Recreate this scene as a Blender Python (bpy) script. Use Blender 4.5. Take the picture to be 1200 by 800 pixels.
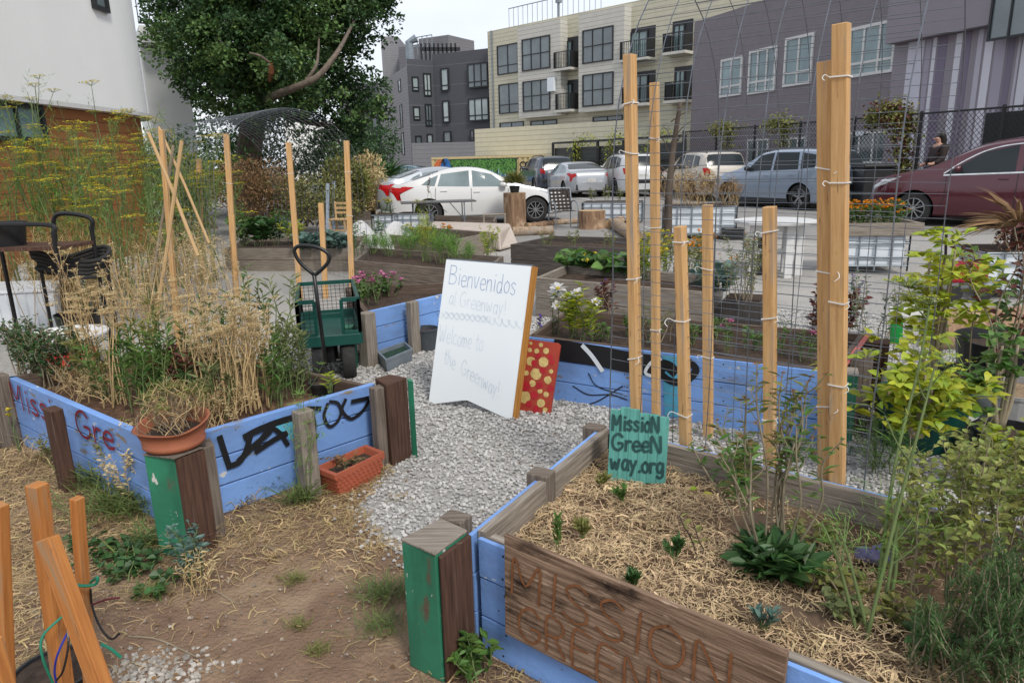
import bpy, math, random
import numpy as np
from mathutils import Vector, Matrix
random.seed(11); rng = np.random.default_rng(11)
for o in list(bpy.data.objects): bpy.data.objects.remove(o)
S = bpy.context.scene; C = S.collection
# ---------------------------------------------------------------- camera
F, PX0, PY0, CH = 830.0, 600.0, 400.0, 1.6
PITCH, ROLL = math.radians(14.4), math.radians(1.4)
X0 = Vector((1,0,0)); FW = Vector((0,math.cos(PITCH),-math.sin(PITCH))); U0 = Vector((0,math.sin(PITCH),math.cos(PITCH)))
CR = X0*math.cos(ROLL)-U0*math.sin(ROLL); CU = X0*math.sin(ROLL)+U0*math.cos(ROLL)
cd = bpy.data.cameras.new('camera'); cam = bpy.data.objects.new('camera', cd); C.objects.link(cam)
cd.sensor_width = 36; cd.lens = F/1200*36; cd.clip_start = .02; cd.clip_end = 2000
m3 = Matrix((CR, CU, -FW)).transposed()
cam.matrix_world = Matrix.Translation((0,0,CH)) @ m3.to_4x4()
S.camera = cam
# ---------------------------------------------------------------- world: overcast summer sky
w = bpy.data.worlds.new('World'); S.world = w; w.use_nodes = True
nt = w.node_tree; nt.nodes.clear()
SUN_EL, SUN_AZ = math.radians(46), math.radians(152)     # high sun behind thin cloud, from behind right
sky = nt.nodes.new('ShaderNodeTexSky'); sky.sky_type = 'NISHITA'; sky.sun_disc = False
sky.sun_elevation = SUN_EL; sky.sun_rotation = SUN_AZ
tc = nt.nodes.new('ShaderNodeTexCoord'); mp = nt.nodes.new('ShaderNodeMapping'); mp.inputs['Scale'].default_value = (1,1,3)
nz = nt.nodes.new('ShaderNodeTexNoise'); nz.inputs['Scale'].default_value = 2.2; nz.inputs['Detail'].default_value = 6
cr = nt.nodes.new('ShaderNodeValToRGB'); cr.color_ramp.elements[0].color = (5.0,5.3,5.95,1); cr.color_ramp.elements[1].color = (6.6,6.75,7.1,1)
cr.color_ramp.elements[0].position = .35; cr.color_ramp.elements[1].position = .65
mx = nt.nodes.new('ShaderNodeMixRGB'); mx.inputs[0].default_value = .86
bg = nt.nodes.new('ShaderNodeBackground'); bg.inputs['Strength'].default_value = .1
ow = nt.nodes.new('ShaderNodeOutputWorld')
L = nt.links.new
L(tc.outputs['Generated'], mp.inputs[0]); L(mp.outputs[0], nz.inputs[0]); L(nz.outputs['Fac'], cr.inputs[0])
L(sky.outputs[0], mx.inputs[1]); L(cr.outputs[0], mx.inputs[2]); L(mx.outputs[0], bg.inputs[0]); L(bg.outputs[0], ow.inputs[0])
sd = bpy.data.lights.new('sun','SUN'); sd.energy = 1.5; sd.angle = math.radians(12); sd.color = (1,.95,.87)
so = bpy.data.objects.new('sun', sd); C.objects.link(so)
so.rotation_euler = (math.pi/2-SUN_EL, 0, -SUN_AZ+math.pi)
sv = Vector((math.sin(SUN_AZ)*math.cos(SUN_EL), math.cos(SUN_AZ)*math.cos(SUN_EL), math.sin(SUN_EL)))
so.rotation_euler = sv.to_track_quat('Z','Y').to_euler()
S.view_settings.view_transform = 'Standard'; S.view_settings.look = 'None'; S.view_settings.gamma = 1
S.view_settings.exposure = 0.74
S.render.resolution_x = 1024; S.render.resolution_y = 682
# ---------------------------------------------------------------- helpers: place points of the real world
def ray(px, py): return CR*((px-PX0)/F) + CU*(-(py-PY0)/F) + FW
def G(px, py, z=0.0):                      # point at height z
    r = ray(px, py); t = (z-CH)/r.z; return Vector((r.x*t, r.y*t, z))
def D(px, py, d):                          # point at distance d (world y)
    r = ray(px, py); t = d/r.y; return Vector((r.x*t, d, CH+r.z*t))
def V(*a): return Vector(a)
def nrm(v): return Vector(v).normalized()
R = math.radians
def crv(pts, n=6):                          # smooth polyline through points
    P = [Vector(p) for p in pts]
    if len(P) < 3: return P
    out = []
    for i in range(len(P)-1):
        a = P[i-1] if i else P[0]*2-P[1]; b = P[i]; c = P[i+1]; d = P[i+2] if i+2 < len(P) else P[-1]*2-P[-2]
        for k in range(n):
            t = k/n
            out.append(.5*((2*b)+(c-a)*t+(2*a-5*b+4*c-d)*t*t+(3*b-a-3*c+d)*t**3))
    out.append(P[-1]); return out
ORG = {}
class MB:
    def __init__(s): s.v=[]; s.f=[]; s.m=[]; s.uv=[]; s.mi=0; s.arr=[]
    def add(s, vs, fs, uvs=None):
        b=len(s.v); s.v += [tuple(v) for v in vs]
        for k,f in enumerate(fs):
            s.f.append(tuple(b+i for i in f)); s.m.append(s.mi)
            s.uv.append(uvs[k] if uvs else None)
        return s
    def beam(s, a, b, w, h, up=(0,0,1), off=0.0):  # bar from a to b, w sideways, h along up, centred
        a=Vector(a); b=Vector(b); d=b-a; Ln=d.length; d=d/Ln; up=Vector(up)
        sd=d.cross(up)
        if sd.length<1e-4: sd=d.cross(Vector((1,0,0)))
        sd.normalize(); u=sd.cross(d).normalized()
        vs=[]
        for p in (a,b):
            for (i,j) in ((-1,-1),(1,-1),(1,1),(-1,1)): vs.append(p+sd*(i*w/2)+u*(j*h/2))
        o=random.random()*20; o2=random.random()*20
        fs=[(3,2,1,0),(4,5,6,7),(0,1,5,4),(1,2,6,5),(2,3,7,6),(3,0,4,7)]
        def l(x0,x1): return [(o,o2+x0),(o,o2+x1),(o+Ln,o2+x1),(o+Ln,o2+x0)]
        uv=[[(o,o2),(o+.02,o2+w),(o+.04,o2+w),(o+.02,o2)],[(o,o2),(o+.02,o2+w),(o+.04,o2+w),(o+.02,o2)],l(0,w),l(w,w+h),l(w+h,2*w+h),l(2*w+h,2*w+2*h)]
        return s.add(vs,fs,uv)
    def box(s, c, sx, sy, sz, rz=0.0):             # centred at c
        c=Vector(c); q=Vector((math.cos(rz),math.sin(rz),0))
        if sz>=max(sx,sy): return s.beam(c-V(0,0,sz/2),c+V(0,0,sz/2),*((sx,sy) if 1 else 0),up=(-q.y,q.x,0))
        if sx>=sy: return s.beam(c-q*(sx/2),c+q*(sx/2),sy,sz)
        p=Vector((-q.y,q.x,0)); return s.beam(c-p*(sy/2),c+p*(sy/2),sx,sz)
    def prism(s, pts, z0, z1):                      # pts plan polygon (ccw)
        P=[Vector(p) for p in pts]; n=len(P)
        ar=sum(P[i].x*P[(i+1)%n].y-P[(i+1)%n].x*P[i].y for i in range(n))
        if ar<0: P=P[::-1]
        vs=[(p.x,p.y,z0) for p in P]+[(p.x,p.y,z1) for p in P]
        fs=[tuple(range(n-1,-1,-1)),tuple(range(n,2*n))]+[(i,(i+1)%n,n+(i+1)%n,n+i) for i in range(n)]
        o=random.random()*20
        uv=[[(o+p.x,o+p.y) for p in P[::-1]],[(o+p.x,o+p.y) for p in P]]
        acc=0
        for i in range(n):
            l=(P[(i+1)%n]-P[i]).length; uv.append([(o+z0,acc),(o+z0,acc+l),(o+z1,acc+l),(o+z1,acc)]); acc+=l
        return s.add(vs,fs,uv)
    def tube(s, pts, r, n=6, cap=True):
        P=[Vector(p) for p in pts]; k=len(P)
        rr=[r]*k if isinstance(r,(int,float)) else [r[0]+(r[-1]-r[0])*i/(k-1) for i in range(k)] if len(r)==2 and k!=2 else list(r)
        vs=[]; prev=None
        for i in range(k):
            d=(P[min(i+1,k-1)]-P[max(i-1,0)]); d=d.normalized() if d.length>1e-9 else V(0,0,1)
            if prev is None:
                a=d.cross(V(0,0,1)); 
                if a.length<.1: a=d.cross(V(1,0,0))
            else: a=prev-d*prev.dot(d)
            if a.length<1e-6: a=d.cross(V(.3,1,.2))
            a.normalize(); prev=a; b=d.cross(a)
            for j in range(n):
                t=2*math.pi*j/n; vs.append(P[i]+a*(math.cos(t)*rr[i])+b*(math.sin(t)*rr[i]))
        fs=[]; uv=[]; o=random.random()*9; acc=0
        for i in range(k-1):
            l=(P[i+1]-P[i]).length
            for j in range(n):
                fs.append((i*n+j,(i+1)*n+j,(i+1)*n+(j+1)%n,i*n+(j+1)%n)); c0=j*.05; c1=c0+.05
                uv.append([(o+acc,c0),(o+acc+l,c0),(o+acc+l,c1),(o+acc,c1)])
            acc+=l
        if cap: fs+= [tuple(range(n)),tuple((k-1)*n+j for j in range(n-1,-1,-1))]; uv+=[None,None]
        return s.add(vs,fs,uv)
    def lathe(s, c, prof, n=24, a0=0, a1=2*math.pi, ax=None):   # prof [(r,z)]
        c=Vector(c); full=abs(a1-a0-2*math.pi)<1e-6; k=n if full else n+1; vs=[]
        for (r,z) in prof:
            for j in range(k):
                t=a0+(a1-a0)*j/n; p=V(r*math.cos(t),r*math.sin(t),z)
                if ax=='y': p=V(p.x,p.z,p.y)
                if ax=='x': p=V(p.z,p.x,p.y)
                vs.append(c+p)
        fs=[]
        for i in range(len(prof)-1):
            for j in range(n if full else n):
                j2=(j+1)%k if full else j+1
                f=(i*k+j,i*k+j2,(i+1)*k+j2,(i+1)*k+j); fs.append(f if ax!='y' else f[::-1])
        return s.add(vs,fs)
    def blob(s, c, r, sq=(1,1,1), jit=.15, sub=1):
        v,f=ICO[sub]; v=v*(1+rng.uniform(-jit,jit,(len(v),1)))*r*np.array(sq)
        a=random.random()*6.28; ca,sa=math.cos(a),math.sin(a)
        v=np.stack([v[:,0]*ca-v[:,1]*sa,v[:,0]*sa+v[:,1]*ca,v[:,2]],1)+np.array(c)
        return s.add([tuple(x) for x in v],[tuple(x) for x in f])
    def ribbon(s, pts, w, nor, lift=0.0):
        P=[Vector(p) for p in pts]; nor=Vector(nor).normalized(); k=len(P); vs=[]
        ww=w if isinstance(w,(list,tuple)) else [w]*k
        for i in range(k):
            d=(P[min(i+1,k-1)]-P[max(i-1,0)]); d=d.normalized() if d.length>1e-9 else V(1,0,0)
            q=nor.cross(d).normalized(); p=P[i]+nor*lift
            if i==0: p=p-d*ww[i]*.35
            if i==k-1: p=p+d*ww[i]*.35
            vs+= [p+q*ww[i]/2,p-q*ww[i]/2]
        return s.add(vs,[(2*i,2*i+1,2*i+3,2*i+2) for i in range(k-1)])
    def np_add(s, v, f): s.arr.append((np.asarray(v,float),[np.asarray(f,int)],s.mi)); return s
    def leaves(s, pos, dr, Ln, W, fold=.25, droop=0.0):   # numpy batch of folded leaves
        pos=np.asarray(pos,float); dr=np.asarray(dr,float); n=len(pos)
        if n==0: return s
        dr=dr/(np.linalg.norm(dr,axis=1,keepdims=True)+1e-9)
        rnd=rng.normal(size=(n,3)); sd=np.cross(dr,rnd); sd/=np.linalg.norm(sd,axis=1,keepdims=True)+1e-9
        # prefer horizontal side vector so blades face up
        up=np.array([0,0,1.0]); sh=np.cross(dr,up); ln=np.linalg.norm(sh,axis=1,keepdims=True); sh=np.where(ln>.2,sh/(ln+1e-9),sd)
        sd=sh+sd*.6; sd/=np.linalg.norm(sd,axis=1,keepdims=True)+1e-9
        no=np.cross(sd,dr)
        Ln=np.broadcast_to(np.asarray(Ln,float),(n,))[:,None]*rng.uniform(.7,1.25,(n,1)); W=np.broadcast_to(np.asarray(W,float),(n,))[:,None]*rng.uniform(.75,1.2,(n,1))
        b=pos; tip=pos+dr*Ln-no*Ln*droop; 
        mid=pos+dr*Ln*.45; l=mid+sd*W/2+no*W*fold; r=mid-sd*W/2+no*W*fold; mid2=pos+dr*Ln*.75-no*Ln*droop*.45
        l2=mid2+sd*W*.33+no*W*fold*.6; r2=mid2-sd*W*.33+no*W*fold*.6
        v=np.stack([b,l,l2,tip,r2,r],1).reshape(-1,3)
        i=np.arange(n)[:,None]*6
        if droop>.15 or float(np.mean(W/Ln))<.12:      # narrow blades: a strip that follows the curve
            s.arr.append((v,[i+np.array([[0,5,1]]),i+np.array([[1,5,4,2]]),i+np.array([[2,4,3]])],s.mi)); return s
        f=np.concatenate([i+np.array([[0,1,2,3]]),i+np.array([[0,3,4,5]])],0)
        return s.np_add(v,f)
    def build(s, name, mats, parent=None, org=None, smooth=False, bevel=0.0, label=None):
        if not isinstance(mats,(list,tuple)): mats=[mats]
        nv=len(s.v); V0=np.array(s.v,float).reshape(-1,3)
        loops=[i for f in s.f for i in f]; sizes=[len(f) for f in s.f]; mi=list(s.m)
        La=[np.array(loops,int)]; Sa=[np.array(sizes,int)]; Ma=[np.array(mi,int)]; Va=[V0]
        uvl=[]
        for f,u in zip(s.f,s.uv): uvl += (u if u else [(0,0)]*len(f))
        Ua=[np.array(uvl,float).reshape(-1,2)]
        for v,fl_,m in s.arr:
            Va.append(v)
            for f in fl_: La.append((f+nv).reshape(-1)); Sa.append(np.full(len(f),f.shape[1])); Ma.append(np.full(len(f),m)); Ua.append(np.zeros((f.size,2)))
            nv+=len(v)
        VV=np.concatenate(Va); LL=np.concatenate(La); SS=np.concatenate(Sa); MM=np.concatenate(Ma); UU=np.concatenate(Ua)
        if parent is not None: o0=ORG[parent.name]
        else: o0=Vector(org) if org is not None else Vector((float(VV[:,0].mean()),float(VV[:,1].mean()),float(VV[:,2].min())))
        VV=VV-np.array(o0)
        me=bpy.data.meshes.new(name); me.vertices.add(len(VV)); me.vertices.foreach_set('co',VV.ravel())
        me.loops.add(len(LL)); me.loops.foreach_set('vertex_index',LL.astype(np.int32))
        me.polygons.add(len(SS)); st=np.concatenate([[0],np.cumsum(SS)[:-1]]) if len(SS) else []
        me.polygons.foreach_set('loop_start',np.array(st,np.int32)); me.polygons.foreach_set('loop_total',SS.astype(np.int32))
        me.polygons.foreach_set('material_index',MM.astype(np.int32))
        me.polygons.foreach_set('use_smooth',np.full(len(SS),bool(smooth)))
        me.update(calc_edges=True); uvm=me.uv_layers.new(name='UVMap'); uvm.data.foreach_set('uv',UU.ravel()); me.validate()
        for m in mats: me.materials.append(m)
        o=bpy.data.objects.new(name,me); C.objects.link(o); ORG[o.name]=Vector(o0)
        if parent is not None: o.parent=parent
        else: o.location=o0
        if bevel: b=o.modifiers.new('bevel','BEVEL'); b.width=bevel; b.segments=2; b.limit_method='ANGLE'; b.angle_limit=R(50)
        if label: o['label']=label
        return o
import bmesh
ICO={}
for sub in (1,2):
    bm=bmesh.new(); bmesh.ops.create_icosphere(bm,subdivisions=sub,radius=1); bm.verts.ensure_lookup_table()
    ICO[sub]=(np.array([v.co[:] for v in bm.verts]),np.array([[v.index for v in f.verts] for f in bm.faces])); bm.free()
def tag(o,label,cat,group=None,kind=None):
    if label: o['label']=label
    if cat: o['category']=cat
    if group: o['group']=group
    if kind: o['kind']=kind
    return o
def thing(name,label,cat,loc,group=None):
    o=bpy.data.objects.new(name,None); C.objects.link(o); o.location=loc; o.empty_display_size=.1; ORG[o.name]=Vector(loc)
    return tag(o,label,cat,group)
def struct(o): o['kind']='structure'; return o
def copy_tree(o,parent=None):
    c=o.copy(); C.objects.link(c); c.parent=parent
    for ch in list(o.children): copy_tree(ch,c)
    return c
# ---------------------------------------------------------------- materials
def mat(name,c1,c2=None,scale=8,rough=.75,bump=.0,bscale=None,island=0,metal=0,coord='Object',st=(1,1,1),spec=.4,hue=0,c3=None,s3=1.2,t3=.55,trans=0,detail=6,coat=0,knots=None,chips=()):
    m=bpy.data.materials.new(name); m.use_nodes=True; n=m.node_tree; N=n.nodes.new; K=n.links.new
    b=n.nodes['Principled BSDF']; b.inputs['Roughness'].default_value=rough; b.inputs['Metallic'].default_value=metal
    b.inputs['Specular IOR Level'].default_value=spec
    if coat: b.inputs['Coat Weight'].default_value=coat; b.inputs['Coat Roughness'].default_value=.04
    t=N('ShaderNodeTexCoord'); mp=N('ShaderNodeMapping'); mp.inputs['Scale'].default_value=st; K(t.outputs[coord],mp.inputs[0])
    z=N('ShaderNodeTexNoise'); z.inputs['Scale'].default_value=scale; z.inputs['Detail'].default_value=detail; z.inputs['Roughness'].default_value=.6; K(mp.outputs[0],z.inputs[0])
    r=N('ShaderNodeValToRGB'); e=r.color_ramp.elements; e[0].position=.32; e[1].position=.68
    c2=c2 or tuple(x*.72 for x in c1); e[0].color=(*c2,1); e[1].color=(*c1,1); K(z.outputs['Fac'],r.inputs[0]); col=r.outputs[0]
    if c3:
        z3=N('ShaderNodeTexNoise'); z3.inputs['Scale'].default_value=s3; z3.inputs['Detail'].default_value=5; K(t.outputs[coord] if coord=='Object' else mp.outputs[0],z3.inputs[0])
        r3=N('ShaderNodeValToRGB'); r3.color_ramp.elements[0].position=t3; r3.color_ramp.elements[1].position=t3+.12; K(z3.outputs['Fac'],r3.inputs[0])
        x=N('ShaderNodeMixRGB'); K(r3.outputs[0],x.inputs[0]); K(col,x.inputs[1]); x.inputs[2].default_value=(*c3,1); col=x.outputs[0]
    if island:
        g=N('ShaderNodeNewGeometry'); h=N('ShaderNodeHueSaturation'); mr=N('ShaderNodeMapRange'); mr.inputs[3].default_value=1-island; mr.inputs[4].default_value=1+island
        K(g.outputs['Random Per Island'],mr.inputs[0]); K(mr.outputs[0],h.inputs['Value']); K(col,h.inputs['Color']); col=h.outputs[0]
        if hue:
            ml=N('ShaderNodeMath'); ml.operation='MULTIPLY'; ml.inputs[1].default_value=37.7; fr=N('ShaderNodeMath'); fr.operation='FRACT'; K(g.outputs['Random Per Island'],ml.inputs[0]); K(ml.outputs[0],fr.inputs[0])
            m2=N('ShaderNodeMapRange'); m2.inputs[3].default_value=.5-hue; m2.inputs[4].default_value=.5+hue; K(fr.outputs[0],m2.inputs[0]); K(m2.outputs[0],h.inputs['Hue'])
    if knots:
        vo=N('ShaderNodeTexVoronoi'); vo.inputs['Scale'].default_value=5.5; K(t.outputs['UV'],vo.inputs[0]); sc_=N('ShaderNodeSeparateColor'); K(vo.outputs['Color'],sc_.inputs[0])
        g1=N('ShaderNodeMath'); g1.operation='GREATER_THAN'; g1.inputs[1].default_value=.62; K(sc_.outputs[0],g1.inputs[0]); r5=N('ShaderNodeValToRGB'); r5.color_ramp.elements[0].position=.035; r5.color_ramp.elements[0].color=(1,1,1,1); r5.color_ramp.elements[1].position=.075; r5.color_ramp.elements[1].color=(0,0,0,1); K(vo.outputs['Distance'],r5.inputs[0])
        m5=N('ShaderNodeMath'); m5.operation='MULTIPLY'; K(g1.outputs[0],m5.inputs[0]); K(r5.outputs[0],m5.inputs[1]); x5=N('ShaderNodeMixRGB'); K(m5.outputs[0],x5.inputs[0]); K(col,x5.inputs[1]); x5.inputs[2].default_value=(*knots,1); col=x5.outputs[0]
    for (cc,ss,tt,ww,sst) in chips:
        zc_n=N('ShaderNodeTexNoise'); zc_n.inputs['Scale'].default_value=ss; zc_n.inputs['Detail'].default_value=9; zc_n.inputs['Roughness'].default_value=.62; mpc=N('ShaderNodeMapping'); mpc.inputs['Scale'].default_value=sst; K(t.outputs['UV'],mpc.inputs[0]); K(mpc.outputs[0],zc_n.inputs[0])
        rc=N('ShaderNodeValToRGB'); rc.color_ramp.elements[0].position=tt; rc.color_ramp.elements[1].position=tt+ww; K(zc_n.outputs['Fac'],rc.inputs[0]); xc=N('ShaderNodeMixRGB'); K(rc.outputs[0],xc.inputs[0]); K(col,xc.inputs[1]); xc.inputs[2].default_value=(*cc,1); col=xc.outputs[0]
    K(col,b.inputs['Base Color'])
    if bump:
        zb=z
        if bscale: zb=N('ShaderNodeTexNoise'); zb.inputs['Scale'].default_value=bscale; zb.inputs['Detail'].default_value=8; K(mp.outputs[0],zb.inputs[0])
        bp=N('ShaderNodeBump'); bp.inputs['Strength'].default_value=bump; bp.inputs['Distance'].default_value=.02; K(zb.outputs['Fac'],bp.inputs['Height']); K(bp.outputs[0],b.inputs['Normal'])
    if trans:
        tr=N('ShaderNodeBsdfTranslucent'); K(col,tr.inputs[0]); a=N('ShaderNodeMixShader'); a.inputs[0].default_value=trans; K(b.outputs[0],a.inputs[1]); K(tr.outputs[0],a.inputs[2]); K(a.outputs[0],n.nodes['Material Output'].inputs[0])
    return m
def siding(name,c1,per=.18,line=.1,rough=.7,k=.55,vert=False,perv=0):   # lap siding / panel joints as grooves
    m=mat(name,c1,tuple(x*.9 for x in c1),scale=3,rough=rough); n=m.node_tree; N=n.nodes.new; K=n.links.new; b=n.nodes['Principled BSDF']
    src=b.inputs['Base Color'].links[0].from_socket; t=N('ShaderNodeTexCoord'); sp=N('ShaderNodeSeparateXYZ'); K(t.outputs['Object'],sp.inputs[0])
    d=N('ShaderNodeMath'); d.operation='DIVIDE'; d.inputs[1].default_value=per; K(sp.outputs['Z'],d.inputs[0]); f=N('ShaderNodeMath'); f.operation='FRACT'; K(d.outputs[0],f.inputs[0])
    l=N('ShaderNodeMath'); l.operation='LESS_THAN'; l.inputs[1].default_value=line; K(f.outputs[0],l.inputs[0]); o=l.outputs[0]
    x=N('ShaderNodeMixRGB'); K(o,x.inputs[0]); K(src,x.inputs[1]); x.inputs[2].default_value=(*[v*k for v in c1],1); K(x.outputs[0],b.inputs['Base Color'])
    bp=N('ShaderNodeBump'); bp.inputs['Strength'].default_value=.6; bp.inputs['Distance'].default_value=.03; K(f.outputs[0],bp.inputs['Height']); K(bp.outputs[0],b.inputs['Normal'])
    return m
def wood(name,c1,c2,c3=None,bump=.35,t3=.55,island=.12,rough=.85,sc=1.6,knots=None,chips=()):
    return mat(name,c1,c2,knots=knots,chips=chips,scale=sc*3,rough=rough,bump=bump,coord='UV',st=(.9,16,1),c3=c3,s3=3,t3=t3,island=island,spec=.15,detail=8)
M={}
M['gray_wood']=wood('weathered grey wood',knots=(.05,.035,.025),c1=(.24,.2,.165),c2=(.1,.08,.066),c3=(.12,.09,.07),t3=.55)
M['gray_wood2']=wood('silvered wood',(.34,.3,.255),(.15,.125,.1),c3=(.16,.12,.09),t3=.58)
M['brown_wood']=wood('dark brown wood',(.12,.065,.045),(.045,.026,.02),c3=(.16,.13,.11),t3=.62)
M['plank_in']=wood('brown plank',(.15,.11,.085),(.07,.048,.037),c3=(.22,.19,.165),t3=.6)
M['stake']=wood('new pine stake',(.68,.43,.2),(.5,.28,.115),bump=.12,rough=.65,c3=(.44,.25,.11),t3=.62,knots=(.28,.11,.04),chips=[((.38,.3,.22),4,.53,.12,(.5,6,1)),((.25,.15,.08),9,.62,.05,(.8,7,1))])
M['stake_o']=wood('orange stake',(.52,.22,.065),(.36,.135,.04),bump=.18,rough=.65,knots=(.2,.06,.02),chips=[((.32,.2,.11),4,.53,.12,(.6,6,1)),((.2,.09,.04),9,.62,.05,(.8,7,1))])
M['burnt']=wood('burnt plywood',(.33,.225,.155),(.11,.067,.043),c3=(.05,.03,.02),t3=.6,bump=.5,chips=[((.022,.014,.011),4,.54,.12,(1,2.2,1)),((.45,.33,.24),7,.6,.08,(1,5,1))])
M['pale_wood']=wood('pale wood',(.55,.38,.2),(.4,.26,.13),bump=.1)
M['bark']=mat('bark',(.13,.1,.075),(.045,.034,.027),scale=6,bump=.8,rough=.9,st=(1,1,.3))
M['log']=mat('stump wood',(.36,.23,.14),(.13,.075,.045),scale=16,bump=1,rough=.9,st=(1,1,.14),c3=(.5,.36,.24),s3=3,t3=.55)
M['log_lt']=mat('pale log',(.42,.32,.22),(.2,.135,.09),scale=14,bump=1,rough=.9,c3=(.3,.25,.2),s3=4,t3=.52)
M['cutwood']=mat('sawn end',(.5,.36,.2),(.33,.21,.11),scale=12,bump=.2)
M['blue']=mat('blue paint',(.18,.325,.65),(.15,.28,.58),scale=3,rough=.55,bump=.15,bscale=30,c3=(.19,.36,.74),s3=1.1,t3=.5,chips=[((.13,.21,.4),1.6,.5,.22,(1,2.5,1)),((.2,.17,.13),3.2,.61,.05,(1,3.5,1)),((.55,.56,.55),8,.645,.015,(1,1.6,1)),((.07,.06,.05),30,.66,.02,(1,1,1))])
M['green']=mat('green paint',(.03,.195,.11),(.024,.155,.088),scale=4,rough=.5,bump=.12,bscale=25,c3=(.03,.27,.15),s3=2,t3=.6,chips=[((.015,.1,.06),2,.52,.2,(.8,3,1)),((.55,.53,.5),11,.63,.015,(.7,1.5,1)),((.1,.07,.05),3,.61,.06,(1,2,1))])
M['teal']=mat('teal weathered paint',(.12,.38,.33),(.07,.25,.215),scale=5,rough=.8,bump=.5,coord='UV',st=(1,14,1),c3=(.1,.14,.1),s3=3.2,t3=.66)
M['black']=mat('black paint',(.012,.012,.014),rough=.5)
M['lettering']=mat('dark lettering',(.012,.05,.05),(.02,.075,.07),rough=.7)
M['red_letter']=mat('dark red lettering',(.22,.015,.03),rough=.6)
M['cyan']=mat('cyan paint',(.12,.5,.72),rough=.5)
M['white']=mat('white paint',(.64,.64,.63),(.56,.56,.55),rough=.5)
M['white_board']=mat('whiteboard',(.82,.86,.88),(.79,.84,.865),scale=1.3,rough=.85,spec=.1)
M['marker']=mat('faded blue marker',(.13,.21,.42),(.32,.42,.6),scale=9,rough=.5)
M['marker_f']=mat('wiped marker',(.42,.48,.6),(.64,.71,.78),scale=14,rough=.5)
M['frame_wood']=wood('varnished frame',(.5,.24,.06),(.3,.13,.03),bump=.1,rough=.4)
M['red_board']=mat('red painted board',(.37,.045,.02),(.28,.03,.015),scale=6,rough=.5,bump=.1)
M['red_dot']=mat('red dots',(.42,.01,.02),rough=.5)
M['gold']=mat('gold leaf dots',(.68,.52,.2),(.42,.3,.1),scale=40,rough=.4,metal=.2)
M['terra']=mat('terracotta',(.34,.115,.055),(.26,.085,.045),scale=5,rough=.75,bump=.1,bscale=60,c3=(.42,.2,.13),s3=2.5,t3=.62)
M['terra2']=mat('terracotta plastic',(.4,.105,.055),(.31,.08,.04),scale=4,rough=.6)
M['soil']=mat('dark soil',(.075,.048,.033),(.03,.02,.014),scale=25,bump=1,rough=1)
M['plastic_k']=mat('black plastic',(.014,.015,.016),(.02,.021,.022),rough=.4)
M['metal_k']=mat('black metal',(.012,.012,.013),rough=.35)
M['metal_g']=mat('dark green metal',(.008,.07,.055),(.006,.05,.04),rough=.4)
M['galv']=mat('galvanised wire',(.2,.22,.25),(.13,.145,.165),scale=20,rough=.45,metal=.6)
M['zinc']=mat('dull zinc',(.26,.3,.33),(.17,.2,.23),scale=6,rough=.5,metal=.4)
M['rubber']=mat('rubber',(.018,.018,.018),(.03,.029,.028),scale=20,rough=.85)
M['tie']=mat('white cable tie',(.85,.84,.8),rough=.4)
M['tote']=mat('white plastic',(.7,.75,.79),(.62,.67,.72),scale=2,rough=.45)
M['clear']=mat('cloudy plastic',(.66,.69,.72),(.56,.59,.62),scale=6,rough=.3)
M['tarp']=mat('grey white tarp',(.55,.55,.54),(.42,.42,.42),scale=6,rough=.7,bump=.3)
M['conc']=mat('beige slab',(.5,.43,.37),(.42,.36,.31),scale=5,rough=.8)
M['red']=mat('red plastic',(.5,.03,.02),rough=.4)
M['red2']=mat('dark red metal',(.33,.01,.025),rough=.35)
M['straw']=mat('straw',(.66,.5,.3),(.48,.35,.2),scale=5,rough=.8,island=.38,hue=.012,trans=.15)
M['straw_g']=mat('dry grass',(.52,.39,.2),(.34,.24,.12),scale=5,rough=.85,island=.4,hue=.02,trans=.15)
M['stone']=mat('pale crushed stone',(.46,.45,.43),(.35,.34,.325),scale=14,rough=.85,island=.3,hue=.01)
M['leaf']=mat('green leaf',(.12,.22,.045),(.075,.15,.032),rough=.5,island=.35,hue=.025,trans=.3)
M['leaf_d']=mat('dark leaf',(.055,.13,.035),(.038,.09,.025),rough=.45,island=.35,hue=.02,trans=.2)
M['leaf_y']=mat('yellow green leaf',(.46,.47,.035),(.26,.36,.03),rough=.5,island=.3,hue=.03,trans=.35)
M['leaf_o']=mat('olive leaf',(.27,.27,.08),(.17,.18,.05),rough=.6,island=.35,hue=.03,trans=.3)
M['leaf_s']=mat('sage leaf',(.22,.25,.1),(.13,.16,.06),rough=.7,island=.3,hue=.02,trans=.25)
M['leaf_r']=mat('reddish leaf',(.16,.05,.035),(.09,.03,.025),rough=.6,island=.4,hue=.03,trans=.25)
M['leaf_b']=mat('blue green leaf',(.13,.22,.18),(.08,.15,.13),rough=.6,island=.25,trans=.15)
M['feather']=mat('feathery leaf',(.2,.36,.07),(.12,.25,.045),rough=.6,island=.35,hue=.03,trans=.35)
M['feather_y']=mat('yellow feathery leaf',(.27,.31,.05),(.17,.2,.03),rough=.6,island=.35,hue=.03,trans=.35)
M['fen_or']=mat('dying frond',(.32,.2,.05),(.2,.11,.03),rough=.7,island=.35,hue=.03,trans=.35)
M['grass']=mat('grass',(.17,.22,.06),(.1,.15,.04),rough=.6,island=.35,hue=.03,trans=.3)
M['stem']=mat('green stem',(.15,.2,.07),(.1,.14,.05),rough=.6)
M['stem_g']=mat('grey stem',(.3,.25,.17),(.18,.15,.1),rough=.8)
M['dry']=mat('dry stem',(.62,.46,.24),(.47,.33,.16),scale=10,rough=.8,island=.2,trans=.1)
M['dry_f']=mat('dry seed head',(.68,.56,.32),(.52,.41,.21),rough=.85,island=.3,trans=.2)
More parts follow.
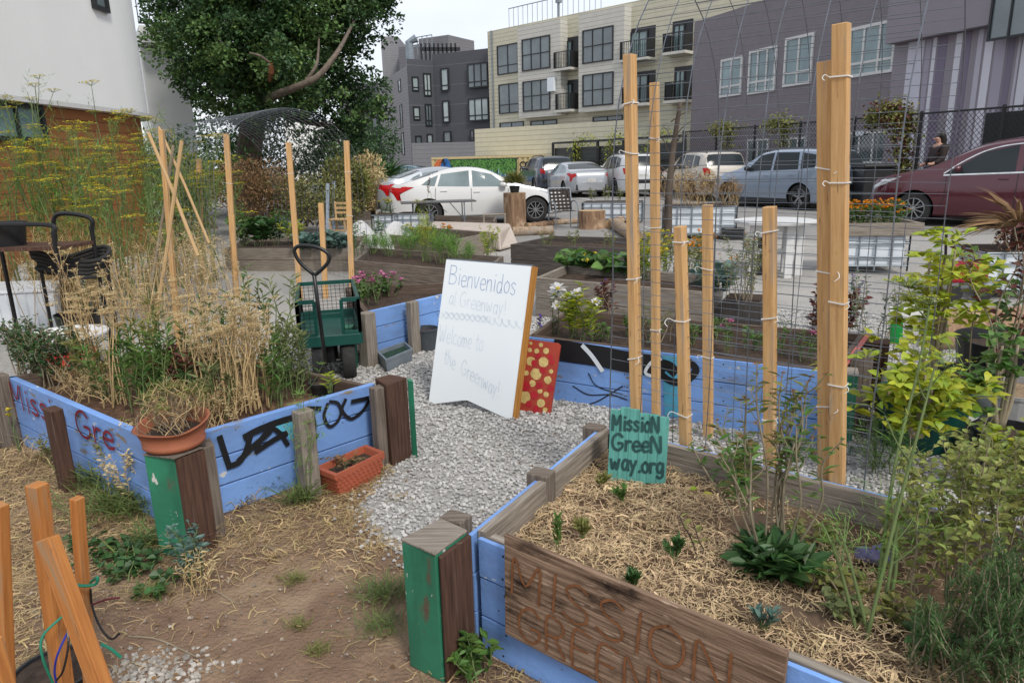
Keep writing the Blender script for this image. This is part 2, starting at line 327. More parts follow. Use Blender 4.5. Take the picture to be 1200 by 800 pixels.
M['dry_b']=mat('brown dry leaf',(.28,.17,.08),(.17,.1,.05),rough=.85,island=.35,trans=.2)
M['fl_y']=mat('yellow flower',(.68,.55,.03),(.5,.42,.03),rough=.6,island=.2,trans=.3)
M['fl_o']=mat('orange flower',(.85,.33,.01),rough=.6,trans=.3)
M['fl_w']=mat('white petal',(.85,.84,.82),rough=.6,trans=.3)
M['fl_p']=mat('pink petal',(.65,.22,.4),rough=.6,trans=.3)
M['fl_v']=mat('purple petal',(.12,.05,.35),rough=.6,trans=.2)
M['skin']=mat('skin',(.5,.28,.2),rough=.6); M['hair']=mat('dark hair',(.015,.01,.008),rough=.5); M['jacket']=mat('brown jacket',(.035,.022,.02),rough=.8)
# ================================================================ GROUND
def sheet(name,pts,z,m,org=(0,0,0)):
    mb=MB(); mb.add([(p[0],p[1],z) for p in pts],[tuple(range(len(pts)))]); return struct(mb.build(name,m,org=org))
M['dirt']=mat('trodden dirt',(.24,.155,.1),(.16,.1,.065),scale=9,rough=1,bump=1,bscale=60,c3=(.3,.21,.135),s3=2.6,t3=.5,detail=14)
M['gravel']=mat('crushed gravel',(.47,.46,.44),(.25,.24,.225),scale=45,rough=.95,bump=1,bscale=45,detail=3,c3=(.56,.545,.52),s3=30,t3=.52)
M['gravel_far']=mat('fine gravel',(.4,.385,.36),(.24,.23,.215),scale=38,rough=.95,bump=.6,detail=6,c3=(.4,.38,.35),s3=.5,t3=.52)
M['asphalt']=mat('old pavement',(.28,.27,.255),(.21,.2,.19),scale=1.2,rough=.9,bump=.1,detail=10,c3=(.22,.21,.2),s3=.25,t3=.58)
sheet('ground',[(-300,-60,0),(300,-60,0),(300,500,0),(-300,500,0)],0,M['dirt'])
GP=[G(480,657),G(452,640),G(425,612),G(418,598),G(432,580),G(455,556),G(430,500),G(200,500),G(-250,450),V(-16,13.5,0),V(22,13.5,0),G(1500,600),G(1500,760),G(900,800)]
sheet('gravel_path',GP,.006,M['gravel_far'])
sheet('parking_lot',[(-40,13.5),(60,13.5),(60,60),(-40,60)],.01,M['asphalt'])
# painted parking lines
mb=MB()
for k in range(7):
    a=G(700+k*55,236-k*.3)+V(0,0,.014); b=a+V(-.19*4.6,.98*4.6,0); a.z=b.z=.014; q=V(.05,.01,0)
    mb.add([a-q,a+q,b+q,b-q],[(0,1,2,3)])
mb.mi=0; struct(mb.build('parking_lines',M['white'],org=(0,0,0)))
# ================================================================ FACADES
class Plane:
    def __init__(s,A,az,off=0):
        s.u=V(math.sin(az),math.cos(az),0); s.n=V(s.u.y,-s.u.x,0)
        if s.n.dot(V(A[0],A[1],0))>0: s.n=-s.n
        s.A=V(A[0],A[1],0)+s.n*off
    def hit(s,px,py):
        r=ray(px,py); o=V(0,0,CH); t=(s.A-o).dot(s.n)/r.dot(s.n); p=o+r*t; return ((p-s.A).dot(s.u),p.z)
    def rect(s,x0,y0,x1,y1):
        yc=(y0+y1)/2; xc=(x0+x1)/2; a=s.hit(x0,yc)[0]; b=s.hit(x1,yc)[0]; z1=s.hit(xc,y0)[1]; z0=s.hit(xc,y1)[1]
        return min(a,b),max(a,b),z0,z1
    def P(s,u,z,d=0): p=s.A+s.u*u+s.n*d; return V(p.x,p.y,z)
    def box(s,mb,u0,u1,z0,z1,d0,d1):
        c=[s.P(u,z,d) for d in (d0,d1) for (u,z) in ((u0,z0),(u1,z0),(u1,z1),(u0,z1))]
        mb.add(c,[(3,2,1,0),(4,5,6,7),(0,1,5,4),(1,2,6,5),(2,3,7,6),(3,0,4,7)]); return mb
def fpoly(mb,pl,pts,d0,d1):   # pts (u,z) polygon extruded
    n=len(pts); vs=[pl.P(u,z,d0) for u,z in pts]+[pl.P(u,z,d1) for u,z in pts]
    mb.add(vs,[tuple(range(n-1,-1,-1)),tuple(range(n,2*n))]+[(i,(i+1)%n,n+(i+1)%n,n+i) for i in range(n)])
M['glass']=mat('window glass',(.16,.2,.21),(.07,.09,.1),scale=.35,rough=.06,spec=1)
M['glass_l']=mat('curtained glass',(.42,.48,.48),(.2,.25,.26),scale=.5,rough=.08,spec=1)
M['glass_t']=mat('teal glass',(.2,.3,.31),(.08,.13,.14),scale=.5,rough=.08,spec=1)
M['frame_k']=mat('black frame',(.02,.022,.025),rough=.4)
M['stucco']=mat('white stucco',(.80,.81,.79),(.76,.77,.75),scale=.8,rough=.9,bump=.2,bscale=60)
M['cream']=siding('cream lap siding',(.60,.57,.44),per=.26,line=.13,k=.55)
M['cream2']=siding('pale grey lap siding',(.60,.585,.53),per=.26,line=.13,k=.58)
M['gsid']=siding('grey lap siding',(.25,.25,.265),per=.24,line=.12,k=.6)
M['gsid2']=siding('mid grey siding',(.19,.19,.205),per=.3,line=.1,k=.6)
M['char']=siding('charcoal panels',(.075,.078,.09),per=1.45,line=.025,k=1.7)
M['purple']=siding('purple grey siding',(.225,.2,.22),per=.2,line=.06,k=.93)
M['purple2']=mat('purple grey stucco',(.265,.24,.27),(.255,.23,.26),scale=2,rough=.85)
M['brown_sid']=siding('brown wood siding',(.33,.13,.045),per=.16,line=.09,k=.4)
def window(pl,rc,parent,d=0.0,cols=1,rows=1,fm=None,gm=None,fw=.07,low=None,label=None):
    u0,u1,z0,z1=rc; mb=MB(); fm=fm or M['frame_k']; gm=gm or M['glass']
    pl.box(mb,u0,u1,z0,z0+fw,d,d+.07); pl.box(mb,u0,u1,z1-fw,z1,d,d+.07)
    pl.box(mb,u0,u0+fw,z0+fw,z1-fw,d,d+.07); pl.box(mb,u1-fw,u1,z0+fw,z1-fw,d,d+.07)
    for i in range(1,cols): u=u0+(u1-u0)*i/cols; pl.box(mb,u-fw*.4,u+fw*.4,z0+fw,z1-fw,d+.012,d+.06)
    zs=[z0+(z1-z0)*j/rows for j in range(1,rows)] if low is None else [z0+(z1-z0)*low]
    for z in zs: pl.box(mb,u0+fw,u1-fw,z-fw*.4,z+fw*.4,d+.013,d+.058)
    f=mb.build('window',fm,parent,label=label); g=MB(); pl.box(g,u0+fw*.5,u1-fw*.5,z0+fw*.5,z1-fw*.5,d+.005,d+.02); g.build('pane',gm,f); return f
def railing(pl,u0,u1,z0,z1,d,parent,m,step=.14,name='railing',ret=0):
    mb=MB(); pl.box(mb,u0,u1,z1-.05,z1,d,d+.05); pl.box(mb,u0,u1,z0,z0+.04,d,d+.05)
    n=max(1,int((u1-u0)/step))
    for i in range(n+1):
        u=u0+(u1-u0-.03)*i/n; pl.box(mb,u,u+.025,z0+.04,z1-.05,d+.01,d+.035)
    if ret:
        for u in (u0,u1-.04): pl.box(mb,u,u+.04,z0,z1,d-ret,d-.001)
    return mb.build(name,m,parent)
# ---- purple building
pp=Plane((14.2,25.8),R(-19.6))
T=thing('purple_building','long purple grey building with white framed windows and a striped right end','building',pp.P(0,0))
u810=pp.hit(811,100)[0]; uc=pp.hit(1050,60)[0]; zt0=pp.hit(812,27)[1]; zt1=zt0+.0
mb=MB(); pp.box(mb,uc+.0,u810,0,zt0,-3,0) if uc<u810 else pp.box(mb,u810,uc,0,zt0,-3,0); mb.build('wall',M['purple'],T)
if uc<u810: ur=uc-14
sgn=1 if uc>u810 else -1
mb=MB(); a,b=sorted((uc,uc+sgn*16)); zs=pp.hit(1055,52)[1]
pp.box(mb,a,b,zs,zt0+5,-4,.55); mb.build('upper_volume',M['purple2'],T)
mb=MB(); pp.box(mb,a,b,0,zs-.01,-4,.1); mb.build('striped_wall',M['purple2'],T)
stripes=[(1058,1076,(.55,.54,.62)),(1078,1084,(.34,.31,.38)),(1086,1090,(.6,.6,.66)),(1092,1102,(.19,.16,.22)),(1112,1119,(.6,.6,.66)),(1121,1129,(.19,.16,.22)),(1137,1143,(.45,.43,.5)),(1146,1155,(.62,.61,.68)),(1158,1170,(.36,.33,.4)),(1172,1180,(.19,.165,.22)),(1184,1187,(.45,.43,.5)),(1189,1199,(.6,.6,.66)),(1203,1214,(.36,.33,.4)),(1218,1230,(.6,.6,.66))]
ps=Plane(pp.P(0,0,.1),R(-19.6))
for i,(x0,x1,c) in enumerate(stripes):
    r=ps.rect(x0,90,x1,150); mb=MB(); ps.box(mb,r[0],r[1],.05,zs-.02,0,.012+.0*i); mb.build('stripe',mat('stripe paint',c,tuple(v*.97 for v in c),rough=.8),T)
r=ps.rect(1154,130,1235,170); mb=MB(); ps.box(mb,r[0],r[1],.0,r[3],.015,.03); mb.build('garage_opening',M['black'],T)
pu=Plane(pp.P(0,0,.55),R(-19.6)); r=pu.rect(1163,-30,1240,42); window(pu,r,T,cols=3,rows=1,gm=M['glass'])
for (x0,y0,x1,y1,cn) in ((845,68,870,113,2),(878,57,910,109,3),(920,42,953,100,2),(995,28,1050,88,3)):
    r=pp.rect(x0,y0,x1,y1); window(pp,r,T,cols=cn,low=.27,fm=M['white'],gm=M['glass_t'],fw=.11)
for (x0,y0,x1,y1,cn) in ((876,163,901,192,2),(916,161,945,190,3),(992,154,1040,192,3)):
    r=pp.rect(x0,y0,x1,y1); window(pp,r,T,cols=cn,rows=1,fm=M['white'],gm=M['glass'],fw=.09)
mb=MB(); r=pp.rect(1004,153,1015,159); pp.box(mb,r[0],r[1],r[2],r[3],.12,.15); mb.build('wall_sign',M['tote'],T)
# ---- cream building
cp=Plane((5.3*1.08,44*1.08),R(-44.6))
T=thing('cream_building','cream three storey apartment block with bays, balconies and a roof railing','building',cp.P(0,0))
a0=cp.hit(573,100)[0]; a1=cp.hit(915,60)[0]; lo,hi=min(a0,a1),max(a0,a1); zc=cp.hit(573,37)[1]
print('cream',lo,hi,zc, [cp.hit(x,y)[1] for x,y in ((573,37),(690,17),(800,3))])
mb=MB(); cp.box(mb,lo,hi,0,zc,-9,0); mb.build('wall',M['cream'],T)
def bayf(x0,x1,ytop,ybot,d,m):
    q=Plane(cp.P(0,0,d),R(-44.6)); u0,u1=sorted((q.hit(x0,(ytop+ybot)/2)[0],q.hit(x1,(ytop+ybot)/2)[0])); z0=q.hit((x0+x1)/2,ybot)[1]; z1=q.hit((x0+x1)/2,ytop)[1]
    mb=MB(); cp.box(mb,u0,u1,z0,min(z1,zc-.15),.002,d); mb.build('bay',m,T); return q
q=bayf(607,657,27,137,.7,M['cream2'])
for (x0,y0,x1,y1) in ((612,44,645,82),(613,94,645,130)): window(q,q.rect(x0,y0,x1,y1),T,cols=3,rows=2,gm=M['glass'])
q=bayf(678,731,12,130,.7,M['cream2'])
for (x0,y0,x1,y1) in ((683,33,719,73),(683,86,719,124)): window(q,q.rect(x0,y0,x1,y1),T,cols=3,rows=2,gm=M['glass'])
for (x0,y0,x1,y1) in ((583,52,608,87),(585,98,609,133)): window(cp,cp.rect(x0,y0,x1,y1),T,cols=2,low=.3,gm=M['glass'])
for (x0,y0,x1,y1) in ((660,44,678,81),(662,94,678,129),(738,32,768,70),(740,84,768,122),(788,24,812,62),(790,78,812,118)):
    r=cp.rect(x0,y0,x1,y1); mb=MB(); cp.box(mb,r[0],r[1],r[2],r[3],.003,.02); mb.build('recess',M['frame_k'],T)
    window(cp,(r[0]+.5,r[1]-.1,r[2],r[3]-.2),T,d=.025,cols=2,gm=M['glass_t'])
    mb=MB(); cp.box(mb,r[0]-.1,r[1]+.1,r[2]-.15,r[2],.003,.95); bb=mb.build('balcony',M['cream2'],T); railing(cp,r[0]-.05,r[1]+.05,r[2],r[2]+1.0,.88,bb,M['frame_k'],ret=.8)
for (x0,y0,x1,y1) in ((586,143,614,150),(622,141,653,147),(695,136,730,142)):
    r=cp.rect(x0,y0,x1,y1); window(cp,r,T,cols=2,fw=.06)
r=cp.rect(592,20,700,3); 
railing(cp,cp.hit(592,30)[0] if True else 0,cp.hit(700,15)[0],zc+.02,zc+1.3,-.4,T,M['zinc'],step=.45) if cp.hit(592,30)[0]<cp.hit(700,15)[0] else railing(cp,cp.hit(700,15)[0],cp.hit(592,30)[0],zc+.02,zc+1.3,-.4,T,M['zinc'],step=.45)
mb=MB(); p=cp.P(cp.hit(643,20)[0],zc,-1); mb.tube([p,p+V(0,0,2.6)],.07,8); mb.tube([p+V(0,0,1.1),p+V(0,0,2.5)],.22,8); mb.build('antenna',M['zinc'],T)
mb=MB(); p=cp.P(cp.hit(577,60)[0],1,.08); p2=V(p.x,p.y,zc); mb.tube([p,p2],.06,6); mb.build('downpipe',M['zinc'],T)
mb=MB(); r=cp.rect(653,92,660,108); cp.box(mb,r[0],r[1],r[2],r[3],.75,1.0); mb.build('meter_box',M['tote'],T)
# parapet wall in front
w1=Plane(D(557,152,44)[:2],math.atan2((D(731,139,37.5)-D(557,152,44)).x,(D(731,139,37.5)-D(557,152,44)).y))
def lowwall(name,pl,x0,x1,yt,m,label,th=.4,lift=0):
    u0=pl.hit(x0,180)[0]; u1=pl.hit(x1,180)[0]; u0,u1=sorted((u0,u1)); z=pl.hit((x0+x1)/2,yt)[1]; mb=MB(); pl.box(mb,u0,u1,0,z,-th,0)
    o=mb.build(name,m,label=label); o['category']='wall'; return pl,u0,u1,z
lowwall('cream_wall',w1,557,742,146,M['cream'],'low cream sided wall running in front of the cream apartment block')
w2=Plane(D(483,172,52)[:2],R(82)); lowwall('grey_wall',w2,483,557,167,M['gsid2'],'low grey sided wall in front of the charcoal building')
# ---- grey/charcoal building
A575=D(575,100,55.5); A508=D(508,100,58.5); A478=D(478,100,57.2); A443=D(443,100,70)
def azp(a,b): return math.atan2(b.x-a.x,b.y-a.y)
T=thing('charcoal_building','charcoal and grey panelled apartment block with narrow windows beside the cream one','building',V(A508.x,A508.y,0))
d1=Plane(A508,azp(A508,A575)); d2=Plane(A508,azp(A508,A478)); g1=Plane(A478,azp(A478,A443))
zD=d1.hit(540,60)[1]; zD2=d2.hit(493,70)[1]
back=V(1,14,0)
def wallpoly(A,B,z,m,name,th=6.0,parent=T):
    mb=MB(); n=V(A.x,A.y,0).normalized()*th; mb.prism([V(A.x,A.y,0),V(B.x,B.y,0),V(B.x,B.y,0)+n,V(A.x,A.y,0)+n],0,z); return mb.build(name,m,parent)
wallpoly(A508,A575+V(.6,0,0),zD,M['char'],'front_wall'); wallpoly(A478,A508-V(.01,0,0),zD2,M['char'],'corner_wall'); 
zG=g1.hit(478,76)[1]; wallpoly(A443,A478-V(.01,0,0),zG,M['gsid'],'side_wall',th=8)
for pl,ls in ((d1,[(517,80,526,107,1),(548,74,572,103,3),(519,118,527,144,1),(549,115,573,142,3),(520,154,529,170,1),(551,152,556,165,1)]),(d2,[(482.5,90,490.5,107,1),(496,86,505,113,2),(484,125,492,141,1),(498,122,506,148,2),(486.5,159,494,171,1),(500,157,507,171,1)])):
    for (x0,y0,x1,y1,cn) in ls: window(pl,pl.rect(x0,y0,x1,y1),T,cols=cn,low=.25,gm=random.choice([M['glass_l'],M['glass']]),fw=.1)
for (x0,y0,x1,y1) in ((467,93,470,108),(469.5,122,472,150),(471,155,474,182)): window(g1,g1.rect(x0,y0,x1,y1),T,gm=M['glass_l'],fw=.08)
# rear tower block and roof things
B1=D(447,60,80); B2=D(516,60,80); zz=D(480,47,80).z; mb=MB(); mb.prism([V(B1.x,B1.y,0),V(D(467,60,80).x,80,0),V(D(467,60,80).x,88,0),V(B1.x,88,0)],0,D(455,43,80).z); mb.build('stair_tower',M['gsid'],T)
B3=D(467,60,78); B4=D(491,60,78); B5=D(525,60,78); B6=D(556,60,78)
mb=MB(); mb.prism([B3,D(491,60,76),B4+V(0,8,0),B3+V(0,8,0)],0,D(478,54,77).z); mb.prism([D(491.2,60,76),D(526,60,74),D(556,60,78),D(491.2,60,86)],0,D(525,45,76).z); mb.build('rear_block',M['gsid2'],T)
mb=MB(); p=D(481,76,64); mb.tube([V(p.x,64,D(0,76,64).z-1),V(p.x,64,D(481,50,64).z),D(488,45,64)],.35,8); mb.build('vent_duct',M['zinc'],T)
mb=MB()
for k in range(9):
    p=D(494+k*5,66,70); mb.box((p.x,70,p.z),.18,.18,2.2); mb.box((p.x+.2,70,p.z+.6),.5,.3,.3)
a=D(492,58,70.3); b=D(538,58,70.3); mb.beam(a,b,.1,.1); mb.build('roof_frame',M['frame_k'],T)
mb=MB(); a=D(483,45,74); b=D(506,41,74)
for dz in (0,.8): mb.beam(a-V(0,0,dz),b-V(0,0,dz),.08,.08)
for k in range(5): p=a.lerp(b,k/4); mb.beam(p-V(0,0,1.6),p,.08,.08)
mb.build('railing',M['zinc'],T)
# far dark house left behind the tree
T=thing('dark_house','dark grey house seen behind the tree at its lower right','building',D(438,190,74)*1); T.location.z=0; ORG[T.name]=Vector(T.location)
hl=Plane(D(440,150,74)[:2],R(85)); mb=MB(); hl.box(mb,hl.hit(400,150)[0],hl.hit(447,150)[0],0,hl.hit(440,98)[1],-6,0); mb.build('wall',M['char'],T)
window(hl,hl.rect(436,166,443,174),T,gm=M['glass_l']); window(hl,hl.rect(434,138,442,150),T)
mb=MB(); hl.box(mb,hl.hit(330,150)[0],hl.hit(399,150)[0],0,hl.hit(360,140)[1],-5,-1); mb.build('side_wing',M['stucco'],T)
# ---- mural container
c0=D(506,196,41.5); c1=D(632,196,39.5)
cpn=Plane(c0[:2],azp(c0,c1)); T=thing('shipping_container','cream corrugated shipping container painted with a green and blue forest mural','container',V(c0.x,c0.y,0))
ua,ub=0,(c1-c0).length; zc_=cpn.hit(565,183)[1]
mb=MB(); n=int(ub/.28)
for i in range(n):
    u=ub*i/n; w_=ub/n; cpn.box(mb,u,u+w_*.55,0.15,zc_-.12,-2.4,0); cpn.box(mb,u+w_*.55,u+w_,0.15,zc_-.12,-2.4,-.05)
cpn.box(mb,0,ub,zc_-.12,zc_,-2.4,.02); cpn.box(mb,0,ub,0,.15,-2.4,.02); mb.build('body',mat('container cream',(.6,.48,.25),rough=.6),T)
# mural: a forest of thin strokes, blue below
gm=[mat('mural green',(.02,.09,.03),(.01,.04,.015),scale=9),mat('mural bright green',(.12,.3,.06),rough=.6),mat('mural blue',(.03,.16,.42),(.02,.08,.25),scale=5),mat('mural pale',(.4,.6,.7),rough=.6),mat('mural orange',(.6,.16,.05),rough=.6)]
mb=MB(); um0=cpn.hit(528,196)[0]; um1=cpn.hit(606,196)[0]; zb0=.25; zm=.25+(zc_-.4)*.42; zt=zc_-.14
N_=int((um1-um0)/.12)
for i in range(N_):
    u=um0+(um1-um0)*i/N_; w_=(um1-um0)/N_; h=zm+random.uniform(-.25,.25)
    mb.mi=0; cpn.box(mb,u,u+w_,h,zt,.005,.02); mb.mi=2; cpn.box(mb,u,u+w_,zb0,h-.002,.005,.02)
    if random.random()<.6:
        mb.mi=3; cpn.box(mb,u+w_*.2,u+w_*.6,h-.5*random.random()-.2,h+.25,.021,.024)
for i in range(700):
    u=random.uniform(um0,um1-.1); z=zm+(zt-zm)*random.random()**.8; mb.mi=1; l=random.uniform(.05,.16); d=.026+.00002*i
    if z-l>zm-.1: mb.add([cpn.P(u,z,d),cpn.P(u+.05,z-l*.6,d),cpn.P(u+.02,z-l,d),cpn.P(u-.03,z-l*.5,d)],[(0,1,2,3)])
mb.build('mural',gm,T)
mb=MB()
def pxs(pl,pts,d): return [pl.P(*pl.hit(x,y),d) for x,y in pts]
mb.mi=0; mb.ribbon(crv(pxs(cpn,[(510,205),(512,194),(516,190),(519,198),(517,206)],.03)),.28,cpn.n); mb.mi=1; mb.ribbon(crv(pxs(cpn,[(519,203),(520,193),(523,189),(526,197),(527,206)],.035)),.32,cpn.n); mb.mi=2
mb.ribbon(crv(pxs(cpn,[(518,191),(520,187),(521,193)],.04)),.1,cpn.n); mb.build('graffiti_figures',[gm[4],gm[2],M['black']],T)
mb=MB()
for k in range(5): 
    cx,cy=613+k%3*6,193+k//3*6; mb.ribbon([cpn.P(*cpn.hit(cx+3.5*math.cos(t*.6),cy+3.2*math.sin(t*.6)),.01) for t in range(11)],.07,cpn.n)
mb.build('graffiti_tag',M['black'],T)
# ---- white rounded building at left, wood base
wa=D(-260,97,7.4); wb=D(150,130,13.9); wc=D(192,140,16.8)
dirw=(wb-wa); dirw.z=0; dirw.normalize(); zW=D(0,98,9.1).z; print('zW',zW,D(190,140,16.5).z)
path=[V(wa.x,wa.y,0),V(wb.x,wb.y,0)]
# rounded corner turning right-to-back
cen=V(wb.x,wb.y,0)+V(-dirw.y,dirw.x,0)*3.2
for k in range(1,13):
    a=math.atan2(wb.y-cen.y,wb.x-cen.x)+R(11*k); path.append(cen+V(math.cos(a),math.sin(a),0)*3.2)
T=thing('white_building','white rounded stucco building on a brown wood sided ground floor','building',V(wa.x,wa.y,0))
def wallpath(P,z0,z1,m,name,off=0,sm=True):
    mb=MB(); k=len(P); Q=[]
    for i in range(k):
        d=(P[min(i+1,k-1)]-P[max(i-1,0)]).normalized(); Q.append(P[i]+V(d.y,-d.x,0)*off)
    vs=[(p.x,p.y,z0) for p in Q]+[(p.x,p.y,z1) for p in Q]; mb.add(vs,[(i,i+1,k+i+1,k+i) for i in range(k-1)]); 
    I=[p+V(-dirw.y,dirw.x,0)*1.2 for p in Q]; 
    mb.add([(p.x,p.y,z0) for p in Q]+[(p.x,p.y,z0) for p in I],[(i+1,i,k+i,k+i+1) for i in range(k-1)])
    return mb.build(name,m,T,smooth=sm)
nrm_s=V(dirw.y,-dirw.x,0)
wallpath(path,zW,zW+9,M['stucco'],'upper_wall',0)
wallpath(path,zW-.05,zW+.02,M['white'],'trim',.04); wallpath(path,0,zW-.05,M['brown_sid'],'lower_wall',-.15)
bp_=Plane(path[0]-nrm_s*.15,math.atan2(dirw.x,dirw.y)); r=bp_.rect(-60,118,48,165); window(bp_,r,T,cols=3,gm=M['glass_t'],fm=M['frame_k'],d=0.01)
bu=Plane(path[0],math.atan2(dirw.x,dirw.y)); r=bu.rect(105,-25,122,12); window(bu,r,T,gm=M['glass'],fm=M['frame_k'],d=.0)
# balcony house behind it
T=thing('balcony_house','pale house with a black railed balcony between white building and tree','building',V(*D(205,120,23)[:2],0))
hp=Plane(D(205,100,23)[:2],R(60)); u0=hp.hit(170,100)[0]; u1=hp.hit(222,100)[0]; mb=MB(); hp.box(mb,u0,u1,0,hp.hit(200,58)[1],-3,0); mb.build('wall',M['stucco'],T)
mb=MB(); z=hp.hit(200,56)[1]; hp.box(mb,u0,u1-.25,z,z+.45,-3,.8); b_=mb.build('balcony_slab',M['stucco'],T); railing(hp,u0,u1-.3,z+.5,z+1.7,.7,T,M['frame_k'],step=.14)

# ================================================================ RAISED BEDS
def inward(P,d):          # inset a convex quad
    c=sum(P,Vector())/len(P); out=[]
    n=len(P)
    for i in range(n):
        a=(P[i]-P[i-1]).normalized(); b=(P[(i+1)%n]-P[i]).normalized(); q=V(-a.y,a.x,0)+V(-b.y,b.x,0); q.normalize()
        if q.dot(c-P[i])<0: q=-q
        out.append(P[i]+q*d*1.35)
    return out
def soil(P,z,parent,m=None,name='soil',amp=.03,n=26):
    m=m or M['soil']; mb=MB(); vs=[]; fs=[]
    for i in range(n+1):
        for j in range(n+1):
            u,v=i/n,j/n; p=P[0].lerp(P[1],u).lerp(P[3].lerp(P[2],u),v); e=min(u,1-u,v,1-v)*6; e=min(1,e)
            vs.append((p.x,p.y,z+amp*e*(math.sin(u*9+v*5)*math.cos(v*11-u*4))+random.uniform(-.5,.5)*amp*.4))
    for i in range(n):
        for j in range(n): fs.append((i*(n+1)+j,(i+1)*(n+1)+j,(i+1)*(n+1)+j+1,i*(n+1)+j+1))
    mb.add(vs,fs); return mb.build(name,m,parent,smooth=True)
def bed(P,h,name,label,group,m_out=None,m_in=None,rows=2,th=.04,z0=0.0,soilz=None,skip=(),sides=None,soilm=None,inner=False):
    """P: 4 corners (top outside), planks stacked per side"""
    P=[V(p.x,p.y,0) for p in P]; T=thing(name,label,'planter bed',P[0],group)
    n=len(P); c=sum(P,Vector())/n
    for i in range(n):
        if i in skip: continue
        a=P[i]; b=P[(i+1)%n]; d=(b-a).normalized(); q=V(-d.y,d.x,0)
        if q.dot(c-a)<0: q=-q
        mo=m_out if not sides or i not in sides else sides[i]
        for r in range(rows):
            z=z0+(h-z0)*(r+.5)/rows; hh=(h-z0)/rows-.006; jit=random.uniform(-.004,.004)
            to=.016 if inner else th
            mb=MB(); o=q*(to/2+jit); aa=a+o+(d*th if i%2 else d*0); bb=b+o-(d*th if i%2 else d*0)
            mb.beam(aa+V(0,0,z),bb+V(0,0,z),to,hh)
            if mo is M['blue']:
                mb.mi=1; Lb=(bb-aa).length
                for u in (.06,.09,Lb*.36,Lb*.37,Lb*.68,Lb-.1):
                    for dz in (-.3,.3):
                        cc=aa+d*(u+random.uniform(-.01,.01))-q*(to/2+.0015)+V(0,0,z+hh*dz); mb.add([cc+d*(.0045*math.cos(t))+V(0,0,.0045*math.sin(t)) for t in [k*math.pi/4 for k in range(8)]],[tuple(range(8))])
            mb.build('plank',[mo,M['rubber']],T,bevel=.002)
            if inner:
                mb=MB(); lt=.03
                mb.beam(aa+d*.03+q*(to/2+lt/2+.003)+V(0,0,z+.004),bb-d*.03+q*(to/2+lt/2+.003)+V(0,0,z+.004),lt,hh); mb.build('liner',m_in,T)
    Q=inward(P,th*.8); soil(Q,soilz if soilz is not None else h-.09,T,soilm); return T,P,Q
def posts(T,specs):
    for (pts,z0,z1,m) in specs:
        mb=MB(); mb.prism([V(p.x,p.y,0) for p in pts],z0,z1); mb.build('post',m,T,bevel=.006)
def sq(c,d,w=.09,t=.09):      # square post plan at c with side dir d
    d=V(d.x,d.y,0).normalized(); q=V(-d.y,d.x,0); return [c-d*w/2-q*t/2,c+d*w/2-q*t/2,c+d*w/2+q*t/2,c-d*w/2+q*t/2]
def grow_stroke_pts(letter): return LET[letter]
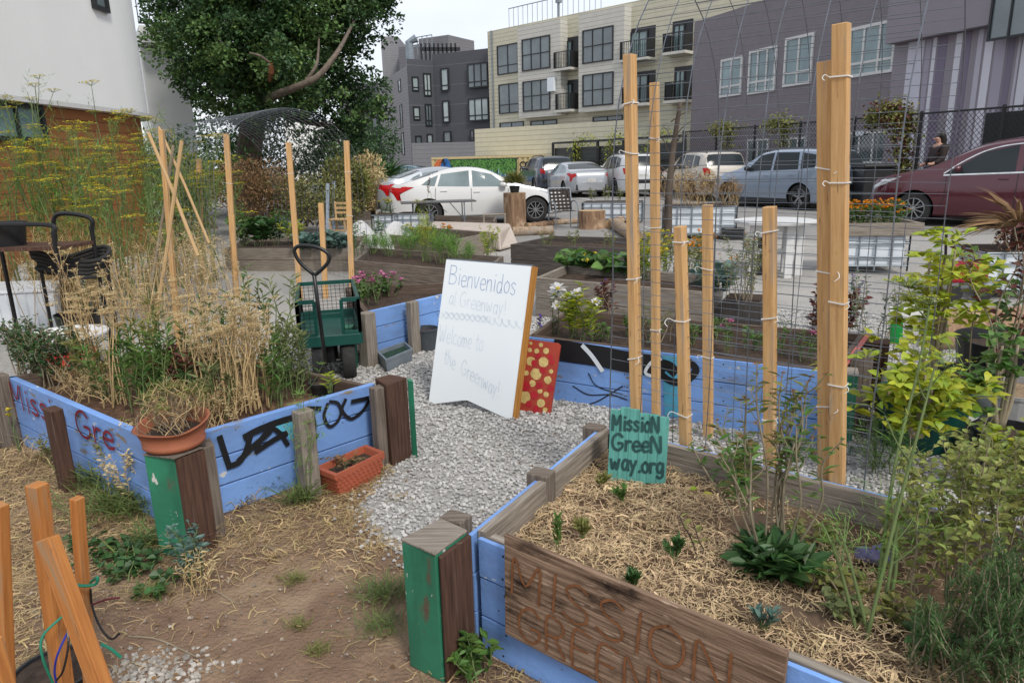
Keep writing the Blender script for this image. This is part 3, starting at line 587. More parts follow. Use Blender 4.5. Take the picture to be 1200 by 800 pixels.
# ---- stroke alphabet (x 0..1, y 0..1 ; caps height 1, x-height .62)
LET={
'B':[[(0,0),(.02,1)],[(0,1),(.45,.98),(.55,.78),(.4,.58),(.02,.52)],[(.05,.53),(.5,.48),(.62,.25),(.45,.04),(0,0)]],
'i':[[(.12,0),(.12,.6)],[(.12,.82),(.13,.88)]],
'e':[[(.03,.32),(.42,.36),(.4,.56),(.22,.63),(.05,.45),(.04,.2),(.2,.02),(.45,.1)]],
'n':[[(.03,0),(.04,.6)],[(.04,.42),(.2,.6),(.36,.55),(.4,.3),(.42,0)]],
'v':[[(.02,.6),(.2,0),(.42,.62)]],
'd':[[(.4,.5),(.2,.6),(.04,.35),(.1,.05),(.28,.02),(.4,.25)],[(.42,1),(.42,0)]],
'o':[[(.24,.62),(.04,.4),(.08,.1),(.25,0),(.42,.15),(.42,.45),(.24,.62)]],
's':[[(.38,.55),(.2,.63),(.05,.5),(.2,.34),(.38,.2),(.25,.0),(.03,.08)]],
'a':[[(.4,.55),(.2,.62),(.04,.35),(.1,.05),(.28,.04),(.4,.3)],[(.41,.6),(.42,.1),(.48,0)]],
'l':[[(.1,1),(.1,.08),(.16,0)]],
'G':[[(.62,.82),(.4,1),(.1,.8),(.02,.4),(.15,.08),(.42,0),(.62,.2),(.62,.42),(.38,.42)]],
'r':[[(.03,0),(.04,.6)],[(.04,.38),(.18,.58),(.34,.56)]],
'w':[[(.02,.6),(.15,0),(.3,.45),(.44,0),(.6,.62)]],
'y':[[(.02,.6),(.2,.12)],[(.42,.62),(.22,.1),(.08,-.3)]],
'!':[[(.1,1),(.12,.28)],[(.12,.03),(.13,.06)]],
'W':[[(.0,1),(.2,0),(.4,.7),(.6,0),(.8,1)]],
'c':[[(.4,.52),(.22,.62),(.04,.35),(.15,.04),(.4,.08)]],
'm':[[(.03,0),(.04,.6)],[(.04,.42),(.16,.6),(.27,.5),(.28,0)],[(.28,.42),(.42,.6),(.53,.5),(.55,0)]],
't':[[(.2,.95),(.18,.1),(.3,0),(.4,.06)],[(.02,.62),(.38,.64)]],
'h':[[(.04,1),(.04,0)],[(.04,.4),(.2,.6),(.36,.5),(.4,0)]],
'M':[[(0,0),(.03,1),(.32,.35),(.62,1),(.65,0)]],
'I':[[(.1,1),(.1,0)]],
'S':[[(.5,.88),(.28,1),(.06,.8),(.2,.55),(.48,.4),(.5,.12),(.25,0),(.0,.14)]],
'O':[[(.3,1),(.04,.75),(.04,.25),(.3,0),(.58,.25),(.58,.75),(.3,1)]],
'N':[[(.02,0),(.03,1),(.55,0),(.56,1)]],
'R':[[(.03,0),(.03,1),(.42,.95),(.48,.72),(.3,.52),(.04,.5)],[(.25,.5),(.55,0)]],
'E':[[(.48,1),(.04,1),(.03,0),(.5,0)],[(.04,.52),(.4,.52)]],
'W2':[], 'A':[[(0,0),(.28,1),(.56,0)],[(.1,.38),(.46,.38)]],'Y':[[(.0,1),(.26,.5),(.52,1)],[(.26,.5),(.26,0)]],
'g':[[(.4,.55),(.2,.62),(.04,.38),(.1,.08),(.28,.05),(.4,.3)],[(.42,.6),(.42,-.1),(.25,-.3),(.05,-.22)]],
'.':[[(.1,.0),(.12,.05)]],'~':[[(0,.2),(.1,.6),(.2,.2),(.3,.6),(.4,.2)]],
}
WD={'B':.78,'i':.3,'l':.28,'I':.3,'G':.82,'W':1.0,'m':.75,'w':.78,'M':.88,'S':.72,'O':.8,'N':.78,'R':.75,'E':.68,'r':.44,'.':.25,'!':.3,' ':.4,'t':.48,'A':.75,'Y':.7,'d':.6}
def write(mb,text,o,xd,yd,nor,h,w,lift=.002,jit=.0,slant=0,xs=1.0):
    x=0
    for ch in text:
        if ch!=' ':
            j=random.uniform(-jit,jit)
            for st in LET[ch]:
                pts=[Vector(o)+Vector(xd)*((x+px*xs+slant*py)*h)+Vector(yd)*((py+j)*h) for px,py in st]
                mb.ribbon(crv(pts,5) if len(pts)>2 else pts,w,nor,lift); lift+=.00004
        x+=WD.get(ch,.56)*xs
    return x*h
# ---- NEAR BED ------------------------------------------------
HB=.43
N0=G(549,625,HB); N1=G(706,498,HB); N2d=(G(1072,588,HB)-N1).normalized(); N2=N1+N2d*2.95
N3d=(G(980,800,HB)-N0).normalized(); N3=N0+N3d*2.3
T,P,Q=bed([N0,N1,N2,N3],HB,'raised_bed','nearest blue raised bed filled with straw, with a burnt plywood name board on its front','blue raised beds',
    m_out=M['blue'],m_in=M['gray_wood2'],rows=3,soilz=.315,inner=True,soilm=mat('mulched soil',(.2,.13,.08),(.1,.065,.042),scale=14,bump=1,rough=1,c3=(.09,.06,.04),s3=1.6,t3=.55))
NEAR=T; NQ=Q
# back side is seen from inside: brown plank above, other sides weathered
dL=(N1-N0).normalized(); dB=N2d
posts(T,[([G(470,634,.455),G(517,610,.455),G(547,623,.455),G(511,650,.455)],0,.455,M['green'])])
zc=.457; mb=MB(); c=[G(469.5,633.5,zc),G(517,609,zc),G(548,623,zc),G(510,651,zc)]; mb.prism([V(p.x,p.y,0) for p in c],zc-.001,zc+.008); mb.build('post_cap',M['gray_wood2'],T,bevel=.003)
mb=MB(); mb.prism([V(p.x,p.y,0) for p in (G(514,651,.45),G(549,625,.45),G(552,628,.45),G(516,654.5,.45))],0,.449); mb.build('side_board',M['brown_wood'],T)
posts(T,[(sq(G(534,607,.44),dL,.07,.09),0,.45,M['gray_wood']),(sq(G(634,552,.45),dL,.075,.09),0,.45,M['gray_wood']),(sq(G(699,497,.44)-dL*.02,dL,.07,.09),0,.44,M['gray_wood'])])
# name board
nd=(N3-N0); nd.z=0; nd.normalize(); bn=V(nd.y,-nd.x,0)
cN=(N0+N1+N2+N3)/4
if bn.dot(N0-cN)<0: bn=-bn
def onplane(o,n,x,y):
    r=ray(x,y); c=V(0,0,CH); t=(o-c).dot(n)/r.dot(n); return c+r*t
b0=onplane(N0+bn*.03,bn,590,627); b1=onplane(N0+bn*.03,bn,922,766); blw=onplane(N0+bn*.03,bn,588,741); print('board z',b0.z,b1.z,blw.z)
bd=(b1-b0); bl=bd.length; bd.normalize(); hb=b0.z-blw.z; bup=bn.cross(bd).normalized(); bup=bup if bup.z>0 else -bup
mb=MB(); c=b0-bup*hb/2-bn*.012; mb.beam(c,c+bd*bl,.018,hb,up=bup); SB=mb.build('name_board',M['burnt'],T,bevel=.002)
mb=MB(); M['engrave']=mat('engraved groove',(.24,.095,.035),(.14,.055,.02),scale=30,rough=.9); sf=b0-bn*.002; hs_=hb*.36
write(mb,'MISSION',sf+bd*.03-bup*(hb*.53),bd,bup,bn,hs_,.0085,slant=.05,jit=.05,xs=(bl*1.0)/(hs_*5.2)*.98)
write(mb,'GREENWAY',sf+bd*.055-bup*(hb*.95),bd,bup,bn,hs_*.95,.0085,slant=.02,jit=.05,xs=(bl*.97)/(hs_*6.0)*.98)
mb.build('engraving',M['engrave'],SB)
# ---- teal sign leaning on the back plank
s0=G(713,560,.335); s1=G(781,566,.335); sd_=(s1-s0); sw=sd_.length; sd_.normalize(); sn=V(sd_.y,-sd_.x,0)
if sn.dot(s0)>0: sn=-sn
upd=(V(0,0,1)-sn*.16).normalized(); nn=sd_.cross(upd).normalized(); nn=nn if nn.dot(sn)>0 else -nn
T=thing('painted_sign','teal painted board sign reading mission green way .org leaning in bed corner','sign',s0)
hs=.285; mb=MB(); npl=6
for i in range(npl):
    a=s0+sd_*(sw*(i+.5)/npl-.004); top=hs+.012*math.sin(i*1.3)-(.02 if i==5 else 0)
    mb.beam(a+upd*(.003*(i%3)-.008),a+upd*top+sd_*(.006),sw/npl-.0004,.016+.0006*(i%3),up=nn)
mb.build('board',M['teal'],T,bevel=.002)
mb=MB(); fo=s0+nn*.0092
write(mb,'MissioN',fo+upd*.205+sd_*.012,sd_,upd,nn,.062,.010,jit=.03,xs=.78)
write(mb,'GreeN',fo+upd*.122+sd_*.012,sd_,upd,nn,.066,.0105,jit=.03,xs=.98)
write(mb,'way.org',fo+upd*.042+sd_*.008,sd_,upd,nn,.066,.0105,jit=.03,xs=.88)
mb.build('lettering',M['lettering'],T)
# ---- LEFT BED ------------------------------------------------
A0=G(190,520,HB); A1=G(8,441,HB); A2=G(440,449,HB); d3=(G(350,430,HB)-A2).normalized(); A3=A2+d3*1.75
LB=thing('raised_bed','left blue raised bed with red lettering and black graffiti, full of dry yarrow','planter bed',A0,'blue raised beds')
P=[V(p.x,p.y,0) for p in (A0,A1,A3,A2)]
for i,(a,b,m,z1) in enumerate(((P[0],P[1],M['blue'],HB),(P[1],P[2],M['plank_in'],HB),(P[2],P[3],M['plank_in'],HB-.01),(P[3],P[0],M['blue'],HB))):
    d=(b-a).normalized(); q=V(-d.y,d.x,0); c=sum(P,Vector())/4
    if q.dot(c-a)<0:q=-q
    for r in range(3):
        z=z1*(r+.5)/3; mb=MB(); jt=random.uniform(-.004,.004); mb.beam(a+q*(.02+jt)+V(0,0,z),b+q*(.02+jt)+V(0,0,z),.036,z1/3-.006); mb.build('plank',m,LB,bevel=.004)
soil(inward(P,.05),.33,LB,mat('litter soil',(.16,.085,.05),(.06,.035,.022),scale=30,bump=1,rough=1,c3=(.3,.2,.11),s3=4,t3=.55),amp=.02)
LQ=inward(P,.08)
posts(LB,[([G(168,533,.46),G(204,536,.46),G(236,524,.46),G(200,518,.46)],0,.46,M['green'])])
a_=G(204,536,.46); b_=G(236,524,.46); q_=(b_-a_).normalized(); q_=V(q_.y,-q_.x,0)
mb=MB(); mb.prism([V(p.x,p.y,0) for p in (a_+q_*.003,b_+q_*.003,b_+q_*.022,a_+q_*.022)],0,.455); mb.build('side_board',M['brown_wood'],LB)
mb=MB(); c=[G(167,532.5,.465),G(204,537,.465),G(238,524,.465),G(200,517,.465)]; mb.prism([V(p.x,p.y,0) for p in c],.4605,.467); mb.build('post_cap',M['gray_wood'],LB,bevel=.002)
posts(LB,[([G(237,526,.44),G(251,520,.44),G(246,512,.44),G(231,517,.44)],0,.44,M['gray_wood']),
 (sq(G(355,486,.43),P[3]-P[0],.085,.07),0,.455,M['gray_wood2']),(sq(G(75,482,.42)+(P[0]-P[3]).normalized()*.045,P[1]-P[0],.1,.06),0,.45,M['brown_wood']),
 (sq(G(-4,443,.43),P[1]-P[0],.1,.1),0,.45,M['gray_wood']),
 ([G(439,443,.47),G(457,438,.47),G(477,442,.47),G(453,451,.47)],0,.47,M['brown_wood']),(sq(G(442,455,.44),P[3]-P[0],.07,.06),0,.45,M['gray_wood'])])
mb=MB(); mb.prism([V(p.x,p.y,0) for p in (G(477,443,.45),G(483,444,.45),G(484,447,.45),G(478,446,.45))],0,.45); mb.build('edge_board',M['green'],LB)
# writing on left side: red Mission Green
def facef(a,b,off):
    d=(b-a).normalized(); n=V(d.y,-d.x,0)
    if n.dot(a)>0:n=-n
    return d,n
dA,nA=facef(P[1],P[0],0); c_=sum(P,Vector())/4
mb=MB(); oA=P[1]+nA*.002; 
tl=P[1]-P[0]
def uof(x,y): return (onplane(oA,nA,x,y)-oA).dot(dA)
h1=onplane(oA,nA,21,452).z-onplane(oA,nA,24,478).z; print('uof',uof(17,470),uof(70,480),uof(94,500),uof(142,515),h1)
write(mb,'Missio',onplane(oA,nA,17,474)+nA*.002,(dA+V(0,0,.02)).normalized(),V(0,0,1),nA,h1*1.0,.017,lift=.004,jit=.04,xs=(uof(74,480)-uof(17,470))/(h1*3.0)); mb.build('red_lettering',M['red_letter'],LB); mb=MB()
write(mb,'Gre',onplane(oA,nA,93,508)+nA*.002,dA,V(0,0,1),nA,h1*1.0,.017,lift=.004,jit=.03,xs=(uof(140,513)-uof(93,500))/(h1*1.9)*1.0)
mb.build('red_lettering',M['red_letter'],LB)
dR_,nR=facef(P[0],P[3],0); lr=(P[3]-P[0]).length
def onface(o,d,n,pts,off=.006):     # pixel -> face plane (keeps metric coordinates)
    out=[]
    for x,y in pts:
        r=ray(x,y); c=V(0,0,CH); t=(o-c).dot(n)/r.dot(n); out.append(c+r*t+n*off)
    return out
graf_a=[[(257,512),(262,528),(268,546)],[(267,546),(279,541),(287,529),(292,512)],[(287,511),(300,504),(322,495),(345,488)],[(300,528),(306,512),(318,502),(328,508),(336,520)],[(300,528),(318,516),(334,507)],[(280,538),(296,522),(312,508),(318,500)]]
mb=MB()
for k,s in enumerate(graf_a): mb.ribbon(crv(onface(P[0],dR_,nR,s,.007+.0004*k)),[.028,.03,.034,.024][k%4],nR)
for k,s in enumerate([[(366,486),(368,500),(366,517),(371,509)],[(383,473),(379,486),(385,499),(394,494),(399,482),(395,472),(386,470)],[(404,468),(400,480),(410,490),(423,482),(431,470)],[(360,478),(374,478)],[(412,470),(430,466)]]): mb.ribbon(crv(onface(P[0],dR_,nR,s,.007+.0004*k)),[.018,.018,.02,.024,.024][k],nR)
mb.build('black_graffiti',M['black'],LB)
mb=MB(); mb.ribbon(crv(onface(P[0],dR_,nR,[(326,497),(340,500),(343,508)],.0055)),.06,nR); mb.build('cyan_patch',M['cyan'],LB)
# ---- MIDDLE BLUE BED (behind mesh arch)
T,P,Q=bed([G(617,394,HB),G(985,437,HB),G(1017,391,HB),G(663,362,HB)],HB,'raised_bed','long blue raised bed with a black painted band behind the tall stakes, pink flowers inside','blue raised beds',
   m_out=M['blue'],m_in=M['plank_in'],rows=3,soilz=.34,sides={1:M['gray_wood'],2:M['gray_wood'],3:M['gray_wood2']},inner=True)
MIDQ=Q; d_,n_=facef(P[0],P[1],0)
mb=MB()
band=[[(656,407),(700,414),(735,421),(768,426)],[(656,413),(700,420),(740,428),(770,431)],[(760,424),(782,428),(790,434)]]
for k,s in enumerate(band): mb.ribbon(crv(onface(P[0],d_,n_,s,.007+.0005*k)),[.11,.1,.07][k],n_)
mb.ribbon(crv(onface(P[0],d_,n_,[(778,428),(776,438),(790,447),(806,444),(816,433),(808,424),(800,423)],.009)),.045,n_)
for s in ([(690,437),(700,452),(730,462)],[(672,452),(690,462),(716,462),(735,468)],[(680,475),(700,470),(730,452)]): mb.ribbon(crv(onface(P[0],d_,n_,s,.006)),.008,n_)
mb.build('black_graffiti',M['black'],T)
mb=MB(); mb.ribbon(crv(onface(P[0],d_,n_,[(684,405),(694,416),(706,433)],.011)),.03,n_); mb.build('pale_stroke',M['tote'],T); mb=MB(); mb.ribbon(crv(onface(P[0],d_,n_,[(768,441),(757,436),(764,424),(775,420)],.011)),.02,n_); mb.build('pale_stroke',M['tote'],T)
mb=MB(); mb.ribbon(crv(onface(P[0],d_,n_,[(788,424),(789,450),(790,480)],.0055)),.12,n_); mb.build('cyan_patch',M['cyan'],T)
posts(T,[([G(982,438,.455),G(1006,440,.455),G(1004,432,.455),G(984,430,.455)],0,.45,M['green']),(sq(G(1013,408,.52),d_,.1,.09),0,.5,M['gray_wood']),
  (sq(G(1027,388,.5),d_,.16,.14),0,.44,M['brown_wood'])])
mb=MB(); mb.prism([V(p.x,p.y,0) for p in (G(981,437,.457),G(1007,440,.457),G(1005,431,.457),G(983,429,.457))],.4505,.458); mb.build('post_cap',M['gray_wood2'],T)
mb=MB(); e0=G(982,435,.437); e1=G(1017,391,.437); mb.beam(e0+V(.01,0,.002),e1+V(.01,0,.002),.03,.008); mb.build('red_edge',mat('faded red',(.5,.12,.1),(.35,.1,.08),scale=20),T)
# ---- LEFT-MIDDLE BLUE BED (behind the wagon)
B0=G(428,366,HB); B1=G(545,339,HB); B2=G(600,322,HB-.01)
T,P,Q=bed([B0,B1,G(548,330,HB),G(405,336,HB)],HB,'raised_bed','small blue raised bed behind the green wagon with pink geraniums','blue raised beds',
   m_out=M['blue'],m_in=M['plank_in'],rows=3,soilz=.33,sides={2:M['plank_in'],3:M['plank_in']})
BLQ=Q; d_,n_=facef(P[0],P[1],0)
posts(T,[(sq(G(426,367,.44)+n_*.03,d_,.11,.1),0,.45,M['gray_wood2']),(sq(G(480,354,.45)+n_*.03,d_,.1,.06),0,.46,M['gray_wood2'])])
mb=MB(); g0=G(418,425)-V(.06,0,0); mb.prism([V(p.x,p.y,0) for p in (G(405,437),G(416,436),G(420,430),G(408,430))],0,.36); mb.build('edge_board',M['green'],T)
# ---- WEATHERED BEDS further back
gb='weathered grey raised beds'
def gbed(px,h,label,rows=2,m=None,soilz=None,ms=None):
    return bed([G(x,y,h) for x,y in px],h,'raised_bed',label,gb,m_out=m or M['gray_wood'],rows=rows,soilz=soilz,sides=ms,th=.045)
bedD=gbed([(627,325),(833,343),(836,322),(663,310)],.42,'grey raised bed of squash and marigolds behind the white poppies',2,M['gray_wood2'],ms={3:M['gray_wood2']})
bedE=gbed([(598,286),(752,292),(760,279),(648,276)],.44,'dark grey empty raised bed right of the beige slab',2,mat('x',(.1,.1,.1)) if 0 else wood('charcoal weathered wood',(.12,.105,.095),(.05,.043,.038),c3=(.18,.16,.14),t3=.6))
bedF=gbed([(413,305),(566,319),(590,300),(432,290)],.4,'grey raised bed overflowing with feathery green carrots',2,soilz=.33)
bedG=gbed([(445,274),(532,281),(577,272),(492,267)],.36,'grey raised bed holding orange poppies in front of folding table',1,M['gray_wood'],ms={0:M['gray_wood'],1:M['gray_wood2']},soilz=.28)
bedH=gbed([(498,257),(579,259),(582,254),(505,252)],.32,'narrow grey raised bed under the folding table beside the stump',1,soilz=.25)
bedI=gbed([(262,291),(421,291),(430,276),(290,277)],.36,'grey raised bed of leafy greens beneath the wire tunnel',2,M['gray_wood2'],soilz=.28)
bedJ=gbed([(335,248),(433,248),(440,243),(345,243)],.25,'far grey raised bed beside small wooden chair',1,soilz=.2)
bedK=gbed([(722,305),(800,310),(806,292),(735,289)],.40,'short grey raised bed just behind the two tall stakes',2,soilz=.3) if 0 else None
# ---- WHITEBOARD
T=thing('whiteboard','large whiteboard with faded handwriting leaning with a notched lower edge','whiteboard',G(560,485))
w0=G(503,474,.02); w1=G(600,492,.0); wtL=D(523,303,1); 
# plane: through bottom edge, leaning back
bl_=G(503,474,0.0); br_=G(601,493,0.0); wd=(br_-bl_); ww=wd.length; wd.normalize(); wn=V(wd.y,-wd.x,0); wn=wn if wn.dot(bl_)<0 else -wn
lean=R(13); wu=(V(0,0,1)*math.cos(lean)-wn*math.sin(lean)); wf=wn*math.cos(lean)+V(0,0,1)*math.sin(lean)
def onp(x,y,o=bl_,n=wf):
    r=ray(x,y); c=V(0,0,CH); t=(o-c).dot(n)/r.dot(n); return c+r*t
def fl(pxs): return [onp(x,y) for x,y in pxs]
outl=fl([(502,474),(541,469),(548,469),(600,493),(623,312),(523,304)])
th=wf*-.035
mb=MB(); k=len(outl); mb.add([p for p in outl]+[p+wf*-.012 for p in outl],[tuple(range(k)),tuple(range(2*k-1,k-1,-1))]+[(i,k+i,k+(i+1)%k,(i+1)%k) for i in range(k)]); mb.build('panel',M['white_board'],T)
mb=MB(); mb.beam(outl[3]+wf*-.02+wd*.012,outl[4]+wf*-.02+wd*.012,.022,.045,up=wf); mb.build('frame_side',M['frame_wood'],T)
mb=MB(); mb.beam(outl[5]+wf*-.024,outl[4]+wf*-.024,.02,.03,up=wf); mb.build('frame_top',M['galv'],T)
wxd=(outl[4]-outl[5]).normalized(); wyd=(outl[5]-outl[0]).normalized(); hwb=(outl[5]-outl[0]).length
def wtxt(mb,t,x,y,h,w,xs,rot=0):
    o=onp(x,y); xd=(wxd*math.cos(rot)+wyd*math.sin(rot)); write(mb,t,o,xd,wyd,wf,h,w,lift=.0012,jit=.05,xs=xs)
s_=hwb/170
mb=MB(); wtxt(mb,'Bienvenidos',526,333,21*s_,.0036,.74,-.05); mb.build('marker_line',M['marker'],T)
mb=MB(); wtxt(mb,'al Greenway!',526,357,17*s_,.0028,.72,-.06)
for k2 in range(9): 
    mb.ribbon(crv([onp(517+k2*6.2+a_,366+k2*.6+b_) for a_,b_ in ((0,0),(3,3.5),(6,7),(9,3),(6,-.5),(3,3),(0,7))]) ,.0024,wf,.0013+.0001*k2)
for k2 in range(5): 
    mb.ribbon(crv([onp(570+k2*8.4+a_,371+k2*1.2+b_) for a_,b_ in ((0,0),(4,7),(8,9),(11,1))]) ,.0026,wf,.0013+.0001*k2)
wtxt(mb,'Welcome to',514,400,19*s_,.0028,.58,-.06)
mb.build('marker_line',M['marker_f'],T)
mb=MB(); wtxt(mb,'the',520,424,17*s_,.0032,.72,-.42); wtxt(mb,'Greenway!',540,438,17*s_,.003,.66,-.34); mb.build('marker_line',mat('half wiped marker',(.4,.46,.58),(.62,.69,.76),scale=14,rough=.5),T)
# ---- RED DOTTED BOARD
r0=G(608,484,0.0); r1=G(648,487,0.0); rd=(r1-r0).normalized(); rn=V(rd.y,-rd.x,0); rn=rn if rn.dot(r0)<0 else -rn
rf=rn*math.cos(R(14))+V(0,0,1)*math.sin(R(14))
ro=[onp(x,y,r0,rf) for x,y in ((607,483),(642,489),(645,486),(657,405),(654,402),(617,397),(613,399))]
T=thing('dotted_board','red painted board with gold dots leaning beside whiteboard','board',G(628,487)); k=len(ro)
mb=MB(); mb.add(ro+[p-rf*.02 for p in ro],[tuple(range(k)),tuple(range(2*k-1,k-1,-1))]+[(i,k+i,k+(i+1)%k,(i+1)%k) for i in range(k)]); ms=mb
for i,(x,y,rr,c) in enumerate([(622,423,5.5,0),(637,424,6,0),(628,438,6.8,0),(624,449,4,0),(642,445,4.5,0),(615,465,7,0),(634,472,5,0),(640,411,3.5,0),(629,411,3,0),(621,410,2.6,0),(633,458,3,0),(640,462,3.4,0),(622,402,2,0),(634,404,2.6,0),(617,437,3,0),(646,435,2.6,0),(645,418,3,1),(616,452,6,1),(632,452,4.5,1),(626,425,3.5,1),(636,434,4,1),(620,473,4,1),(628,479,4,1),(645,455,4,1),(647,424,3,1),(612,442,3.5,1),(631,417,3.3,1),(626,463,5,1),(639,480,3,0)]):
    c0_=onp(x,y,r0,rf)+rf*(.001+.00012*i); ex=(onp(x+rr,y,r0,rf)-onp(x,y,r0,rf)).length; ux=rd; uy=rf.cross(ux)
    ms.mi=c+1; ms.add([c0_+ux*(ex*math.cos(t*math.pi/9)*random.uniform(.88,1.05))+uy*(ex*math.sin(t*math.pi/9)*random.uniform(.88,1.05)) for t in range(18)],[tuple(range(18))])
ms.build('panel',[M['red_board'],M['gold'],M['red_dot']],T)
# ---- TERRACOTTA POTS
T=thing('terracotta_pot','cracked round terracotta pot with half its wall missing on the green post','pot',G(210,528,.468))
c=G(205,521,.47); prof=[(.0,.0),(.108,0),(.122,.012),(.124,.028),(.118,.03),(.142,.098),(.150,.108),(.152,.125),(.142,.125),(.132,.1),(.108,.03),(0,.03)]
mb=MB(); mb.lathe(c,prof,48); 
# broken rim: lower vertices on the near left side form a scooped edge
vs=[]
for v in mb.v:
    a=math.atan2(v[1]-c.y,v[0]-c.x); h=v[2]-c.z
    dip=.5*(1+math.cos(a+1.9)); lim=.092+.033*(1-min(1,dip*1.25))+.004*math.sin(a*3+1)
    if h>.06: v=(v[0],v[1],c.z+min(h,lim if h<.11 else lim+.002*(h-.1)))
    vs.append(v)
mb.v=vs; mb.build('pot_wall',M['terra'],T,smooth=True)
mb=MB(); mb.blob((c.x,c.y,c.z+.055),.115,(1,1,.28),.12,2); mb.build('soil',M['soil'],T); POTC=c
T=thing('window_box','rectangular terracotta box planter with scalloped sides beside blue bed','planter',G(410,560))
q0=G(393,586); q1=G(448,561); q2=G(428,545); q3=G(370,563)
Pq=[G(393,583),G(447,560),G(427,541),G(371,560)]
def trough(P,h,flare,th,m,parent,name='body'):
    P=[V(p.x,p.y,0) for p in P]; c=sum(P,Vector())/4; z0=P[0].z
    base=[c+(p-c)*(1-flare) for p in P]; inn=[c+(p-c)*(1-th) for p in P]; innb=[c+(p-c)*(1-flare-th) for p in P]
    rim=[c+(p-c)*1.04 for p in P]
    L_=[(base,0),(P,h*.8),(rim,h*.8),(rim,h),(inn,h),(innb,.03)]
    mb=MB(); vs=[V(p.x,p.y,z) for ps,z in L_ for p in ps]; fs=[]
    for i in range(len(L_)-1):
        for j in range(4): fs.append((i*4+j,i*4+(j+1)%4,(i+1)*4+(j+1)%4,(i+1)*4+j))
    fs.append((3,2,1,0)); fs.append(tuple(range(20,24))); mb.add(vs,fs); return mb,c,base
top=[G(393,556,.135),G(449,529,.135),G(428,521,.135),G(370,547,.135)]
mb,c,base=trough(top,.135,.16,.1,None,T); mb.build('body',M['terra2'],T,bevel=.004)
mb=MB(); 
def scal(a0_,b0_,a1_,b1_,n,rows,nor):   # scallops on a side: rows of half discs
    for r in range(rows):
        for i in range(n):
            u=(i+.5+(.5 if r%2 else 0))/n
            if u>1: continue
            z0=.015+.09*(r+.5)/rows; f=(z0)/.108
            p=(a0_.lerp(b0_,u)).lerp(a1_.lerp(b1_,u),f); d=(b0_-a0_).normalized(); w_=(b0_-a0_).length/n*.5
            pts=[V(p.x,p.y,z0+.016)]+[V(p.x,p.y,z0+.014)+d*(w_*math.cos(t))+V(0,0,-w_*1.1*abs(math.sin(t))) for t in [math.pi*k/7 for k in range(8)]]
            mb.add([q+nor*.004 for q in pts]+[q-nor*.006 for q in pts],[tuple(range(len(pts)))]+[(i2,(i2+1)%9,9+(i2+1)%9,9+i2) for i2 in range(9)])
P4=[V(p.x,p.y,0) for p in top]
for (i,j,n) in ((0,1,11),(3,0,6)):
    d=(P4[j]-P4[i]).normalized(); nr=V(d.y,-d.x,0); nr=nr if nr.dot(P4[i]-c)>0 else -nr
    scal(base[i],base[j],P4[i],P4[j],n,4,nr)
mb.build('scallops',M['terra2'],T)
mb=MB(); mb.prism([c+(p-c)*.88 for p in P4],.03,.1); mb.build('soil',M['soil'],T)
# black nursery pot inside left bed
def rpot(name,label,cat,c,r,h,m,flare=.82,group=None,soilm=None,rim=.006,rimh=.02,n=28,fill=.82):
    T=thing(name,label,cat,c,group); mb=MB(); mb.lathe(c,[(0,0),(r*flare,0),(r*.985,h-rimh),(r*.985+rim,h-rimh),(r+rim,h),(r-.004,h),(r*.9,h*.5),(0,h*.5)],n); mb.build('wall',m,T,smooth=False,bevel=0)
    mb=MB(); mb.lathe(c,[(r*.93,h*fill),(r*.5,h*fill+.012),(0,h*fill+.004)],n); mb.build('soil',soilm or M['soil'],T,smooth=True); return T
rpot('nursery_pot','black plastic nursery pot sunk in corner of the left blue bed','pot',G(380,466,.30),.075,.1,M['plastic_k'])
# ================================================================ STAKES + WIRE ARCHES
def tie(T,p,d,w,t,tail=True,z=0):       # white cable tie: a band round the stake plus a curled tail
    mb=MB(); q=V(-d.y,d.x,0); c=[p-d*(w/2+.003)-q*(t/2+.003),p+d*(w/2+.003)-q*(t/2+.003),p+d*(w/2+.003)+q*(t/2+.003),p-d*(w/2+.003)+q*(t/2+.003)]
    sl=random.uniform(-.012,.012); c=[c[0],c[1]+V(0,0,sl),c[2]+V(0,0,sl),c[3],c[0]]
    for a,b in zip(c[:-1],c[1:]): mb.beam(a,b,.002,.0045)
    if tail:
        s=random.choice((-1,1)); e=c[0] if s<0 else c[1]
        k_=random.uniform(.4,1); mb.tube(crv([e,e+(d*s*.02-q*.02+V(0,0,.012))*k_,e+(d*s*.03-q*.03+V(0,0,-.005))*k_,e+(d*s*.015-q*.035+V(0,0,-.02))*k_]),.0014,5)
    return mb.build('cable_tie',M['tie'],T)
def stake(base,top,w,t,d,label,ties=(),m=None,group='pine stakes holding the wire mesh',name='garden_stake'):
    T=thing(name,label,'stake',base,group); mb=MB(); mb.beam(base,top,w,t,up=V(-d.y,d.x,0)); mb.build('post',m or M['stake'],T,bevel=.003)
    for z in ties:
        f=(z-base.z)/(top.z-base.z); tie(T,base.lerp(top,f),d,w,t)
    return T
def base_behind(px,py): return G(px,py,HB)
ad=N2d.copy(); an=V(-ad.y,ad.x,0); an=an if an.y>0 else -an
def nearstk(x0,y0,x1,y1,w,lab,ties,off=.06,t=.05,dx=0):
    p=G(x1,y1,HB)+an*off; d=p.y; tp=D(x0,y0,d); b=p+(p-tp)*(p.z/(tp.z-p.z)); b.z=0
    return stake(b,tp,w,t,ad,lab,ties)
def topofplank(x):      # y of near back plank at x
    return 498+(x-706)*(588-498)/(1072-706)
nearstk(738,64,738,topofplank(738),.036,'tall pine stake rising directly behind the teal painted sign',(.75,1.1,1.62,1.8))
nearstk(797,265,796,topofplank(796),.037,'short pine stake right of teal sign with white tie at top',(.55,.95,1.27))
nearstk(902,242,896,topofplank(897),.042,'short pine stake with white label, between leafy stalks and tall double stake',(.6,1.0,1.32),t=.04)
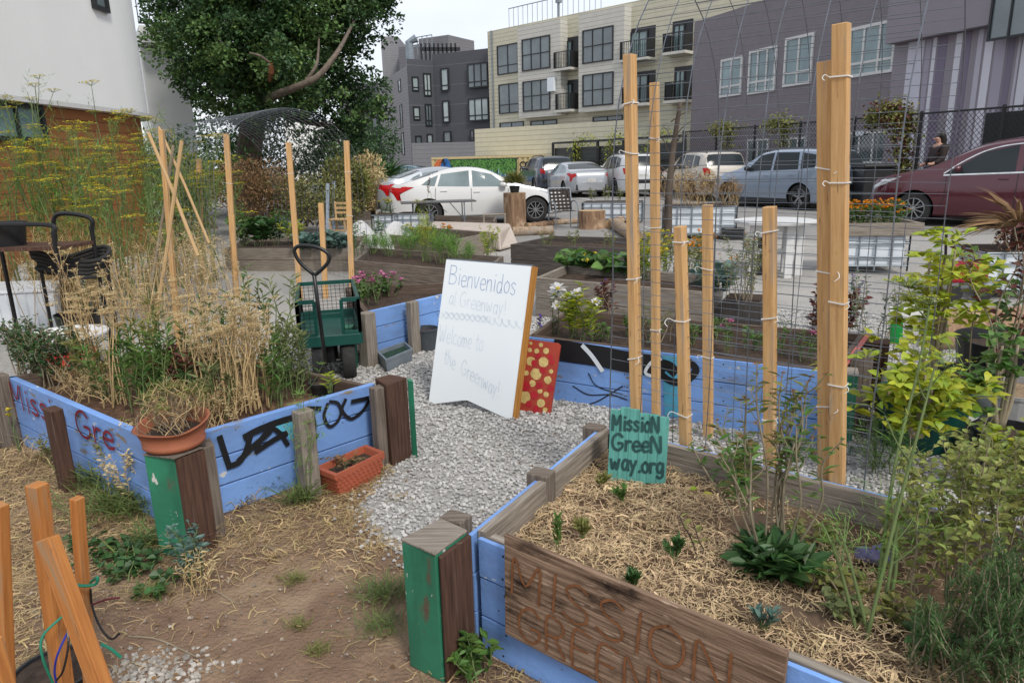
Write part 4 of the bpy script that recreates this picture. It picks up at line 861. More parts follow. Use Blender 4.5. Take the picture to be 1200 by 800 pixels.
nearstk(969,72,962,topofplank(962)+2,.052,'wide knotty stake, shorter half of the tallest pair right',(.7,1.2,1.55),off=.07)
nearstk(986,28,978,topofplank(980),.048,'tallest pine stake, topping the double pair by the green post',(.8,1.1,1.5,1.83),off=.035)
def farstk(x0,y0,x1,y1,w,lab,ties): 
    b=G(x1,y1); return stake(b,D(x0,y0,b.y),w,.04,ad,lab,ties)
farstk(767,97,769,497,.045,'second tall pine stake, slimmer, standing against the long blue bed',(.6,1.2,1.7))
farstk(829,240,830,514,.05,'short slim pine stake on gravel before the cyan and blue planks',(.5,1.0))
# label on short stake
def wires(name,label,prof,A,axis,length,pr,pz,r,m,group=None,jit=.004,cat='wire mesh'):
    """prof: polyline in (s,z); axis direction; wires along profile every pr, wires along axis every pz"""
    # resample the profile
    P=[Vector((s,z,0)) for s,z in prof]; L=[0]
    for a,b in zip(P[:-1],P[1:]): L.append(L[-1]+(b-a).length)
    def at(l):
        for i in range(len(L)-1):
            if l<=L[i+1]: 
                f=(l-L[i])/(L[i+1]-L[i]); return P[i].lerp(P[i+1],f)
        return P[-1]
    perp=V(-axis.y,axis.x,0); 
    mb=MB(); n=int(length/pr)
    for i in range(n+1):
        u=length*i/n; k=int(L[-1]/.12); ph=random.random()*6
        mb.tube([A+axis*(u+jit*math.sin(ph+j*.7))+perp*at(L[-1]*j/k).x+V(0,0,at(L[-1]*j/k).y) for j in range(k+1)],r*1.1 if 0<i<n else r*1.5,4,cap=False)
    k=int(L[-1]/pz)
    for j in range(k+1):
        q=at(L[-1]*j/k); ph=random.random()*6; m_=max(3,int(length/.3))
        mb.tube([A+axis*(length*i/m_)+perp*(q.x+.003)+V(0,0,q.y+jit*.8*math.sin(ph+i*1.3)) for i in range(m_+1)],r*.85,3,cap=False)
    o=mb.build(name,m,org=A,label=label); o['category']=cat
    if group:o['group']=group
    return o
def arch_prof(w,leg,rise,n=18,z0=.0):
    return [(0,z0),(0,leg*.5),(0.0,leg)]+[(w/2-w/2*math.cos(math.pi*k/n),leg+rise*math.sin(math.pi*k/n)) for k in range(1,n)]+[(w,leg),(w,leg*.5),(w,z0)]
nl=G(716,topofplank(716),HB)+an*.045; nr_=G(1003,topofplank(1003),HB)+an*.045; nl.z=0; nr_.z=0
fp=G(769,497); wd_=(fp-nl).dot(an); print('arch width',wd_,'len',(nr_-nl).length)
ax_=ad if (V(-ad.y,ad.x,0)).y>0 else -ad
ln=(nr_-nl).dot(ad); A=nl
wires('wire_arch','tall arch of galvanised wire mesh bridging the gravel path between blue beds',arch_prof(wd_-.03,1.5,.85),A-ad*.03,ad,ln+.05,.15,.052,.0018,M['galv'])
# left tunnel
c1=G(281,352); c2=G(425,345); 
hd=(c2-c1); hw_=1.5; ha=R(-40)   # tunnel axis heading back-left
ax2=V(math.sin(ha),math.cos(ha),0); pr2=V(-ax2.y,ax2.x,0)
midp=D(352,300,8.9); A2_=V(midp.x,midp.y,0)-pr2*.78
A2_=V(midp.x,midp.y,0)+(-pr2)*.95
for k in range(2):
    wires('wire_tunnel','front half of low rounded wire mesh tunnel over the left beds' if k==0 else 'rear half of low wire mesh tunnel, beneath the large dark tree',arch_prof(1.9,1.4,.86),A2_+ax2*(k*1.5),ax2,1.5,.15,.075,.0019,M['galv'],group='wire tunnel panels')
hoop=MB()
def stk2(x0,y0,x1,y1,w,lab,ties=(),m=None,t=.04):
    b=G(x1,y1); return stake(b,D(x0,y0,b.y),w,t,V(1,0,0),lab,ties,m)
stk2(338,167,352,352,.06,'pine stake at the right edge of tunnel between greens and wagon handle',(1.5,))
stk2(376,238,382,350,.06,'short pine stake between two taller ones behind the wagon')
stk2(406,165,413,348,.062,'tall pine stake right of wagon handle, against the carrot bed',(1.0,1.5))
stk2(265,157,277,345,.065,'tall pine stake left of the wire tunnel, rising over yarrow',(1.4,))
stk2(272,252,278,350,.05,'short pine stake doubled against tall one left of tunnel') 
stk2(233,186,236,330,.07,'old weathered stake behind the teepee with ragged bark')
stk2(304,208,303,255,.05,'thin orange stake far under the tunnel',m=M['stake_o'])
stk2(360,225,364,262,.04,'thin pale stake beside small wooden chair')
# teepee of poles
tb=G(205,478,.33)
def tp_(x0,y0,x1,y1,d0,d1,r,m=None,lab='',w=None):
    a=D(x1,y1,d1); b=D(x0,y0,d0); T=thing('teepee_pole',lab,'stake',a,'teepee poles in left bed'); mb=MB()
    if w: mb.beam(a,b,w,w*.8); mb.build('pole',m or M['stake'],T,bevel=.003)
    else: mb.tube([a,a.lerp(b,.5)+V(.006,0,0),b],r,7); mb.build('pole',m or M['pale_wood'],T)
    return T
tp_(189,152,215,470,4.9,4.9,.02,w=.037,lab='thickest square pole of teepee, standing almost upright')
tp_(174,156,232,300,4.7,4.5,.011,lab='round teepee pole leaning from upper left to right')
tp_(213,165,178,405,4.6,4.5,.012,lab='round teepee pole leaning from upper right to lower left')
tp_(203,170,178,330,5.0,4.9,.01,lab='grey thin teepee pole crossing behind the thick pole',m=M['stem_g'])
tp_(186,149,245,285,5.1,4.9,.009,lab='thinnest teepee pole crossing low toward the right')
# foreground stakes lower left
def fs(x0,y0,x1,y1,d0,d1,w,t,lab,m=M['stake_o']):
    a=D(x1,y1,d1); b=D(x0,y0,d0); T=thing('orange_stake',lab,'stake',a,'orange stakes bottom left'); mb=MB(); mb.beam(a,b,w,t,up=(.3,1,0)); mb.build('post',m,T,bevel=.0025); return T
fs(-2,590,8,830,1.72,1.72,.042,.03,'orange wooden stake cut by the left edge of photo')
fs(43,567,78,830,1.8,1.8,.042,.04,'thick upright orange stake behind the leaning one')
fs(90,583,108,830,1.85,1.85,.026,.03,'thin upright orange stake tied with green wire')
fs(55,630,128,830,1.55,1.45,.05,.03,'slanting orange stake leaning in front of two upright ones')
fs(-12,748,12,830,1.35,1.35,.04,.03,'low orange stake end in the bottom left corner')
def wire(pts,r,m,lab,name='garden_wire'):
    mb=MB(); P=crv([D(*p) for p in pts],6); mb.tube(P,r,6); o=mb.build(name,m,org=P[0],label=lab); o['category']='wire'; o['group']='coloured tie wires'; return o
M['wire_g']=mat('green wire',(.01,.2,.12),rough=.4); M['wire_b']=mat('blue wire',(.02,.03,.3),rough=.4)
wire([(75,720,1.75),(50,745,1.7),(50,770,1.68),(62,800,1.68)],.0035,M['wire_g'],'green wire curving down left of the slanting stake')
wire([(82,735,1.74),(68,765,1.7),(64,785,1.7),(66,800,1.7)],.003,M['wire_b'],'blue wire hanging beside the black wire')
wire([(78,730,1.73),(80,755,1.7),(74,785,1.68),(66,797,1.68)],.003,M['metal_k'],'black wire hanging between stakes')
wire([(86,684,1.8),(98,686,1.8),(112,684,1.8),(114,676,1.8),(106,682,1.83)],.0045,M['wire_g'],'green tie wire knotted round the thin stake')
wire([(106,690,1.85),(108,710,1.85),(118,735,1.8),(130,748,1.75),(140,742,1.75)],.0035,M['metal_k'],'black wire dangling right of the thin stake')
wire([(118,754,1.6),(130,760,1.6),(142,770,1.6)],.004,M['wire_g'],'short green wire end poking out right of slanting stake')
wire([(108,708,1.85),(125,702,1.85),(140,700,1.85)],.003,mat('maroon wire',(.1,.01,.02)),'maroon wire lying by the thin stake')
rpot('nursery_pot','black plastic pot lying behind the orange stakes bottom left','pot',G(66,800,0),.12,.05,M['plastic_k'],flare=.9)
# ================================================================ CARS
def paint(n,c,r=.28,metal=.0): return mat(n,c,tuple(x*.95 for x in c),scale=1,rough=r,coat=.8,metal=metal,spec=.5)
M['cglass']=mat('car glass',(.03,.038,.042),(.02,.026,.03),scale=.8,rough=.1,spec=.22)
M['cglass_l']=mat('pale car glass',(.2,.26,.27),(.11,.15,.16),scale=1.1,rough=.05,spec=.8)  # reflected sky and light seen through the cabin are put into this paler colour
M['tail']=mat('tail light red',(.5,.01,.012),rough=.15); M['lamp']=mat('headlight',(.65,.67,.7),rough=.1,metal=.3); M['amber']=mat('amber lamp',(.85,.25,.02),rough=.2)
M['rim']=mat('alloy rim',(.5,.51,.53),rough=.25,metal=.8); M['rimk']=mat('dark wheel well',(.012,.012,.013),rough=.8); M['trim']=mat('black trim',(.02,.02,.022),rough=.5); M['chrome']=mat('chrome',(.7,.7,.7),rough=.12,metal=1)
M['plate']=mat('licence plate',(.6,.6,.58),rough=.5)
def smooth(a,k=2):
    a=np.array(a,float)
    for _ in range(k): b=a.copy(); b[1:-1]=(a[:-2]+2*a[1:-1]+a[2:])/4; a=b
    return a
def make_car(name,label,cat,Ln,W,top,belt,wheels,rw,pm,win,glasstop,glassm='cglass',zlow=.2,tails=None,heads=None,doors=(),roofrail=False,handles=(),cladding=None,spokes=5,rimdark=False,pillars=(),plate=None,bumper=None,mirror=None,group=None,narrow=.2,extras=None):
    T=thing(name,label,cat,(0,0,0),group)
    N=72; x=Ln*(1-np.cos(np.linspace(0,math.pi,N)))/2
    tx,tz=zip(*top); bx,bz=zip(*belt)
    zt=smooth(np.interp(x,tx,tz),3); zb=smooth(np.interp(x,bx,bz),2); zb=np.minimum(zb,zt-.004)
    # half width in plan
    e=np.minimum(x,Ln-x); hw=W/2*(1-.26*np.clip(1-e/ .75,0,1)**2.2-.10*np.clip(1-e/.12,0,1)**2)
    zl=zlow+.10*np.clip(1-e/.5,0,1)**2
    rings=[]
    for i in range(N):
        k=min(1,max(0,(zt[i]-zb[i])/.35)); h=hw[i]; hr=h*(.955-narrow*min(1,(zt[i]-zb[i])/.45)); z0=zl[i]; zbi=zb[i]
        g=zt[i]-zbi
        rings.append([(0,z0),(h*.88,z0),(h*.965,z0+.05),(h*.99,z0+.18),(h*1.0,z0+(zbi-z0)*.55),(h*.988,z0+(zbi-z0)*.82),(h*.955,zbi),
           (h*.955+(hr-h*.955)*.5,zbi+g*.48),(hr,zbi+g*.86),(hr*.9,zbi+g*.95),(hr*.55,zbi+g*.992),(0,zt[i])])
    Rg=np.array(rings); K=Rg.shape[1]
    def side(xx,z,off=.004):
        xx=min(max(xx,0),Ln); f=np.interp(xx,x,np.arange(N)); i=int(min(f,N-2)); r=Rg[i]*(1-(f-i))+Rg[i+1]*(f-i); zz=r[1:9,1]; 
        return float(np.interp(z,zz,r[1:9,0]))+off
    mb=MB(); vs=[]; 
    for i in range(N):
        for (y,z) in rings[i]: vs.append((x[i],y,z))
        for (y,z) in rings[i][1:-1][::-1]: vs.append((x[i],-y,z))
    n=2*K-2; fs=[]
    for i in range(N-1):
        for j in range(n): fs.append((i*n+j,i*n+(j+1)%n,(i+1)*n+(j+1)%n,(i+1)*n+j))
    fs.append(tuple(range(n-1,-1,-1))); fs.append(tuple((N-1)*n+j for j in range(n)))
    mb.add(vs,fs); body=mb.build('body',[pm,M['rimk']],T,smooth=True)
    cut=MB()
    for wx in wheels:
        for s in (-1,1):
            pf=[(0,s*(W/2-.32)),(rw*1.14,s*(W/2-.32)),(rw*1.14,s*(W/2+.3)),(0,s*(W/2+.3))]
            cut.lathe((wx,0,rw),pf if s>0 else pf[::-1],28,ax='y')
    co=cut.build('cutter',[M['rimk']],org=(0,0,0)); cm=bmesh.new(); cm.from_mesh(co.data); bmesh.ops.remove_doubles(cm,verts=cm.verts,dist=1e-5); bmesh.ops.recalc_face_normals(cm,faces=cm.faces); cm.to_mesh(co.data); cm.free()
    cm=bmesh.new(); cm.from_mesh(body.data); bmesh.ops.recalc_face_normals(cm,faces=cm.faces); cm.to_mesh(body.data); cm.free()
    md=body.modifiers.new('b','BOOLEAN'); md.object=co; md.operation='DIFFERENCE'; md.solver='EXACT'; md.material_mode='TRANSFER'
    bpy.context.view_layer.update(); dg=bpy.context.evaluated_depsgraph_get(); nm=bpy.data.meshes.new_from_object(body.evaluated_get(dg)); body.modifiers.clear(); body.data=nm
    bpy.data.objects.remove(co)
    for p in nm.polygons: p.use_smooth=True
    nm.set_sharp_from_angle(angle=R(35))
    # side windows: (bottom polyline, top polyline) in x,z
    for (bl,tl) in win:
        for s in (1,-1):
            g=MB(); x0=max(bl[0][0],tl[0][0]) if False else min(bl[0][0],tl[0][0]); x1=max(bl[-1][0],tl[-1][0]); m=16; vv=[]
            for k in range(m+1):
                u=k/m
                pb=[bl[0][0]+(bl[-1][0]-bl[0][0])*u]; pt=[tl[0][0]+(tl[-1][0]-tl[0][0])*u]
                zb_=float(np.interp(pb[0],*zip(*bl))); zt_=float(np.interp(pt[0],*zip(*tl)))
                for q in range(5):
                    f=q/4; xx=pb[0]+(pt[0]-pb[0])*f; z=zb_+(zt_-zb_)*f; vv.append((xx,s*side(xx,z,.006),z))
            ff=[]
            for k in range(m):
                for q in range(4): a=k*5+q; f_=(a,a+5,a+6,a+1); ff.append(f_ if s<0 else f_[::-1])
            g.add(vv,ff); g.build('side_window',M[glassm],T,smooth=True)
    # top glass: station ranges by x, from ring index 7..
    for (xa,xb,nm_) in glasstop:
        ids=[i for i in range(N) if xa<=x[i]<=xb]; g=MB(); vv=[]
        for i in ids:
            r=rings[i]; row=[(y*.97,z) for (y,z) in (r[8],r[9],r[10],r[11])]
            full=[(y,z) for y,z in row]+[(-y,z) for y,z in row[:-1][::-1]]
            t=np.array([x[min(i+1,N-1)]-x[max(i-1,0)],zt[min(i+1,N-1)]-zt[max(i-1,0)]]); t/=np.linalg.norm(t); nx,nz=-t[1],t[0]
            for (y,z) in full: vv.append((x[i]+nx*.008,y,z+nz*.008))
        ff=[]
        for a in range(len(ids)-1):
            for q in range(6): ff.append((a*7+q,a*7+q+1,(a+1)*7+q+1,(a+1)*7+q)[::-1])
        g.add(vv,ff); g.build(nm_,M[glassm if nm_=='x' else 'cglass'],T,smooth=True)
    def strip(pts,w,m,nm_,s,off=.004):
        g=MB(); P=crv([(px,s*side(px,pz,off),pz) for px,pz in pts],4); P=[V(p.x,s*side(p.x,p.z,off),p.z) for p in P]
        g.ribbon(P,w,(0,s,.15)); return g.build(nm_,m,T)
    for s in (1,-1):
        for dx in doors: strip([(dx[0],float(np.interp(dx[0],x,zb))-.02),(dx[0],.6),(dx[1],.34)],.012,M['trim'],'door_gap',s)
        for hx,hz in handles:
            g=MB(); g.box((hx,s*side(hx,hz,.012),hz),.17,.02,.028); g.build('door_handle',pm,T,bevel=.006)
        if cladding: strip([(wheels[0]+rw*1.2,.3),(Ln/2,.3),(wheels[1]-rw*1.2,.3)],.12,M['trim'],'sill',s)
        if mirror:
            g=MB(); g.blob((mirror[0],s*(side(mirror[0],mirror[1])+.1),mirror[1]+.03),.1,(.7,1.0,.75),0,2); g.build('mirror',pm if mirror[2] else M['trim'],T,smooth=True)
        if roofrail:
            zr=float(np.interp(Ln*.5,x,zt)); g=MB(); y=W/2*.62; g.tube(crv([(roofrail[0],s*y,zr-.05),(roofrail[0]+.2,s*y,zr+.04),(roofrail[1]-.2,s*y,zr+.04),(roofrail[1],s*y,zr-.05)]),.022,6); g.build('roof_rail',M['trim'],T,smooth=True)
    def patch(poly,m,nm_,s,off=.012):
        # closed polygon in x,z projected on side with subdivision
        g=MB(); c=(sum(p[0] for p in poly)/len(poly),sum(p[1] for p in poly)/len(poly)); rows=5; k=len(poly); vv=[]
        for r_ in range(rows+1):
            for (px,pz) in poly:
                f=r_/rows; xx=c[0]+(px-c[0])*f; zz=c[1]+(pz-c[1])*f; vv.append((xx,s*side(xx,zz,off),zz))
        ff=[(r_*k+j,(r_+1)*k+j,(r_+1)*k+(j+1)%k,r_*k+(j+1)%k) for r_ in range(rows) for j in range(k)]
        g.add(vv,ff); return g.build(nm_,m,T,smooth=True)
    for s in (1,-1):
        if tails: patch(tails,M['tail'],'tail_light',s)
        if heads: patch(heads,M['lamp'],'headlight',s)
    if plate:
        g=MB(); g.box((plate[0],0,plate[1]),.02,.36,.16); g.build('licence_plate',M['plate'],T)
    if bumper:
        for (xx,z,ww,hh,m) in bumper: g=MB(); g.box((xx,0,z),.06,ww,hh); g.build('bumper_trim',m,T,bevel=.01)
    # wheels
    for wx in wheels:
        for s in (1,-1):
            yo=s*(W/2-.035); g=MB(); w_=.2
            g.lathe((wx,yo-s*w_/2,rw),[(rw*.66,-w_/2),(rw*.93,-w_/2),(rw*.985,-w_*.4),(rw,-w_*.2),(rw,w_*.2),(rw*.985,w_*.4),(rw*.93,w_/2),(rw*.66,w_/2)],28,ax='y')
            g.lathe((wx,yo-s*(w_-.03),rw),[(0,0),(rw*.67,0)],20,ax='y')
            tyre=g.build('wheel',M['rubber'],T,smooth=True)
            g=MB(); rr=rw*.68
            g.mi=1; g.lathe((wx,yo-s*.05,rw),[(0,0),(rr*.93,0)],24,ax='y'); g.mi=0
            g.lathe((wx,yo-s*.01,rw),[(rr*.9,-.02),(rr*.9,.004),(rr,.004),(rr,-.02)],28,ax='y')
            g.lathe((wx,yo-s*.01,rw),[(0,.012),(rr*.22,.01),(rr*.24,-.02)],14,ax='y') if s>0 else g.lathe((wx,yo-s*.01,rw),[(0,-.012),(rr*.22,-.01),(rr*.24,.02)],14,ax='y')
            for q in range(spokes):
                a=2*math.pi*q/spokes+.3
                for da in ((-.13,.13) if spokes<=6 else (0,)):
                    p0=V(wx+math.cos(a+da*.6)*rr*.15,yo-s*.012,rw+math.sin(a+da*.6)*rr*.15); p1=V(wx+math.cos(a+da)*rr*.93,yo-s*.014,rw+math.sin(a+da)*rr*.93); g.beam(p0,p1,rr*.085 if spokes>6 else rr*.1,.02,up=(0,1,0))
            g.build('rim',[M['rim'],M['rimk']],tyre)
    if extras: extras(T,side,x,zt,zb)
    return T
def place_car(T,anchor_local,px,py,heading,d=None):
    """anchor_local: (x,y) on the ground in car frame sits at pixel; front of the car (x=0) points along heading"""
    hz=R(heading); f=V(math.sin(hz),math.cos(hz),0); rot=math.atan2(-f.y,-f.x)    # local +x points to the rear
    T.rotation_euler=(0,0,rot); g=G(px,py) if d is None else V(D(px,py,d).x,d,0)
    ca,sa=math.cos(rot),math.sin(rot); ax,ay=anchor_local
    T.location=(g.x-(ax*ca-ay*sa),g.y-(ax*sa+ay*ca),.012)
# local frame: x 0 front..L rear, y>0 = right hand side seen when looking along +x(rear)... 
sed_top=[(0,.45),(.03,.62),(.25,.74),(1.05,.92),(1.35,.985),(2.15,1.38),(2.6,1.44),(3.1,1.42),(3.7,1.25),(4.25,1.06),(4.55,1.03),(4.62,.85),(4.65,.5)]
sed_belt=[(0,.44),(.25,.70),(1.05,.87),(1.4,.9),(3.6,.96),(4.2,1.0),(4.62,.84),(4.65,.49)]
civ_win=[([(1.62,.93),(2.52,.95)],[(2.03,1.24),(2.52,1.345)]),([(2.6,.955),(3.4,.98)],[(2.6,1.345),(3.3,1.27)]),([(3.47,.985),(3.8,1.02)],[(3.37,1.25),(3.6,1.16)])]
civic=make_car('parked_car','white sedan parked side on behind the folding table and log stump','car',4.64,1.8,sed_top,sed_belt,(.93,3.63),.325,paint('white car paint',(.66,.66,.65)),civ_win,[(1.42,2.05,'windscreen'),(3.3,4.08,'rear_window')],glassm='cglass_l',
   tails=[(3.98,.97),(4.22,.99),(4.56,.98),(4.6,.86),(4.5,.80),(4.42,.66),(4.32,.65),(4.36,.8),(4.15,.9)],heads=[(.1,.62),(.5,.76),(.85,.82),(.5,.68),(.12,.55)],doors=((1.62,1.5),(2.56,2.56),(3.45,3.2)),handles=((2.42,.82),(3.25,.86)),mirror=(1.75,.95,1),spokes=10,group='parked cars',bumper=[(4.60,.42,1.3,.22,M['trim'])],plate=(4.64,.7))
# silver hatch hidden behind it, shares the sedan shape but its own paint and lamps
def recar(src,label,pm=None,gm=None):
    c=copy_tree(src); c['label']=label
    for ch in c.children:
        if pm and ch.name.startswith(('body','door_handle','mirror')):
            ch.data=ch.data.copy(); ch.data.materials[0]=pm
    return c
civ2=recar(civic,'silver blue sedan mostly hidden behind the white sedan',paint('silver blue paint',(.4,.43,.47),metal=.3))
sil=recar(civic,'silver sedan parked nose away between dark and white cars',paint('silver paint',(.42,.44,.47),metal=.4))
place_car(civic,(.93,.88),628,261.5,84); place_car(civ2,(3.63,.88),487,256,66)
place_car(sil,(4.3,.0),690,231.5,-13)
suv_top=[(0,.55),(.03,.78),(.2,.92),(1.05,1.08),(1.3,1.13),(2.0,1.62),(2.5,1.70),(3.6,1.70),(4.15,1.66),(4.3,1.55),(4.5,1.12),(4.56,.95),(4.6,.6)]
suv_belt=[(0,.54),(.2,.88),(1.05,1.02),(1.4,1.04),(3.6,1.12),(4.25,1.14),(4.5,1.08),(4.56,.94),(4.6,.59)]
suv_win=[([(1.62,1.07),(2.55,1.1)],[(2.05,1.52),(2.55,1.6)]),([(2.63,1.1),(3.5,1.13)],[(2.63,1.6),(3.42,1.59)]),([(3.58,1.14),(4.05,1.19)],[(3.52,1.585),(3.98,1.52)])]
def fx(T,side,x,zt,zb):
    g=MB(); g.box((4.575,0,.62),.09,1.5,.16); g.build('rear_bumper',M['trim'],T,bevel=.02)
forester=make_car('parked_car','silver blue wagon with roof rails parked behind white round table','car',4.6,1.8,suv_top,suv_belt,(.95,3.59),.36,paint('silver blue suv paint',(.27,.33,.42),metal=.35),suv_win,[(1.36,1.95,'windscreen'),(4.2,4.47,'rear_window')],
   tails=[(4.3,1.14),(4.45,1.15),(4.565,1.08),(4.575,.92),(4.44,.9)],heads=[(.08,.8),(.45,.95),(.8,1.0),(.45,.82)],doors=((1.65,1.5),(2.59,2.59),(3.55,3.25)),handles=((2.42,.95),(3.3,.98)),mirror=(1.72,1.12,0),roofrail=(2.1,4.1),cladding=True,spokes=5,group='parked cars',plate=(4.57,.82),extras=fx,narrow=.16)
place_car(forester,(3.59,-.88),934,247,-29)
beige=recar(forester,'beige wagon parked nose away left of the silver blue one',paint('beige paint',(.5,.46,.4)))
white2=recar(forester,'white wagon parked nose away seen between two tall stakes',paint('white suv paint',(.62,.63,.63)))
dark=recar(forester,'dark blue wagon with red tail lamps, farthest left of the nose away row',paint('dark blue paint',(.025,.035,.06)))
place_car(beige,(4.4,0),848,236,-8); place_car(white2,(4.4,0),752,231,-9); place_car(dark,(4.4,0),653,228,-12)
van_top=[(0,.55),(.03,.86),(.18,1.0),(.8,1.14),(1.15,1.2),(2.1,1.7),(2.7,1.8),(4.2,1.81),(4.85,1.68),(5.05,1.2),(5.14,.95),(5.17,.5)]
van_belt=[(0,.54),(.18,.93),(.8,1.05),(1.2,1.07),(3.6,1.12),(4.8,1.15),(5.05,1.1),(5.14,.9),(5.17,.49)]
van_win=[([(1.5,1.08),(2.72,1.12)],[(2.15,1.5),(2.72,1.63)]),([(2.84,1.13),(3.8,1.16)],[(2.84,1.645),(3.8,1.65)]),([(3.9,1.165),(4.75,1.2)],[(3.9,1.65),(4.6,1.58)])]
def vx(T,side,x,zt,zb):
    for s in (1,-1):
        g=MB(); P=[V(px,s*side(px,pz,.012),pz) for px,pz in [(1.5,1.06),(2.2,1.085),(3.0,1.115),(4.0,1.15),(4.8,1.18)]]; g.ribbon(P,.03,(0,s,.1)); g.build('chrome_strip',M['chrome'],T)
        g=MB(); P=[V(px,s*side(px,pz,.012),pz) for px,pz in [(1.5,1.1),(1.85,1.36),(2.25,1.56),(2.8,1.66),(3.8,1.68),(4.6,1.62)]]; g.ribbon(crv(P),.025,(0,s,.4)); g.build('chrome_strip',M['chrome'],T)
        g=MB(); g.ribbon([V(px,s*side(px,pz,.012),pz) for px,pz in [(.3,.56),(.36,.5),(.4,.44)]],.035,(0,s,0)); g.build('marker_lamp',M['amber'],T)
van=make_car('parked_car','maroon minivan parked side on at the right edge','car',5.17,2.0,van_top,van_belt,(.98,4.07),.355,paint('maroon paint',(.075,.008,.018),r=.2,metal=.2),van_win,[(1.3,2.2,'windscreen'),(4.88,5.03,'rear_window')],
   tails=[(4.8,1.15),(5.0,1.16),(5.1,.95),(4.95,.9)],heads=[(.06,.82),(.3,.97),(.7,1.04),(.4,.88),(.1,.74)],doors=((1.55,1.45),(2.78,2.78),(3.88,3.88)),handles=((2.55,.98),(3.05,.99)),mirror=(1.75,1.16,1),spokes=10,group='parked cars',narrow=.14,extras=vx)
place_car(van,(.98,-.96),1067,265,-46)
small=recar(civic,'small blue car far off beyond the spiky plants',paint('teal car paint',(.03,.09,.12))); place_car(small,(2,0),466,214,-70,d=36)
# ================================================================ FENCES
M['fence_k']=mat('black fence steel',(.02,.021,.023),rough=.5)
def chainlink(name,label,A,B,h,npost,pitch=.13,r=.006,group=None):
    A=V(A.x,A.y,0);B=V(B.x,B.y,0); T=thing(name,label,'fence',A,group); d=(B-A); Ln=d.length; d.normalize()
    for i in range(npost+1):
        mb=MB(); p=A+d*(Ln*i/npost); mb.tube([p,p+V(0,0,h+.06)],.04,8); mb.build('fence_post',M['fence_k'],T)
    mb=MB(); mb.tube([A+V(0,0,h),B+V(0,0,h)],.028,6); mb.build('top_rail',M['fence_k'],T)
    mb=MB(); n=int(Ln/pitch); off=V(d.y,-d.x,0)*.045
    for sgn in (1,-1):
        k=int((Ln+h)/pitch)
        for i in range(k):
            u0=i*pitch-(h if sgn>0 else 0); 
            ua,za=(u0,0); ub,zb=(u0+sgn*h,h)
            if sgn<0: ua,za=u0,0; ub,zb=u0-h,h
            # clip to [0,Ln]
            def cl(u,z,u2,z2):
                if u<0: t=(0-u)/(u2-u); return 0,z+(z2-z)*t
                if u>Ln: t=(Ln-u)/(u2-u); return Ln,z+(z2-z)*t
                return u,z
            if (ua<0 and ub<0) or (ua>Ln and ub>Ln): continue
            a=cl(ua,za,ub,zb); b=cl(ub,zb,ua,za)
            if abs(a[0]-b[0])<.02: continue
            mb.beam(A+d*a[0]+V(0,0,a[1])+off*(.9+.1*sgn),A+d*b[0]+V(0,0,b[1])+off*(.9+.1*sgn),r,r)
    mb.build('chain_link',M['fence_k'],T); return T
fA=D(1290,116,15.2); fA=V(fA.x,fA.y,0); fd=V(math.sin(R(-19.6)),math.cos(R(-19.6)),0)
f0=D(1200,124,16.9); hF=f0.z; tt=0
def on_f(px):
    r=ray(px,180); a=f0; k=r.x/r.y; t=(a.x-k*a.y)/(k*fd.y-fd.x); return V(a.x+fd.x*t,a.y+fd.y*t,0)
chainlink('chain_fence','tall black chain link fence running before the purple building',on_f(1290),on_f(800),hF,7,pitch=.14,r=.009)
# dark panel fence with wood behind
P0=D(648,168,40); P1=on_f(800)+V(.3,1.0,0); T=thing('trellis_fence','black framed fence with dark panels below the cream wall','fence',V(P0.x,P0.y,0)); hh=P0.z
d=(P1-V(P0.x,P0.y,0)); Lf=d.length; d.normalize(); a=V(P0.x,P0.y,0)
for i in range(6): mb=MB(); mb.box(a+d*(Lf*i/5)+V(0,0,hh/2),.14,.14,hh); mb.build('fence_post',M['fence_k'],T)
mb=MB(); mb.beam(a+V(0,0,hh),a+d*Lf+V(0,0,hh),.1,.1); mb.beam(a+V(0,0,hh*.6),a+d*Lf+V(0,0,hh*.6),.06,.06); mb.build('rail',M['fence_k'],T)
mb=MB(); bk=V(-d.y,d.x,0)*.12; mb.beam(a+bk+V(0,0,hh*.45),a+d*Lf+bk+V(0,0,hh*.45),.03,hh*.88); mb.build('panel',siding('dark fence boards',(.07,.075,.07),per=.22,line=.12,k=.5),T)
# raised pavement along the fence
mb=MB(); a_=on_f(1290)+V(-1.2,-.9,0); b_=on_f(800)+V(-1.2,-.9,0); c_2=b_+V(5,1.8,0); d_2=a_+V(5,1.8,0); mb.prism([a_,b_,c_2,d_2],.0,.14); struct(mb.build('pavement',M['asphalt'],org=(0,0,0)))
# bins, sign, posts
T=thing('waste_bin','dark tall waste bin standing by the chain link fence behind the parked cars','bin',V(*on_f(1040)[:2],0)+V(-.7,-.7,0))
p=Vector(T.location); mb=MB(); mb.prism([p+V(-.4,-.35,0),p+V(.4,-.35,0),p+V(.4,.35,0),p+V(-.4,.35,0)],.05,1.15); mb.build('body',M['trim'],T,bevel=.03); mb=MB(); mb.prism([p+V(-.44,-.4,0),p+V(.44,-.4,0),p+V(.44,.4,0),p+V(-.44,.4,0)],1.152,1.24); mb.build('lid',M['trim'],T,bevel=.03)
# ================================================================ FURNITURE IN THE GARDEN
def at(px,py): return G(px,py)
